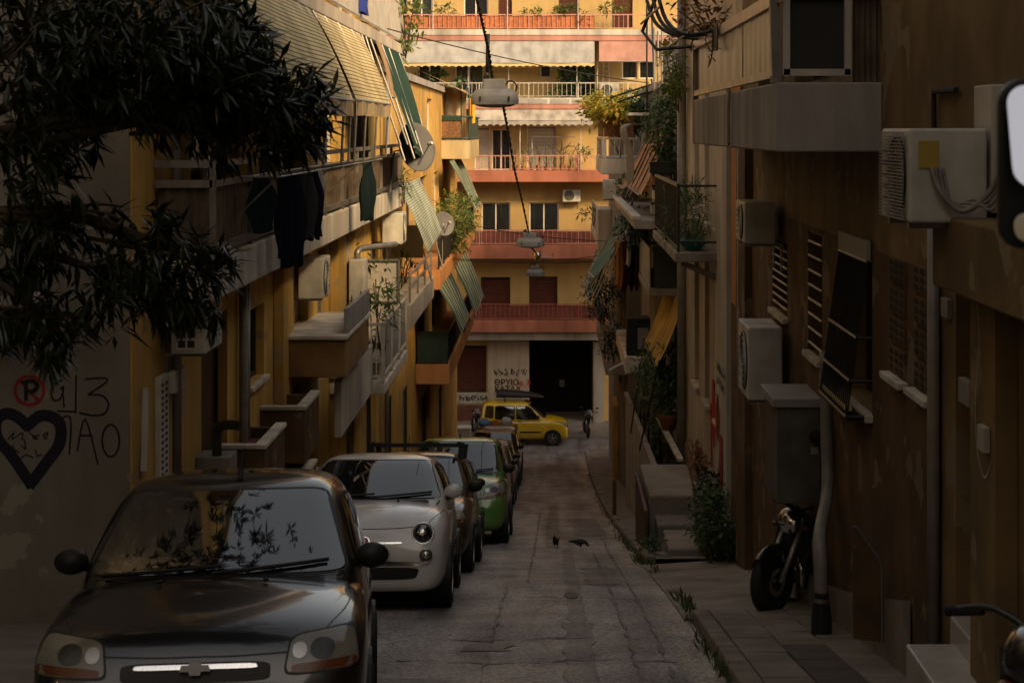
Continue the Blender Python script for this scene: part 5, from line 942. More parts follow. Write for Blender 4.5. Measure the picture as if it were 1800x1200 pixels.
for i, (c, r_, n, m, lb_) in enumerate((((1.35, 47.5, -4.6), (.42, 1.6, .75), 1100, 'leaf_dark', 'dark round bush on the lower right balcony'), ((1.85, 36.5, -2.05), (.38, 1.6, .42), 900, 'leaf_dark', 'dark leafy plants between the teal awning and the iron balcony'), ((1.95, 32.4, -4.75), (.38, 1.3, .5), 1000, 'leaf_mid', 'leafy plants under the mustard awning'), ((1.25, 52, -2.55), (.3, .8, .35), 90, 'leaf_mid', 'spiky plant beside the glazed box on the far right'), ((2.2, 31.6, -4.6), (.2, .6, .7), 500, 'leaf_mid', 'climbing plant at the grey drainpipe under the mustard awning'))):
    plant('balcony_plant', lb_, 'plant', c, r_, n, .17, .05, m, random.Random(330+i), RP, base=(c[0], c[1], c[2]-r_[2]-.05), stems=5)
single('terracotta_pot', MB().lathe([(.12, 0), (.2, .25), (.22, .3), (.17, .3), (.01, .26)], (2.15, 31.6, -5.55), n=18), 'terracotta', 'red pot below the plants under the mustard awning', 'pot', smooth=True)
rk2 = thing('drying_rack', 'grey drying rack below the teal awning on the right', 'drying rack', (1.7, 37.0, -2.3))
for q in (36.6, 37.6, 38.6): part(rk2, 'arm', MB().tube(cat([(1.95, q, -2.2), (1.55, q, -2.22), (1.4, q, -2.5)], 4), .018, 6), 'galvanised')
for dx in (1.45, 1.6, 1.75): part(rk2, 'bar', MB().tube([(dx, 36.5, -2.42), (dx, 38.7, -2.42)], .01, 5), 'galvanised')
rg_ = [('cloth_orange', 'orange towel on the right drying rack', 1.42, 37.0), ('cloth_red', 'dark red towel on the right drying rack', 1.56, 37.2), ('cloth_black', 'black garment in the middle of the right drying rack', 1.68, 36.9), ('cloth_white', 'pale sock hanging on the right drying rack', 1.62, 36.7), ('cloth_red', 'maroon dress hanging nearest the dark green panel', 1.8, 37.0)]
for m, lb_, x, y in rg_:
    w_, h = (.10, .5) if 'sock' in lb_ else (.16, 1.0); single('hung_cloth', MB().sheet(lambda u, v, x=x, y=y, w_=w_, h=h: (x-w_/2+w_*u+.02*math.sin(v*3), y+.03*math.sin(u*9+v), -2.43-h*v*(1-.08*math.sin(u*7))), 8, 8), m, lb_, 'laundry', 'laundry on the right rack', smooth=True)
for i, (c, m) in enumerate((((2.0, 31.8, -1.35), 'rail_dark'), ((2.0, 31.6, -1.25), 'terracotta'), ((1.98, 31.5, -1.5), 'panel_white'))):
    pass
hk = thing('bent_rails', 'row of dark bent railing hooks beside the vine balcony', 'railing', (1.75, 38.5, -1.0))
for q in range(6): yq = 36.6+q*.55; part(hk, 'hook', MB().tube(cat([(1.98, yq, .12), (1.62, yq, .08), (1.60, yq, -.15), (1.72, yq, -.5), (1.72, yq, -1.5)], 5), .028, 6), 'pipe_grey', smooth=True)
part(hk, 'rail', MB().tube([(1.66, 36.4, .1), (1.66, 39.6, .1)], .025, 6), 'pipe_grey'); part(hk, 'shelf', MB().box(1.62, 2.3, 36.2, 37.2, .30, .36), 'slab_white')
cl = thing('stacked_crates', 'small stack of crates on the balcony above the iron railing', 'crates', (2.0, 31.6, -1.58))
for i, (z, m, w_) in enumerate(((-1.55, 'panel_grey', .36), (-1.28, 'panel_white', .30), (-1.02, 'terracotta', .34), (-.80, 'rail_dark', .42))):
    c_ = part(cl, 'crate', MB().box(2.0-w_/2, 2.0+w_/2, 31.35, 31.75, z, z+.2), m, bevel=.01); part(c_, 'rim', MB().box(1.99-w_/2, 2.01+w_/2, 31.34, 31.76, z+.17, z+.205), 'rail_dark')
for i, (c, r_, n, m, lb_) in enumerate((((2.2, 34.5, -6.2), (.2, 1.2, .5), 600, 'leaf_mid', 'shrub beside the sloping stone coping on the right'), ((1.9, 40.5, -1.35), (.3, .9, .3), 400, 'leaf_mid', 'plants along the white coping below the bent hooks'), ((1.62, 45, -5.6), (.3, 1.2, .5), 500, 'leaf_dark', 'dark plants hanging below the white balcony slab'), ((2.3, 27.2, -5.25), (.08, .9, .25), 160, 'leaf_dry', 'dry weeds behind the concrete landing'))):
    plant('garden_plant', lb_, 'plant', c, r_, n, .15, .05, m, random.Random(360+i), RP, base=(c[0], c[1], c[2]-r_[2]-.05), stems=5)
pp = thing('tall_poles', 'thin tall poles rising beside the grey drainpipe', 'poles', (2.2, 34, -1.7))
for x, y in ((2.3, 33.2), (2.18, 34.0), (2.1, 35.2), (2.25, 36.4)): part(pp, 'pole', MB().tube([(x, y, -1.6), (x, y, 2.1)], .024, 6), 'pipe_grey')
part(pp, 'crossbar', MB().tube([(2.3, 33.2, .9), (2.25, 36.4, .9)], .015, 6), 'pipe_grey')
# stairs, railings and retaining walls below the pale house
st = thing('stair_landing', 'worn concrete landing block beside the right pavement', 'landing', (1.9, 26, rz(26)))
part(st, 'block', MB().hexa([(1.46, 25.9, rz(26)-.1), (2.28, 25.9, rz(26)-.1), (2.28, 28.2, rz(28)-.1), (1.42, 28.2, rz(28)-.1), (1.48, 25.9, -5.55), (2.28, 25.9, -5.55), (2.28, 28.1, -5.5), (1.44, 28.1, -5.5)]), 'concrete', bevel=.03); part(st, 'step', MB().box(1.55, 2.25, 25.2, 25.898, rz(25.5)-.1, -5.83), 'concrete', bevel=.03)
part(st, 'side_board', MB().box(1.36, 1.415, 25.2, 28.0, rz(26)-.2, -5.62), 'door_wood', bevel=.01)
single('step_block', MB().hexa([(1.58, 23.5, rz(23.5)-.05), (2.05, 23.5, rz(23.5)-.05), (2.05, 24.7, rz(24.7)-.05), (1.58, 24.7, rz(24.7)-.05), (1.60, 23.5, -5.76), (2.03, 23.5, -5.76), (2.03, 24.7, -5.78), (1.60, 24.7, -5.78)]), 'concrete', 'low square concrete block below the landing on the right', 'step', bevel=.03)
single('stone', MB().hexa([(1.42, 23.2, rz(23.2)), (1.6, 23.15, rz(23.2)), (1.58, 23.5, rz(23.5)), (1.44, 23.5, rz(23.5)), (1.44, 23.25, rz(23.2)+.16), (1.57, 23.2, rz(23.2)+.15), (1.56, 23.45, rz(23.4)+.17), (1.45, 23.45, rz(23.4)+.16)]), 'concrete', 'small rough stone at the kerb before the concrete block', 'stone', bevel=.03)
single('retaining_wall', MB().hexa([(2.06, 22.9, rz(23)-.1), (2.2, 22.9, rz(23)-.1), (2.3, 29, rz(29)-.1), (2.25, 29, rz(29)-.1), (2.06, 22.9, -5.45), (2.2, 22.9, -5.45), (2.3, 29, -5.3), (2.25, 29, -5.3)]), 'brown_plaster', 'low sloping retaining wall behind the shrub on the right', 'wall', bevel=.02)
plant('shrub', 'pale green shrub growing beside the concrete steps', 'shrub', (2.20, 22.75, -5.2), (.30, .9, .40), 1500, .09, .05, 'leaf_mid', random.Random(340), base=(2.25, 22.75, -5.75), stems=8); plant('shrub', 'dark upper branches of the shrub against the red graffiti', 'shrub', (2.26, 23.7, -4.98), (.2, .6, .24), 500, .09, .045, 'leaf_dark', random.Random(341), base=(2.28, 23.6, -5.6), stems=6); plant('weed_clump', 'small leafy weeds at the kerb corner before the landing', 'weeds', (1.40, 23.9, rz(24)+.2), (.16, .5, .16), 180, .08, .04, 'leaf_mid', random.Random(342), base=(1.4, 23.9, rz(24)+.1))
hr = thing('stair_railing', 'white plank handrail of the stairs behind the landing', 'railing', (2.0, 30, rz(30))); part(hr, 'plank', MB().bar(at(1157, 733, 33), at(1196, 808, 29), .10, .05), 'slab_white'); 
for f in (.1, .5, .9): p_ = at(1157, 733, 33).lerp(at(1196, 808, 29), f); part(hr, 'post', MB().bar((p_.x, p_.y, rz(p_.y)), p_, .04), 'rail_dark')
h2 = thing('stair_railing', 'long sloping stone coping beside the iron gate on the right', 'railing', (1.6, 36, rz(36))); part(h2, 'coping', MB().bar(at(1100, 690, 42), at(1152, 824, 28.5), .10, .06), 'concrete'); part(h2, 'wall', MB().prism([at(1100, 692, 42), at(1152, 826, 28.5), (at(1152, 826, 28.5).x, 28.5, rz(28.5)-.1), (at(1100, 690, 42).x, 42, rz(42)-.1)], (.07, 0, 0)), 'slab_grey')
gt_ = thing('iron_gate', 'dark iron gate standing open at the right pavement', 'gate', (1.55, 40, rz(40))); part(gt_, 'frame', MB().tube([at(1112, 860, 40), at(1112, 715, 40), at(1140, 715, 40), at(1140, 850, 40)], .03, 6).tube([at(1112, 745, 40), at(1140, 745, 40)], .02, 6).tube([at(1112, 732, 40), at(1140, 732, 40)], .02, 6), 'rail_dark'); part(gt_, 'bars', MB().tube([at(1119, 860, 40), at(1119, 715, 40)], .018, 5).tube([at(1126, 860, 40), at(1126, 715, 40)], .018, 5).tube([at(1133, 856, 40), at(1133, 715, 40)], .018, 5), 'rail_dark', kind='stuff')
Yb = 37.0
bo = thing('bollard', 'rusty metal bollard on the right pavement edge', 'bollard', (xx(1080, Yb), Yb, rz(Yb)+.1)); part(bo, 'post', MB().lathe([(.05, 0), (.045, .02), (.045, .72), (.035, .77), (.01, .79)], (xx(1080, Yb), Yb, rz(Yb)+.1), n=12), 'rust', smooth=True); part(bo, 'base_plate', MB().lathe([(.09, 0), (.09, .015), (.05, .02)], (xx(1080, Yb), Yb, rz(Yb)+.105), n=12), 'rust')
# ------------------------------------------------------------------ unseen blocks added behind and beside the camera to darken the near street
up = thing('crest_sky_blocker', 'unseen plastered block added across the top of the street to close off the sky', 'building', (0, -48, rz(-48))); zt_ = 30.0; Tu = lambda a, b, c: (a, -44+c, b)
uo = [(x, x+1.6, z, z+1.7) for x in range(-30, 30, 5) for z in (9, 12.2, 15.4, 18.6, 21.8, 25)]
part(up, 'wall', wall(Tu, -34, 34, 4, zt_, uo, .3), 'cream_plaster')
for o_ in uo: part(up, 'window', tbox(MB(), Tu, *o_, -.25, -.2), 'pane')
part(up, 'core', MB().box(-34, 34, -58, -44.35, 4, zt_-.05), 'slab_grey')
lw = thing('yard_sky_blocker', 'unseen plastered block added behind the oleander yard to cut the skylight', 'building', (-10, 0, rz(0))); Tl2 = TL(-7.2); lo2 = [(y, y+1.4, z, z+1.8) for y in range(-12, 12, 4) for z in (-1, 2.1, 5.2, 8.3, 11.4)]  # added out of view, its height raised to cut skylight near the camera
part(lw, 'wall', wall(Tl2, -20, 14.3, -6, 15, lo2, .3), 'grey_plaster')
for o_ in lo2: part(lw, 'window', tbox(MB(), Tl2, *o_, -.25, -.2), 'pane')
part(lw, 'core', MB().box(-15, -7.6, -20, 14.2, -6, 14.95), 'slab_grey')
# ------------------------------------------------------------------ vehicles
mat('car_glass', (.010, .012, .014), rough=.03, var=.4, scale=2, bump=0, spec=.5); MATS['car_glass'].node_tree.nodes['Principled BSDF'].inputs['IOR'].default_value = 2.2; mat('trim', (.015, .015, .015), rough=.5, var=.2, bump=.03); mat('lamp_glass', (.21, .20, .16), rough=.12, var=.2, scale=8, bump=.02, spec=.6); mat('lamp_amber', (.15, .045, .014), rough=.2, var=.1, bump=0); mat('lamp_red', (.28, .02, .015), rough=.2, var=.1, bump=0); mat('plate_white', (.55, .54, .5), rough=.5, var=.1, bump=0); metalm('rim_silver', (.42, .41, .39), metal=.8, rough=.35)
def evalmesh(mb, lv):
    me = mb.mesh('tmp'); recalc(me); o = bpy.data.objects.new('tmp', me); col.objects.link(o); sm = o.modifiers.new('s', 'SUBSURF'); sm.levels = sm.render_levels = lv
    dg = bpy.context.evaluated_depsgraph_get(); out = bpy.data.meshes.new_from_object(o.evaluated_get(dg)); bpy.data.objects.remove(o); bpy.data.meshes.remove(me)
    for p in out.polygons: p.use_smooth = True
    return out
def lower_body(st):
    mb = MB(); n = 0
    for (u, W, zb_, zs, zc) in st:
        h = zs-zb_
        half = [(0, zb_), (.55*W, zb_), (.90*W, zb_), (.985*W, zb_+.22*h), (W, zb_+.55*h), (.99*W, zs-.16*h), (.93*W, zs), (.60*W, zs+(zc-zs)*.72), (.3*W, zs+(zc-zs)*.95)]
        ring = half+[(0, zc)]+[(-a, b) for a, b in half[:0:-1]]; n = len(ring); mb.v += [Vector((a, u, b)) for a, b in ring]
    for i in range(len(st)-1):
        for k in range(n): mb.f.append([i*n+k, i*n+(k+1) % n, (i+1)*n+(k+1) % n, (i+1)*n+k])
    for base, u in ((0, st[0]), ((len(st)-1)*n, st[-1])):
        c = len(mb.v); mb.v.append(Vector((0, u[0], (u[2]+u[4])/2)))
        for k in range(n): mb.f.append([base+k, base+(k+1) % n, c])
    return mb
def cabin(rings):
    mb = MB(); n = 0
    sh = [(0, 0), (.36, .012), (.66, .05), (.86, .12), (.97, .24)]
    for (z, uf, ur, hw) in rings:
        L = ur-uf; half = [(hw*a, uf+d*min(1, L/2.4)) for a, d in sh]+[(hw, uf+L*.28), (hw*1.01, uf+L*.5), (hw, uf+L*.74)]+[(hw*a, ur-d*.7*min(1, L/2.4)) for a, d in sh[::-1]]
        ring = half+[(-a, b) for a, b in half[-2:0:-1]]; n = len(ring); mb.v += [Vector((a, b, z)) for a, b in ring]
    for i in range(len(rings)-1):
        for k in range(n): mb.f.append([i*n+k, i*n+(k+1) % n, (i+1)*n+(k+1) % n, (i+1)*n+k])
    o = (len(rings)-1)*n; z, uf, ur, hw = rings[-1]; c = len(mb.v); mb.v.append(Vector((0, (uf+ur)/2, z+.004)))
    for k in range(n): mb.f.append([o+k, o+(k+1) % n, c])
    return mb
def ppatch(bvh, q, axis, off, n=10, ex=8, side=1):
    """curved quad patch laid on the body: q four 2D corners, projected from the front, side or top"""
    mb = MB(); q = [Vector(p) for p in q]
    def fn(u, v):
        a, b = 2*u-1, 2*v-1; r_ = max(abs(a), abs(b), 1e-6)
        k = 1/max(1e-9, (abs(a/r_)**ex+abs(b/r_)**ex)**(1/ex)) if r_ > 1e-5 else 1; a, b = a*k, b*k; u, v = (a+1)/2, (b+1)/2
        p = q[0].lerp(q[1], u).lerp(q[3].lerp(q[2], u), v)
        if axis == 'f': o, d = Vector((p.x, -2, p.y)), Vector((0, 1, 0))
        elif axis == 'b': o, d = Vector((p.x, 8, p.y)), Vector((0, -1, 0))
        elif axis == 's': o, d = Vector((3*side, p.x, p.y)), Vector((-side, 0, 0))
        else: o, d = Vector((p.x, p.y, 4)), Vector((0, 0, -1))
        h = bvh.ray_cast(o, d)
        if h[0] is None:
            h = bvh.find_nearest(o+d*(2 if axis != 's' else 2.2))
        nn = h[1] if h[1].dot(d) < 0 else -h[1]
        return h[0]+nn*off
    return mb.sheet(fn, n, n)
def seam(bvh, pts, axis, m, par, name='seam', wd=.007, side=1):
    mb = MB()
    P = cat([Vector((a, b, 0)) for a, b in pts], 6)
    for i in range(len(P)-1):
        d = (P[i+1]-P[i]).normalized(); s = Vector((-d.y, d.x, 0))*wd/2; qs = []
        for p in (P[i]-s, P[i]+s, P[i+1]+s, P[i+1]-s):
            if axis == 'f': o, dd = Vector((p.x, -2, p.y)), Vector((0, 1, 0))
            elif axis == 's': o, dd = Vector((3*side, p.x, p.y)), Vector((-side, 0, 0))
            else: o, dd = Vector((p.x, p.y, 4)), Vector((0, 0, -1))
            h = bvh.ray_cast(o, dd)
            if h[0] is None: break
            qs.append(h[0]-dd*.0015)
        if len(qs) == 4: mb.add(qs, [(0,1,2,3)])
    if mb.v: part(par, name, mb, m, world=False, fix=False)
def wheel(par, x, y, r, wd, side, rimm='rim_silver', spokes=5, dark=False):
    c = Vector((x, y, r)); ax = (side, 0, 0); w2 = wd/2
    o = part(par, 'wheel', MB().lathe([(r*.62, -w2), (r*.9, -w2), (r*.985, -w2*.75), (r, -w2*.3), (r, w2*.3), (r*.985, w2*.75), (r*.9, w2), (r*.66, w2*.98), (r*.62, w2*.6)], c, ax, 28), 'rubber', smooth=True, world=False)
    mb = MB(); mb.lathe([(r*.64, w2*.85), (r*.64, w2*.95), (r*.58, w2*.95), (r*.56, w2*.4), (.02, w2*.3)], c, ax, 24)
    for k in range(spokes):
        t = 2*math.pi*k/spokes+.3; d = Vector((0, math.cos(t), math.sin(t))); off = Vector((side*w2*.75, 0, 0)); mb.bar(c+off+d*r*.08, c+off+d*r*.6, r*.16, r*.08, up=(1, 0, 0))
    mb.lathe([(r*.14, w2*.6), (r*.13, w2*.9), (.01, w2*.92)], c, ax, 12)
    part(o, 'rim', mb, rimm, world=False); return o
def mirror(par, side, p, paintm, sz=1.0):
    p = Vector(p); c = p+Vector((side*.12*sz, -.02, .05*sz))
    o = part(par, 'wing_mirror', MB().ell(c, (.115*sz, .07*sz, .085*sz), 14, 8).tube([p, c], .025, 6), paintm, smooth=True, world=False)
    part(o, 'mirror_glass', MB().box(c.x-.085*sz, c.x+.085*sz, c.y+.055*sz, c.y+.068*sz, c.z-.055*sz, c.z+.055*sz), 'car_glass', world=False)
KALOS = dict(L=3.88, st=[(0, .60, .28, .50, .52), (.035, .71, .22, .60, .64), (.09, .775, .20, .70, .755), (.22, .82, .2, .785, .845), (.5, .838, .2, .87, .925), (.92, .838, .2, .93, .995), (1.3, .838, .2, .95, 1.0), (2.5, .838, .2, .97, 1.0), (3.4, .82, .22, .98, .99), (3.7, .78, .25, .95, .96), (3.82, .7, .3, .85, .86), (3.88, .62, .35, .65, .66)],
    cab=[(.90, .90, 3.76, .80), (1.0, 1.0, 3.71, .785), (1.25, 1.42, 3.55, .715), (1.43, 1.72, 3.38, .635), (1.495, 1.88, 3.2, .53), (1.52, 2.3, 2.9, .28)],
    ws=[(-.70, .995), (.70, .995), (.555, 1.415), (-.555, 1.415)], sw=[[(1.34, .99), (2.26, .99), (2.26, 1.37), (1.80, 1.35)], [(2.34, .99), (3.22, 1.01), (3.08, 1.33), (2.34, 1.37)]], r=.285, wb=(.72, 3.17), H=1.495, head=[(.43, .60), (.79, .625), (.755, .80), (.46, .765)])
FIAT = dict(L=3.55, st=[(0, .55, .26, .50, .53), (.03, .68, .20, .62, .68), (.08, .745, .18, .72, .80), (.2, .79, .18, .82, .90), (.45, .81, .18, .91, .98), (.8, .813, .18, .955, 1.03), (1.2, .813, .18, .97, 1.03), (2.4, .813, .18, .97, 1.0), (3.1, .80, .2, .96, .97), (3.38, .76, .23, .92, .93), (3.5, .68, .3, .8, .82), (3.55, .58, .34, .6, .62)],
    cab=[(.92, .74, 3.42, .78), (1.02, .86, 3.36, .765), (1.25, 1.22, 3.16, .69), (1.40, 1.48, 2.95, .605), (1.465, 1.66, 2.75, .5), (1.488, 2.0, 2.4, .26)],
    ws=[(-.68, 1.035), (.68, 1.035), (.535, 1.405), (-.535, 1.405)], sw=[[(1.20, 1.02), (2.15, 1.02), (2.15, 1.36), (1.62, 1.35)], [(2.24, 1.02), (2.85, 1.04), (2.68, 1.30), (2.24, 1.36)]], r=.29, wb=(.68, 2.98), H=1.488, head=None)
HATCH = dict(KALOS); HATCH.update(head=[(.40, .60), (.78, .63), (.74, .76), (.44, .74)])
MPV = dict(L=3.95, st=[(0, .6, .3, .55, .57), (.04, .72, .24, .68, .72), (.1, .785, .21, .80, .86), (.22, .825, .2, .90, .96), (.5, .845, .2, .98, 1.04), (.85, .848, .2, 1.04, 1.10), (1.3, .848, .2, 1.05, 1.10), (2.6, .848, .2, 1.06, 1.1), (3.5, .83, .22, 1.06, 1.08), (3.8, .79, .25, 1.02, 1.03), (3.9, .72, .3, .9, .92), (3.95, .64, .35, .7, .72)],
    cab=[(1.0, .80, 3.86, .81), (1.1, .90, 3.84, .80), (1.38, 1.28, 3.76, .745), (1.58, 1.55, 3.62, .675), (1.65, 1.74, 3.45, .57), (1.68, 2.2, 3.0, .3)],
    ws=[(-.71, 1.10), (.71, 1.10), (.60, 1.585), (-.60, 1.585)], sw=[[(1.25, 1.09), (2.2, 1.09), (2.2, 1.53), (1.66, 1.51)], [(2.28, 1.09), (3.3, 1.1), (3.2, 1.50), (2.28, 1.53)]], r=.31, wb=(.74, 3.25), H=1.68, head=[(.46, .70), (.81, .76), (.78, .98), (.52, .90)])
WAGON = dict(L=3.5, st=[(0, .55, .3, .55, .57), (.04, .68, .24, .70, .74), (.1, .75, .22, .80, .86), (.25, .79, .22, .88, .94), (.5, .80, .22, .93, 1.0), (.78, .80, .22, .99, 1.05), (1.2, .80, .22, 1.0, 1.05), (2.4, .80, .22, 1.0, 1.04), (3.2, .79, .24, 1.0, 1.02), (3.42, .77, .26, .98, 1.0), (3.48, .74, .28, .94, .95), (3.5, .70, .32, .85, .86)],
    cab=[(.96, .78, 3.47, .775), (1.05, .86, 3.46, .765), (1.35, 1.18, 3.42, .725), (1.56, 1.42, 3.36, .675), (1.63, 1.58, 3.25, .58), (1.66, 1.9, 3.0, .32)],
    ws=[(-.66, 1.06), (.66, 1.06), (.58, 1.56), (-.58, 1.56)], sw=[[(1.15, 1.03), (2.02, 1.03), (2.02, 1.52), (1.52, 1.50)], [(2.12, 1.03), (2.86, 1.03), (2.84, 1.52), (2.12, 1.52)], [(2.96, 1.08), (3.26, 1.10), (3.18, 1.52), (2.96, 1.52)]], r=.285, wb=(.62, 2.98), H=1.66, head=[(.46, .66), (.74, .72), (.70, .94), (.52, .86)])
BODY = {}
def car(label, sp, key, X, Y, paintm, z=None, yaw=0, pitch=None, group='cars parked along the left kerb', glass='car_glass', detail=True, far=False, scale=1.0):
    z = rz(Y) if z is None else z
    if pitch is None: pitch = -math.atan((drop(Y+3)-drop(Y+.5))/2.5)
    t = thing('parked_car', label, 'car', (X, Y, z), group, (pitch, 0, yaw)); t.scale = (scale,)*3
    if key not in BODY:
        me = evalmesh(lower_body(sp['st']), 2); m2 = evalmesh(cabin(sp['cab']), 2)
        b = bmesh.new(); b.from_mesh(me); b.from_mesh(m2); out = bpy.data.meshes.new('body'); b.to_mesh(out); bv = BVHTree.FromBMesh(b); b.free()
        for p in out.polygons: p.use_smooth = True
        b2 = bmesh.new(); b2.from_mesh(m2); bc = BVHTree.FromBMesh(b2); b2.free(); BODY[key] = (out, bv, bc)
    me0, bv, bc = BODY[key]; me = me0.copy(); me.materials.append(M(paintm)); body = part(t, 'body', me, paintm, world=False)
    P = lambda name, q, ax, off, m, n=10, ex=8, side=1, par=t, cab=False: part(par, name, ppatch(bc if cab else bv, q, ax, off, n, ex, side), m, smooth=True, world=False, fix=False)
    ws = sp['ws']; g = [(a*1.035, b+(-.012 if i < 2 else .014)) for i, (a, b) in enumerate(ws)]
    gk = P('windscreen_seal', g, 'f', .003, 'trim', 16, 14, cab=True); P('windscreen', ws, 'f', .0065, glass, 22, 16, cab=True)
    for s in (-1, 1):
        for q in sp['sw']:
            gq = [(q[0][0]-.03, q[0][1]-.02), (q[1][0]+.025, q[1][1]-.02), (q[2][0]+.025, q[2][1]+.02), (q[3][0]-.03, q[3][1]+.02)]
            P('window_seal', gq, 's', .003, 'trim', 8, 10, s); P('side_window', q, 's', .0065, glass, 10, 12, s)
    zr = sp['ws'][0][1]; P('rear_window', [(-.6, zr+.03), (.6, zr+.03), (.5, sp['H']-.12), (-.5, sp['H']-.12)], 'b', .005, glass, 10, 12, cab=True)
    r = sp['r']; W = sp['st'][6][1]
    for s in (-1, 1):
        for yw in sp['wb']:
            part(t, 'wheel_arch', MB().lathe([(r*1.2, -.25), (r*1.2, .012), (r*1.14, .014), (.02, .010)], (s*(W-.004), yw, r*1.02), (s, 0, 0), 26), 'trim', world=False)
            wheel(t, s*(W-.075), yw, r, .19, s)
        mirror(t, s, (s*(W-.10), sp['sw'][0][0][0]+.05, zr+.02), 'trim' if 'white' not in paintm else paintm, .85)
        if sp['head']:
            q = [(a*s, b) for a, b in sp['head']]; qc = (sum(a for a, _ in q)/4, sum(b for _, b in q)/4); P('headlight_surround', [(qc[0]+(a-qc[0])*1.07, qc[1]+(b-qc[1])*1.10) for a, b in q], 'f', .0035, 'trim', 12, 6); hl = P('headlight', q, 'f', .006, 'lamp_glass', 12, 6)
            cx = sum(a for a, _ in q)/4; cz = sum(b for _, b in q)/4
            P('reflector', [(cx-.06, cz-.035), (cx+.06, cz-.035), (cx+.06, cz+.055), (cx-.06, cz+.055)], 'f', .009, 'steel_dark', 6, 2.2, par=hl)
            cx2 = cx-.11*s; P('reflector', [(cx2-.035, cz-.03), (cx2+.035, cz-.03), (cx2+.035, cz+.04), (cx2-.035, cz+.04)], 'f', .0095, 'rim_silver', 6, 2.2, par=hl)
            P('indicator', [(q[0][0]+.03*s, q[0][1]+.004), (q[1][0]-.02*s, q[1][1]+.004), (q[1][0]-.02*s, q[1][1]+.045), (q[0][0]+.03*s, q[0][1]+.04)], 'f', .009, 'lamp_amber', 6, 8, par=hl)
        z0 = sp['st'][6][2]
        if detail:
            u0, u1 = sp['sw'][0][0][0]-.12, sp['sw'][0][1][0]+.04; seam(bv, [(u0, .32), (u0, zr-.02)], 's', 'trim', t, 'door_seam', .008, s); seam(bv, [(u1, .32), (u1, zr-.02)], 's', 'trim', t, 'door_seam', .008, s)
            P('door_handle', [(u1-.24, zr-.14), (u1-.08, zr-.14), (u1-.08, zr-.105), (u1-.24, zr-.105)], 's', .018, 'trim', 4, 6, s)
            P('side_moulding', [(u0+.04, .50), (sp['wb'][1]-r*1.25, .50), (sp['wb'][1]-r*1.25, .56), (u0+.04, .56)], 's', .008, 'trim', 8, 12, s)
        P('tail_light', [(s*.55, .80), (s*.74, .80), (s*.70, zr+.02), (s*.56, zr+.02)], 'b', .006, 'lamp_red', 6, 8)
    # hood seams, wipers, washer nozzles
    zc = sp['st'][5]; hu = sp['cab'][1][1]
    for s in (-1, 1):
        seam(bv, [(s*.60, .16), (s*.70, .45), (s*.735, .75), (s*.735, hu-.02)], 't', 'trim', t, 'bonnet_seam', .007)
        if detail: part(t, 'washer_nozzle', MB().ell((s*.28, hu-.19, zc[4]-.012), (.016, .02, .012), 8, 5), 'trim', world=False)
    wm = MB()
    def onws(v, w_):
        h = bc.ray_cast(Vector((v, -2, w_)), Vector((0, 1, 0))); return (h[0] if h[0] else Vector((v, 1, w_)))+Vector((0, -.025, .012))
    z1 = ws[0][1]
    for a, b in (((-.62, z1-.005), (.02, z1+.035)), ((-.02, z1+.0), (.60, z1+.05))): part(t, 'wiper', MB().tube([onws(a[0]+(b[0]-a[0])*k/8, a[1]+(b[1]-a[1])*k/8) for k in range(9)], .011, 5), 'trim', world=False)
    P('cowl', [(-.66, z1-.075), (.66, z1-.075), (.69, z1-.018), (-.69, z1-.018)], 'f', .004, 'trim', 10, 12, cab=True)
    if key != 'fiat':
        P('grille', [(-.36, .575), (.36, .575), (.36, .665), (-.36, .665)], 'f', .005, 'trim', 10, 6); P('bumper_opening', [(-.42, .30), (.42, .30), (.40, .42), (-.40, .42)], 'f', .005, 'trim', 8, 6); P('number_plate', [(-.26, .45), (.26, .45), (.26, .555), (-.26, .555)], 'f', .012, 'plate_white', 6, 20)
    part(t, 'rear_bumper_shade', MB().box(-.5, .5, sp['L']-.35, sp['L']-.3, .16, .3), 'trim', world=False)
    return t, bv, bc
for nm, c, mt in (('paint_black', (.014, .0135, .015), .2), ('paint_white', (.70, .68, .65), 0), ('paint_bronze', (.12, .085, .05), .5), ('paint_silver', (.26, .255, .245), .6), ('paint_green', (.11, .27, .045), 0), ('paint_darkgrey', (.05, .047, .045), .5), ('paint_navy', (.025, .03, .05), .4), ('paint_brown', (.075, .05, .032), .5), ('paint_yellow', (.74, .48, .012), 0), ('paint_grey', (.10, .095, .09), .5)): paint(nm, c, mt)
kal, bvk, bck = car('near black hatchback facing up the street under the oleander', KALOS, 'kalos', -1.72, 8.15, 'paint_black', yaw=R(5.5))
# chrome grille bar, emblem and stub aerial of the black car
part(kal, 'grille_bar', ppatch(bvk, [(-.30, .632), (.30, .632), (.29, .653), (-.29, .653)], 'f', .016, 12, 8), 'chrome', smooth=True, world=False, fix=False)
ez = .642; h = bvk.ray_cast(Vector((0, -2, ez)), Vector((0, 1, 0)))[0]
em = MB().prism([(-.075, h.y-.045, ez-.012), (-.03, h.y-.045, ez-.012), (-.025, h.y-.045, ez-.030), (.025, h.y-.045, ez-.030), (.03, h.y-.045, ez-.012), (.075, h.y-.045, ez-.012), (.065, h.y-.045, ez+.016), (.03, h.y-.045, ez+.016), (.025, h.y-.045, ez+.034), (-.025, h.y-.045, ez+.034), (-.03, h.y-.045, ez+.016), (-.065, h.y-.045, ez+.016)], (0, .02, 0)); part(kal, 'emblem', em, 'chrome', world=False)
part(kal, 'aerial', MB().tube([(.05, 1.86, 1.47), (.05, 1.90, 1.53), (.06, 1.98, 1.66)], [.022, .009, .006], 6), 'trim', world=False)
fi, bvf, bcf = car('small rounded white city car with round headlights', FIAT, 'fiat', -1.81, 16.3, 'paint_white', yaw=R(1.2))
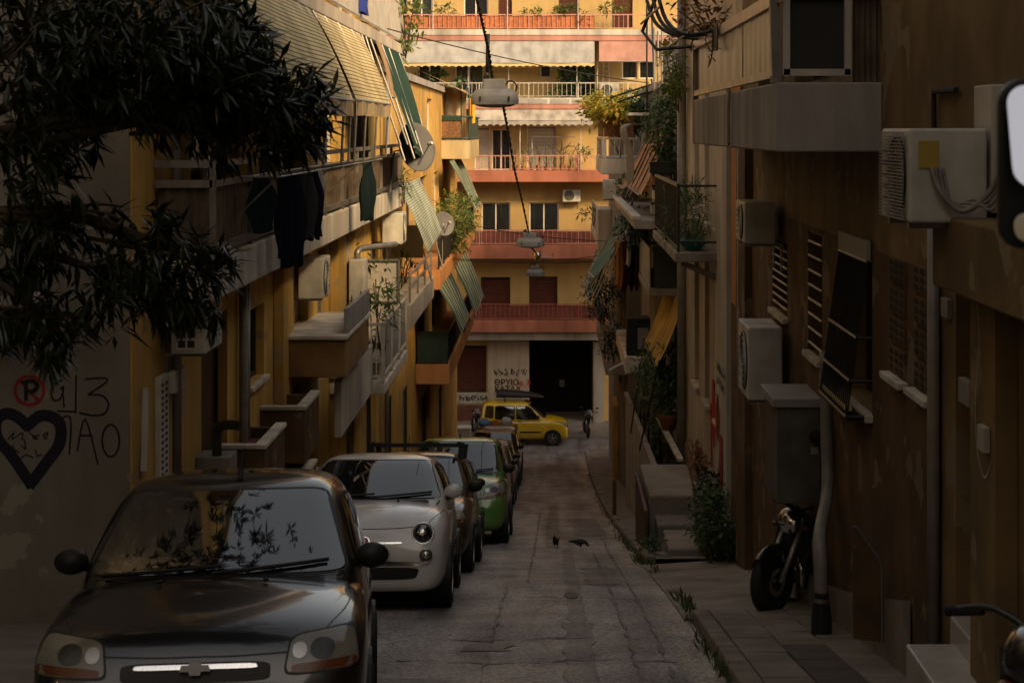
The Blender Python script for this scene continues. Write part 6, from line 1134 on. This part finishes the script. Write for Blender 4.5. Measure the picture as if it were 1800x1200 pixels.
for s in (-1, 1):
    for (vx, wz, r_, nm) in ((.56, .725, .098, 'headlight'), (.595, .525, .058, 'fog_light')):
        h = bvf.ray_cast(Vector((s*vx, -2, wz)), Vector((0, 1, 0))); ax = (h[1] if h[1].y < 0 else -h[1]); ax = (ax+Vector((0, -1.2, 0))).normalized()
        o = part(fi, nm, MB().lathe([(r_*1.12, -.03), (r_*1.12, .012), (r_*1.02, .022), (r_*.98, .012), (r_*.9, .006)], h[0], ax, 26), 'chrome', smooth=True, world=False)
        part(o, 'lens', MB().lathe([(r_*.98, .008), (r_*.8, .028), (r_*.4, .042), (.004, .046)], h[0], ax, 24), 'car_glass' if nm == 'headlight' else 'lamp_glass', smooth=True, world=False); part(o, 'bulb', MB().lathe([(.03, .04), (.03, .05), (.004, .054)], h[0], ax, 12), 'chrome', world=False)
PF = lambda name, q, off, m, n=12, ex=8, par=fi: part(par, name, ppatch(bvf, q, 'f', off, n, ex), m, smooth=True, world=False, fix=False)
for s in (-1, 1): PF('chrome_strip', [(s*.07, .625), (s*.36, .632), (s*.36, .648), (s*.07, .645)], .012, 'chrome')
PF('badge', [(-.055, .59), (.055, .59), (.055, .70), (-.055, .70)], .014, 'chrome', 10, 2.2); PF('badge_face', [(-.043, .602), (.043, .602), (.043, .688), (-.043, .688)], .017, 'lamp_red', 10, 2.2); PF('bumper_strip', [(-.60, .435), (.60, .435), (.60, .468), (-.60, .468)], .012, 'chrome', 16, 10); PF('grille', [(-.50, .30), (.50, .30), (.54, .415), (-.54, .415)], .006, 'trim', 12, 6); PF('number_plate', [(-.26, .475), (.26, .475), (.26, .575), (-.26, .575)], .014, 'plate_white', 6, 20)
seam(bvf, [(-.62, .80), (-.3, .775), (0, .77), (.3, .775), (.62, .80)], 'f', 'trim', fi, 'bonnet_edge', .008)
seam(bvk, [(-.44, .70), (-.2, .69), (0, .69), (.2, .69), (.44, .70)], 'f', 'trim', kal, 'bonnet_edge', .008)
rk_, _, bcr = car('bronze hatchback with a black roof rack behind the white car', HATCH, 'kalos', -1.86, 21.1, 'paint_bronze')
rr0 = MB()
for yq in (1.95, 3.0): rr0.bar((-.66, yq, 1.60), (.66, yq, 1.60), .06, .045)
for s in (-1, 1): rr0.bar((s*.58, 1.85, 1.625), (s*.58, 3.1, 1.625), .04, .03)
ro_ = part(rk_, 'roof_rack', rr0, 'trim', world=False)
for s in (-1, 1):
    for yq in (1.95, 3.0): part(ro_, 'rack_foot', MB().bar((s*.60, yq, 1.40), (s*.62, yq, 1.60), .07, .09), 'trim', world=False)
part(rk_, 'aerial', MB().tube([(-.1, 1.86, 1.46), (-.1, 2.0, 1.72)], .005, 5), 'trim', world=False)
car('silver hatchback between the roof rack car and the green car', HATCH, 'kalos', -1.98, 25.3, 'paint_silver', scale=.99)
gr_, _, _ = car('tall bright green family car in the row', MPV, 'mpv', -1.66, 28.4, 'paint_green', scale=1.06); part(gr_, 'aerial', MB().tube([(0, 1.86, 1.64), (0, 1.9, 1.72)], .01, 5), 'trim', world=False)
for i, (Y, X, m, sp, key, lb_) in enumerate(((34.7, -1.83, 'paint_grey', KALOS, 'kalos', 'grey hatchback directly behind the green car'), (39.1, -1.85, 'paint_navy', KALOS, 'kalos', 'dark blue hatchback, second behind the green car'), (43.5, -1.83, 'paint_darkgrey', KALOS, 'kalos', 'dark grey hatchback, third behind the green car'), (47.9, -1.86, 'paint_brown', HATCH, 'kalos', 'brown car, fourth behind the green car'), (52.3, -1.84, 'paint_darkgrey', MPV, 'mpv', 'tall dark car near the bottom of the row'), (57.0, -1.9, 'paint_grey', MPV, 'mpv', 'last dark car of the row with bags on its roof'))):
    last = car(lb_, sp, key, X, Y, m, detail=i < 2)
zr_ = rz(59)+1.69
for i, (dx, dy, r_, m, lb_) in enumerate(((-.45, 2.2, (.22, .2, .13), 'cloth_lightblue', 'light blue bag lying on the roof of the last car'), (.30, 2.4, (.2, .2, .17), 'cloth_white', 'white bag lying on the roof of the last car'), (-.05, 2.3, (.2, .2, .1), 'cloth_orange', 'reddish cloth between the two bags on the car roof'))):
    rg = random.Random(i); mb = MB().ell((-1.9+dx, 57+dy, rz(57)+1.60-.10*dy+r_[2]*.5), r_, 14, 9)
    for v in mb.v: v += Vector((rg.gauss(0, .012), rg.gauss(0, .012), rg.gauss(0, .012)))
    single('bag', mb, m, lb_, 'bag', 'bags on the car roof', smooth=True)
ye, bvy, _ = car('yellow boxy hatchback with a roof box parked across the street end', WAGON, 'wagon', .64, 68.75, 'paint_yellow', z=rz(68)+.02, yaw=R(90), pitch=0, group='', scale=1.02)
bxm = MB(); 
bxm.v = []; 
def podring(y, w_, h): return [(-w_, y, 1.76), (-w_*1.05, y, 1.76+h*.5), (-w_*.7, y, 1.76+h), (w_*.7, y, 1.76+h), (w_*1.05, y, 1.76+h*.5), (w_, y, 1.76)]
rows = [podring(.95, .15, .04), podring(1.1, .30, .14), podring(1.6, .38, .25), podring(2.6, .38, .34), podring(2.8, .34, .32), podring(2.86, .28, .22)]
pod = MB(); pod.v = [Vector(p) for r_ in rows for p in r_]
for i in range(5):
    for k in range(6): pod.f.append([i*6+k, i*6+(k+1) % 6, (i+1)*6+(k+1) % 6, (i+1)*6+k])
pod.f += [[0,1,2,3,4,5], [30,31,32,33,34,35][::-1]]
po_ = part(ye, 'roof_box', evalmesh(pod, 2), 'trim', world=False)
for yq in (1.5, 2.5): part(po_, 'roof_bar', MB().bar((-.62, yq, 1.71), (.62, yq, 1.71), .05, .04), 'steel_dark', world=False)
bpy.context.view_layer.update()
# ------------------------------------------------------------------ motorcycles
def motorbike(name, label, loc, yaw, lean, tank='paint_black', fairing=None, group='motorcycles', steer=0, scooter=False, pitch=0, mirrors=True):
    t = thing(name, label, 'motorcycle', loc, group, (pitch, lean, yaw)); pt = lambda nm, mb, m, sm=False, par=t: part(par, nm, mb, m, smooth=sm, world=False)
    r = .30 if not scooter else .24
    def wl(y, nm):
        o = pt('wheel', MB().lathe([(r*.72, -.05), (r*.86, -.06), (r*.97, -.035), (r, 0), (r*.97, .035), (r*.86, .06), (r*.72, .05)], (0, y, r), (1,0,0), 28), 'rubber', True)
        mb = MB().lathe([(r*.72, -.04), (r*.74, 0), (r*.72, .04), (r*.66, .03), (r*.66, -.03)], (0, y, r), (1,0,0), 26).lathe([(.05, -.07), (.06, 0), (.05, .07)], (0, y, r), (1,0,0), 14)
        for k in range(5): q = 2*math.pi*k/5+.2; mb.bar((0, y+.04*math.cos(q), r+.04*math.sin(q)), (0, y+r*.7*math.cos(q), r+r*.7*math.sin(q)), .035, .045, up=(1,0,0))
        pt('rim', mb, 'steel_dark', False, o); pt('brake_disc', MB().lathe([(r*.42, .052), (r*.42, .058), (r*.28, .058), (r*.28, .052)], (0, y, r), (1,0,0), 22), 'chrome', False, o)
    wl(-.66, 'f'); wl(.64, 'r')
    hx = (0, -.40, .86)
    for s in (-1, 1): pt('fork', MB().tube([(s*.09, -.66, r), (s*.09, -.36, .92)], .026, 8), 'galvanised', True)
    pt('front_mudguard', MB().sheet(lambda u, v: ((u-.5)*.15, -.66+(r+.04)*math.cos(R(35+110*v)), r+(r+.04)*math.sin(R(35+110*v))-.6*abs(u-.5)**2), 6, 10), tank, True)
    pt('handlebar', MB().tube(cat([(-.36, -.22, 1.0), (-.22, -.30, 1.03), (0, -.36, .95), (.22, -.30, 1.03), (.36, -.22, 1.0)], 4), .013, 6), 'steel_dark', True)
    for s in (-1, 1):
        pt('grip', MB().tube([(s*.26, -.27, 1.02), (s*.38, -.20, .995)], .02, 8), 'rubber', True)
        if mirrors: pt('mirror', MB().tube([(s*.22, -.30, 1.03), (s*.30, -.33, 1.16)], .007, 5).ell((s*.34, -.34, 1.19), (.06, .02, .035), 10, 6), 'trim', True)
        pt('indicator', MB().ell((s*.17, -.46, .80), (.035, .035, .025), 8, 6), 'lamp_amber', True)
    pt('headlight', MB().lathe([(.04, -.1), (.085, -.06), (.095, .0), (.085, .02), (.01, .035)], (0, -.50, .82), (0,-1,-.1), 20), 'chrome', True)
    if scooter:
        pt('front_shield', MB().hexa([(-.16, -.40, .35), (.16, -.40, .35), (.14, -.33, .35), (-.14, -.33, .35), (-.20, -.42, .92), (.20, -.42, .92), (.16, -.32, .95), (-.16, -.32, .95)]), fairing or tank); pt('footboard', MB().box(-.16, .16, -.36, .12, .26, .32), tank)
        sh = MB(); 
        rows = [(.05, .10, .34, .60), (.15, .17, .34, .70), (.45, .19, .36, .74), (.75, .15, .45, .76), (.92, .05, .58, .72)]
        for y, w_, z0, z1 in rows: sh.v += [Vector(p) for p in ((-w_, y, z0), (-w_*1.1, y, (z0+z1)/2), (-w_*.8, y, z1), (w_*.8, y, z1), (w_*1.1, y, (z0+z1)/2), (w_, y, z0))]
        for i in range(4):
            for k in range(6): sh.f.append([i*6+k, i*6+(k+1) % 6, (i+1)*6+(k+1) % 6, (i+1)*6+k])
        sh.f += [[0,1,2,3,4,5], [24,25,26,27,28,29]]
        part(t, 'rear_body', evalmesh(sh, 2), tank, world=False)
        pt('seat', MB().ell((0, .42, .79), (.15, .42, .075), 16, 8), 'black_plastic', True); pt('tail_light', MB().ell((0, .93, .66), (.07, .03, .035), 10, 6), 'lamp_red', True); pt('exhaust', MB().tube([(.15, .35, .28), (.2, .8, .34)], [.045, .055], 10), 'steel_dark', True)
    else:
        pt('frame', MB().tube([(0, -.36, .88), (0, -.2, .55), (0, .1, .32), (0, .35, .35), (0, .5, .7)], .03, 6).tube([(0, -.34, .82), (0, .2, .72), (0, .75, .78)], .025, 6), 'steel_dark', True)
        tk = MB().ell((0, -.10, .84), (.155, .30, .135), 16, 10); pt('fuel_tank', tk, tank, True); pt('filler_cap', MB().lathe([(.035, 0), (.035, .012), (.01, .015)], (0, -.14, .97), n=12), 'chrome')
        pt('seat', MB().ell((0, .42, .83), (.13, .38, .07), 14, 8), 'black_plastic', True); pt('tail', MB().ell((0, .76, .82), (.10, .22, .08), 12, 8), tank, True); pt('tail_light', MB().ell((0, .96, .80), (.06, .03, .03), 10, 6), 'lamp_red', True)
        en = MB().box(-.16, .16, -.16, .26, .28, .52); pt('engine', en, 'steel_dark'); cy = MB()
        for k in range(6): cy.box(-.10, .10, -.18, .02, .53+k*.03, .545+k*.03)
        pt('cylinder_fins', cy, 'galvanised'); pt('exhaust', MB().tube(cat([(.06, -.18, .55), (.12, -.30, .40), (.15, -.1, .25), (.17, .4, .28), (.18, .85, .36)], 5), [.02]*12+[.045]*9, 8), 'chrome', True); pt('radiator_shroud', MB().hexa([(-.17, -.34, .56), (.17, -.34, .56), (.17, -.26, .56), (-.17, -.26, .56), (-.15, -.36, .80), (.15, -.36, .80), (.15, -.28, .82), (-.15, -.28, .82)]), tank)
        if fairing: pt('fairing', MB().ell((0, -.48, .90), (.17, .14, .17), 14, 8), fairing, True); pt('screen', MB().ell((0, -.46, 1.04), (.11, .08, .10), 12, 8), 'car_glass', True)
        pt('side_stand', MB().tube([(-.08, .15, .28), (-.25, .25, .02)], .014, 6), 'steel_dark')
    if steer:
        Rm = Matrix.Translation((0, -.40, 0)) @ Matrix.Rotation(steer, 4, 'Z') @ Matrix.Translation((0, .40, 0)); first = True
        for o in list(t.children):
            k = o.name.split('.')[0]
            if k in ('fork', 'front_mudguard', 'handlebar', 'grip', 'mirror', 'indicator', 'headlight') or (k == 'wheel' and first):
                if k == 'wheel': first = False
                for q in [o]+list(o.children): q.data.transform(Rm)
    return t
motorbike('motorcycle', 'black naked motorcycle parked on the right pavement facing uphill', (2.16, 16.0, rz(16.0)+.05), R(-7), R(7), 'paint_black', pitch=-.17, steer=R(-36))
motorbike('motorcycle', 'dark blue motorcycle with white trim parked at the street end', (xx(1031, 69.6), 70.0, rz(70)+.13), R(4), R(4), 'paint_navy', 'paint_navy'); motorbike('motorcycle', 'dark motorcycle beside the pale bin at the bottom left corner', (xx(832, 69.5), 70.3, rz(70)+.13), R(8), R(4), 'paint_black', 'paint_darkgrey')
sc2 = motorbike('scooter', 'glossy black scooter cut off at the bottom right corner', (1.70, 5.9, rz(5.9)+.12), R(-15), R(3), 'paint_black', scooter=True, pitch=-.17, mirrors=False)
hb = MB()
for y, w_, z0, z1 in ((-.60, .06, .86, .92), (-.55, .14, .80, .98), (-.44, .19, .78, 1.03), (-.30, .16, .82, 1.04), (-.22, .08, .88, 1.0)): hb.v += [Vector(p) for p in ((-w_, y, z0), (-w_*1.15, y, (z0+z1)/2), (-w_*.8, y, z1), (w_*.8, y, z1), (w_*1.15, y, (z0+z1)/2), (w_, y, z0))]
for i in range(4):
    for k in range(6): hb.f.append([i*6+k, i*6+(k+1) % 6, (i+1)*6+(k+1) % 6, (i+1)*6+k])
hb.f += [[0,1,2,3,4,5], [24,25,26,27,28,29]]
part(sc2, 'headset', evalmesh(hb, 2), 'paint_black', world=False); part(sc2, 'mirror', MB().tube([(.05, -.36, 1.0), (.03, -.38, 1.18)], .01, 6).ell((.06, -.38, 1.20), (.11, .05, .05), 14, 8), 'black_plastic', smooth=True, world=False)
# ------------------------------------------------------------------ oleander over the parked car
leafm('leaf_oleander', (.009, .016, .008), (.030, .042, .017), .28, .12)
rt = random.Random(77)
tr = thing('oleander_tree', 'dark oleander tree with long narrow leaves overhanging the left side', 'tree', (-4.6, 8.6, rz(8.6)))
B0 = Vector((-4.6, 8.6, rz(8.6)))
forks = [B0+Vector((.15, .1, 1.9)), B0+Vector((.5, .2, 2.8))]
part(tr, 'trunk', MB().tube(cat([B0, B0+Vector((.05, 0, 1.0)), forks[0], forks[1]], 5), [.13-.004*k for k in range(16)], 10), 'bark', smooth=True)
blobs = [(90, 60, 190, 150, 1.0, 9), (250, 90, 190, 130, 1.1, 9), (400, 110, 95, 110, 1.0, 9), (455, 215, 110, 75, .6, 4), (560, 170, 42, 75, .25, 1.2), (470, 130, 45, 40, .2, .8), (300, 190, 120, 60, .7, 2.6), (90, 260, 110, 80, .7, 2.6), (110, 390, 130, 80, .7, 3.0), (290, 450, 90, 80, .5, 1.8), (390, 470, 42, 40, .2, .8), (330, 540, 60, 35, .3, 1.2), (50, 520, 80, 70, .5, 1.3), (140, 590, 100, 40, .4, 1.0), (20, 570, 50, 40, .4, .8), (250, 500, 100, 50, .5, 2)]
tips = []
for (px, py, rx, ry, dY, wgt) in blobs:
    for _ in range(int(wgt*16)):
        while True:
            a, b, c = rt.uniform(-1, 1), rt.uniform(-1, 1), rt.uniform(-1, 1)
            if a*a+b*b+c*c <= 1: break
        Y = 8.9+c*dY; p = at(px+a*rx, py+b*ry, Y); edge = math.sqrt(a*a+b*b); tips.append((p, edge, px > 380 or py > 380))
for _ in range(420):      # the crown goes on above the frame, over the car
    a, b, c = rt.gauss(0, .5), rt.gauss(0, .5), rt.gauss(0, .45); p = Vector((-2.75+a*1.25, 11.0+b*1.9, 1.9+c*.9))
    if p.z > .11*p.y and not (p.x > -1.5 and p.z < 1): tips.append((p, 0, False))
LM = MB(); LM.add(leaf_pts(Vector(), Vector((0, 1, 0)), Vector((0, 0, 1)), 1, .2, .12), LEAFF); lmesh = LM.mesh('leaf'); lmesh.materials.append(MATS['leaf_oleander'])
cand = []; crown = MB()
for p, edge, front in tips:
    n = rt.randint(9, 14); ax = (p-forks[1]); ax = (ax.normalized()*.7+Vector((rt.gauss(0, .4), rt.gauss(0, .4), rt.gauss(.1, .5)))).normalized()
    s1 = ax.cross(Vector((0, 0, 1))); s1 = s1.normalized() if s1.length > .01 else Vector((1, 0, 0)); s2 = ax.cross(s1)
    hang = rt.random() < .22
    for k in range(n):
        t = 2*math.pi*k/n*2.4; d = ax*rt.uniform(.15, .9)+(s1*math.cos(t)+s2*math.sin(t))*rt.uniform(.5, 1)
        if hang: d += Vector((0, 0, -1.1))
        L = rt.uniform(.10, .19); b = p-ax*rt.uniform(0, .13); up = Vector((rt.gauss(0, .3), rt.gauss(0, .3), 1))
        cand.append((edge+(1 if front else 0)+rt.random()*.2, b, d.normalized(), up, L))
cand.sort(key=lambda q: -q[0])
for i, (e, b, d, up, L) in enumerate(cand):
    if i < 290:
        o = bpy.data.objects.new('leaf', lmesh); col.objects.link(o); o.parent = tr
        sx = d.cross(up).normalized(); uz = sx.cross(d); m4 = Matrix((sx*L, d*L, uz*L)).transposed().to_4x4(); m4.translation = b-B0; o.matrix_local = m4
    else: crown.add(leaf_pts(b, d, up, L, L*.2, .12), LEAFF)
part(tr, 'crown', crown, 'leaf_oleander', fix=False, kind='stuff')
for (px, py, rx, ry, dY, wgt) in blobs:
    e = at(px, py, 8.9); md = forks[1].lerp(e, .5)+Vector((rt.gauss(0, .1), rt.gauss(0, .1), .15))
    part(tr, 'limb', MB().tube(cat([forks[rt.randint(0, 1)], md, e], 5), [.05-.004*k for k in range(11)], 7), 'bark', smooth=True)
    mb = MB()
    for _ in range(int(3+wgt*2)):
        q = at(px+rt.uniform(-.8, .8)*rx, py+rt.uniform(-.8, .8)*ry, 8.9+rt.uniform(-.7, .7)*dY); mb.tube(cat([e.lerp(md, rt.uniform(0, .5)), e.lerp(q, .5)+Vector((0, 0, .05)), q], 3), [.012, .011, .010, .009, .007, .006, .005], 5)
    part(tr, 'twigs', mb, 'bark', kind='stuff')
# ------------------------------------------------------------------ suspended street lamps and their cables
metalm('lamp_grey', (.24, .245, .25), metal=.1, rough=.55); mat('lamp_lens', (.30, .27, .2), rough=.2, var=.2, bump=0)
def lamp(label, px, py_top, py_bot, Y, wpx, extra=False):
    s = Y/F; w_ = wpx*s; c = at(px, py_bot, Y); h = (py_bot-py_top)*s
    t = thing('street_lamp', label, 'street lamp', c, 'street lamps hung over the street')
    sh = MB(); D = w_*.46
    for zz_, k in ((0, .98), (h*.12, 1.0), (h*.26, .98), (h*.44, .84), (h*.50, .55)):
        for i in range(20):
            q = 2*math.pi*i/20; cx, cy = math.cos(q), math.sin(q); e = 1/((abs(cx)**4+abs(cy)**4)**.25); sh.v.append(c+Vector((cx*e*w_/2*k, cy*e*D/2*k, zz_+.0)))
    for i in range(4):
        for k in range(20): sh.f.append([i*20+k, i*20+(k+1) % 20, (i+1)*20+(k+1) % 20, (i+1)*20+k])
    sh.f.append([80+k for k in range(20)])
    o = part(t, 'shade', sh, 'lamp_grey', smooth=True); ln = MB().ell(c+Vector((0, 0, .01)), (w_*.44, D*.42, h*.13), 18, 8); part(o, 'lens', ln, 'lamp_lens', smooth=True)
    for i in (-1, 1): part(o, 'clip', MB().box(c.x+i*w_*.3-.012, c.x+i*w_*.3+.012, c.y-D*.5-.012, c.y-D*.49, c.z+h*.1, c.z+h*.25), 'steel_dark')
    part(t, 'gear_box', MB().box(c.x-w_*.24, c.x+w_*.22, c.y-D*.3, c.y+D*.3, c.z+h*.46, c.z+h*.80), 'lamp_grey', bevel=.01)
    part(t, 'hanger', MB().tube([c+Vector((-w_*.15, 0, h*.8)), c+Vector((-w_*.18, 0, h*1.0))], .03, 8).box(c.x-w_*.24, c.x-w_*.12, c.y-.05, c.y+.05, c.z+h*.80, c.z+h*.93), 'steel_dark'); part(t, 'clamp', MB().tube(cat([c+Vector((w_*.22, 0, h*.62)), c+Vector((w_*.32, -.02, h*.75)), c+Vector((w_*.45, 0, h*.6)), c+Vector((w_*.42, 0, h*.4)), c+Vector((w_*.3, 0, h*.35))], 4), .012, 6), 'cable')
    return c+Vector((-w_*.05, 0, h*.8)), c
t1, l1 = lamp('nearest grey street lamp hanging on a twisted cable', 870, 128, 184, 25, 84); t2, l2 = lamp('middle grey street lamp hanging before the red balcony', 932, 403, 433, 43, 50); t3, l3 = lamp('farthest small street lamp hanging before the brown shutters', 941, 462, 485, 60, 33)
def wire(label, pts, r, twist=False, cat_='cable'):
    pts = [Vector(p) for p in pts]
    if twist:
        P = cat(pts, 30); mb = MB()
        for k in range(2): mb.tube([p+Vector((math.cos(i*.7+k*math.pi)*r*.6, 0, math.sin(i*.7+k*math.pi)*r*.6)) for i, p in enumerate(P)], r*.75, 5)
    else: mb = MB().tube(pts, r, 5)
    return single('overhead_cable', mb, 'cable', label, cat_, 'overhead cables', smooth=True)
wire('thick twisted cable running down to the nearest street lamp', [at(834, -20, 22), at(848, 40, 23.4), at(858, 85, 24.3), t1], .02, True); wire('twisted cable falling from the nearest lamp to the middle lamp', [l1+Vector((.12, 0, .0)), at(893, 230, 29), at(905, 300, 33), at(917, 350, 37), t2], .02, True); wire('cable between the middle and the farthest street lamp', [l2, at(945, 450, 50), t3], .02, True)
wire('black hanger strap above the nearest street lamp', [at(858, 60, 25), at(857, 100, 25), at(857, 128, 25)], .03)
wire('thin wire crossing high over the street from left to right', sag((XL+.1, 31, 1.72+.25), (2.3, 40.5, 1.1), .12), .012); wire('thin wire crossing the street at the middle lamp', sag((-2.7, 44.5, -2.35), (1.6, 42, -2.75), .12), .010); wire('low sagging wire crossing before the first red band', sag((-2.7, 46, -3.5), (1.4, 47, -3.62), .06), .012); wire('upper thin wire beside the sagging one', sag((-2.7, 46, -3.45), (1.5, 44, -3.2), .15), .008)
cm = thing('camera_bracket', 'small shiny bracket cluster above the farthest street lamp', 'bracket', at(945, 455, 60)); part(cm, 'body', MB().ell(at(945, 451, 60), (.14, .14, .16), 14, 8), 'chrome', smooth=True); part(cm, 'arm', MB().tube([at(945, 451, 60), at(950, 440, 60), at(948, 463, 60)], .03, 6).tube([at(950, 452, 60), at(970, 452, 60), at(972, 446, 60)], .025, 6), 'galvanised')
# ------------------------------------------------------------------ pigeons
mat('pigeon_grey', (.03, .03, .034), rough=.7, var=.4, scale=30, bump=.2)
def pigeon(label, loc, yaw, peck):
    sk_ = [((0, .17, .12), .03), ((0, .10, .115), .05), ((0, 0, .12), .068), ((0, -.07, .135), .058)]+([((0, -.12, .10), .035), ((0, -.15, .055), .026), ((0, -.175, .03), .008)] if peck else [((0, -.10, .19), .035), ((0, -.115, .235), .028), ((0, -.155, .23), .007)])+[((.028, -.005, .05), .012), ((.03, -.01, .006), .007), ((-.028, -.005, .05), .012), ((-.03, -.01, .006), .007), ((0, .24, .115), .022)]
    n = 7 if peck else 7
    ed = [(0, 1), (1, 2), (2, 3), (3, 4), (4, 5), (5, 6), (2, 7), (7, 8), (2, 9), (9, 10), (0, 11)]
    me = bpy.data.meshes.new('pigeon'); me.from_pydata([p for p, _ in sk_], ed, []); o = bpy.data.objects.new('tmp', me); col.objects.link(o)
    md = o.modifiers.new('skin', 'SKIN'); md.use_smooth_shade = True
    for i, (p, r_) in enumerate(sk_): v = me.skin_vertices[0].data[i]; v.radius = (r_, r_*.8) if i in (0, 11) else (r_, r_); v.use_root = i == 2
    ss = o.modifiers.new('s', 'SUBSURF'); ss.levels = ss.render_levels = 1
    dg = bpy.context.evaluated_depsgraph_get(); out = bpy.data.meshes.new_from_object(o.evaluated_get(dg)); bpy.data.objects.remove(o)
    for p in out.polygons: p.use_smooth = True
    out.materials.clear(); out.materials.append(MATS['pigeon_grey']); q = bpy.data.objects.new('pigeon', out); col.objects.link(q); q.location = loc; q.rotation_euler = (0, 0, yaw); q.scale = (.82,)*3; props(q, label, 'pigeon', 'pigeons on the road')
    for s in (-1, 1): pass
    return q
pigeon('dark pigeon standing upright in the middle of the road', (xx(977, 27.6), 27.6, rz(27.6)+.015), R(-15), False); pigeon('dark pigeon pecking sideways at the road', (xx(1020, 27.4), 27.4, rz(27.4)+.015), R(80), True)
# ------------------------------------------------------------------ bins at the far corner
bn = thing('wheeled_bin', 'pale grey bin at the bottom left corner by the shutters', 'bin', (xx(815, 66), 66, rz(66)+.1)); x = xx(816, 66)
part(bn, 'body', MB().hexa([(x-.2, 65.8, rz(66)+.13), (x+.2, 65.8, rz(66)+.13), (x+.2, 66.3, rz(66)+.13), (x-.2, 66.3, rz(66)+.13), (x-.25, 65.75, rz(66)+.95), (x+.25, 65.75, rz(66)+.95), (x+.25, 66.35, rz(66)+.95), (x-.25, 66.35, rz(66)+.95)]), 'panel_grey', bevel=.02); part(bn, 'lid', MB().box(x-.27, x+.27, 65.73, 66.37, rz(66)+.955, rz(66)+1.02), 'panel_white', bevel=.02)
for s in (-1, 1): part(bn, 'wheel', MB().lathe([(.1, -.03), (.1, .03)], (x+s*.2, 66.32, rz(66)+.2), (1,0,0), 14), 'rubber')
# ------------------------------------------------------------------ van at the right edge: only its wing mirror reaches into the frame
mat('mirror_bright', (.42, .44, .50), rough=.04, var=.05, metal=1, bump=0)
van = thing('delivery_van', 'dark framed wing mirror of a van reaching in at the right edge', 'van', (2.05, 2.2, rz(2.2)))
VYm = 3.5
def rrect(px0, py0, px1, py1, Y, r=40, n=6):
    pts = []
    for cx, cy, a0 in ((px1-r, py0+r, -90), (px1-r, py1-r, 0), (px0+r, py1-r, 90), (px0+r, py0+r, 180)):
        for k in range(n+1): a = R(a0+90*k/n); pts.append((cx+r*math.cos(a), cy+r*math.sin(a)))
    return [at(a, b, Y) for a, b in pts]
hs_ = part(van, 'wing_mirror', MB().prism(rrect(1758, 138, 1915, 438, VYm, 42), (0, .035, 0)), 'black_plastic', bevel=.008)
def tilted(pts, k=.30):
    zc = min(p.z for p in pts); return [Vector((p.x, p.y+(p.z-zc)*k-.012, p.z)) for p in pts]
for nm, rr in (('mirror_glass', (1765, 150, 1905, 328, VYm, 34)), ('wide_angle_glass', (1778, 374, 1905, 424, VYm, 22))):
    gp_ = rrect(*rr); zt2 = max(p.z for p in gp_); xm2 = min(p.x for p in gp_); part(hs_, nm, MB().prism([Vector((p.x, p.y-.006-(zt2-p.z)*.32-(p.x-xm2)*.215, p.z)) for p in gp_], (0, -.004, 0)), 'mirror_bright')
part(hs_, 'mirror_arm', MB().tube([(1.08, 3.4, -.12), (1.3, 3.2, -.2)], .03, 8), 'black_plastic')
vb = MB()
for y, z0, z1 in ((2.9, -1.95, -1.2), (2.75, -2.0, -.75), (2.0, -1.9, .35), (1.2, -1.75, .55), (-2.5, -1.1, .75), (-2.6, -1.05, .65)): vb.v += [Vector(p) for p in ((1.18, y, z0), (1.14, y, (z0+z1)/2-.1), (1.26, y, z1), (2.1, y, z1), (2.22, y, (z0+z1)/2-.1), (2.18, y, z0))]
for i in range(5):
    for k in range(6): vb.f.append([i*6+k, i*6+(k+1) % 6, (i+1)*6+(k+1) % 6, (i+1)*6+k])
vb.f += [[0,1,2,3,4,5], [30,31,32,33,34,35]]
part(van, 'body', vb, 'paint_white', bevel=.04)
for y in (2.1, -1.6):
    for x, s in ((1.25, -1), (2.1, 1)): part(van, 'wheel', MB().lathe([(.2, -.1), (.33, -.09), (.35, 0), (.33, .09), (.2, .1)], (x, y, rz(y)+.45), (s,0,0), 22), 'rubber', smooth=True)
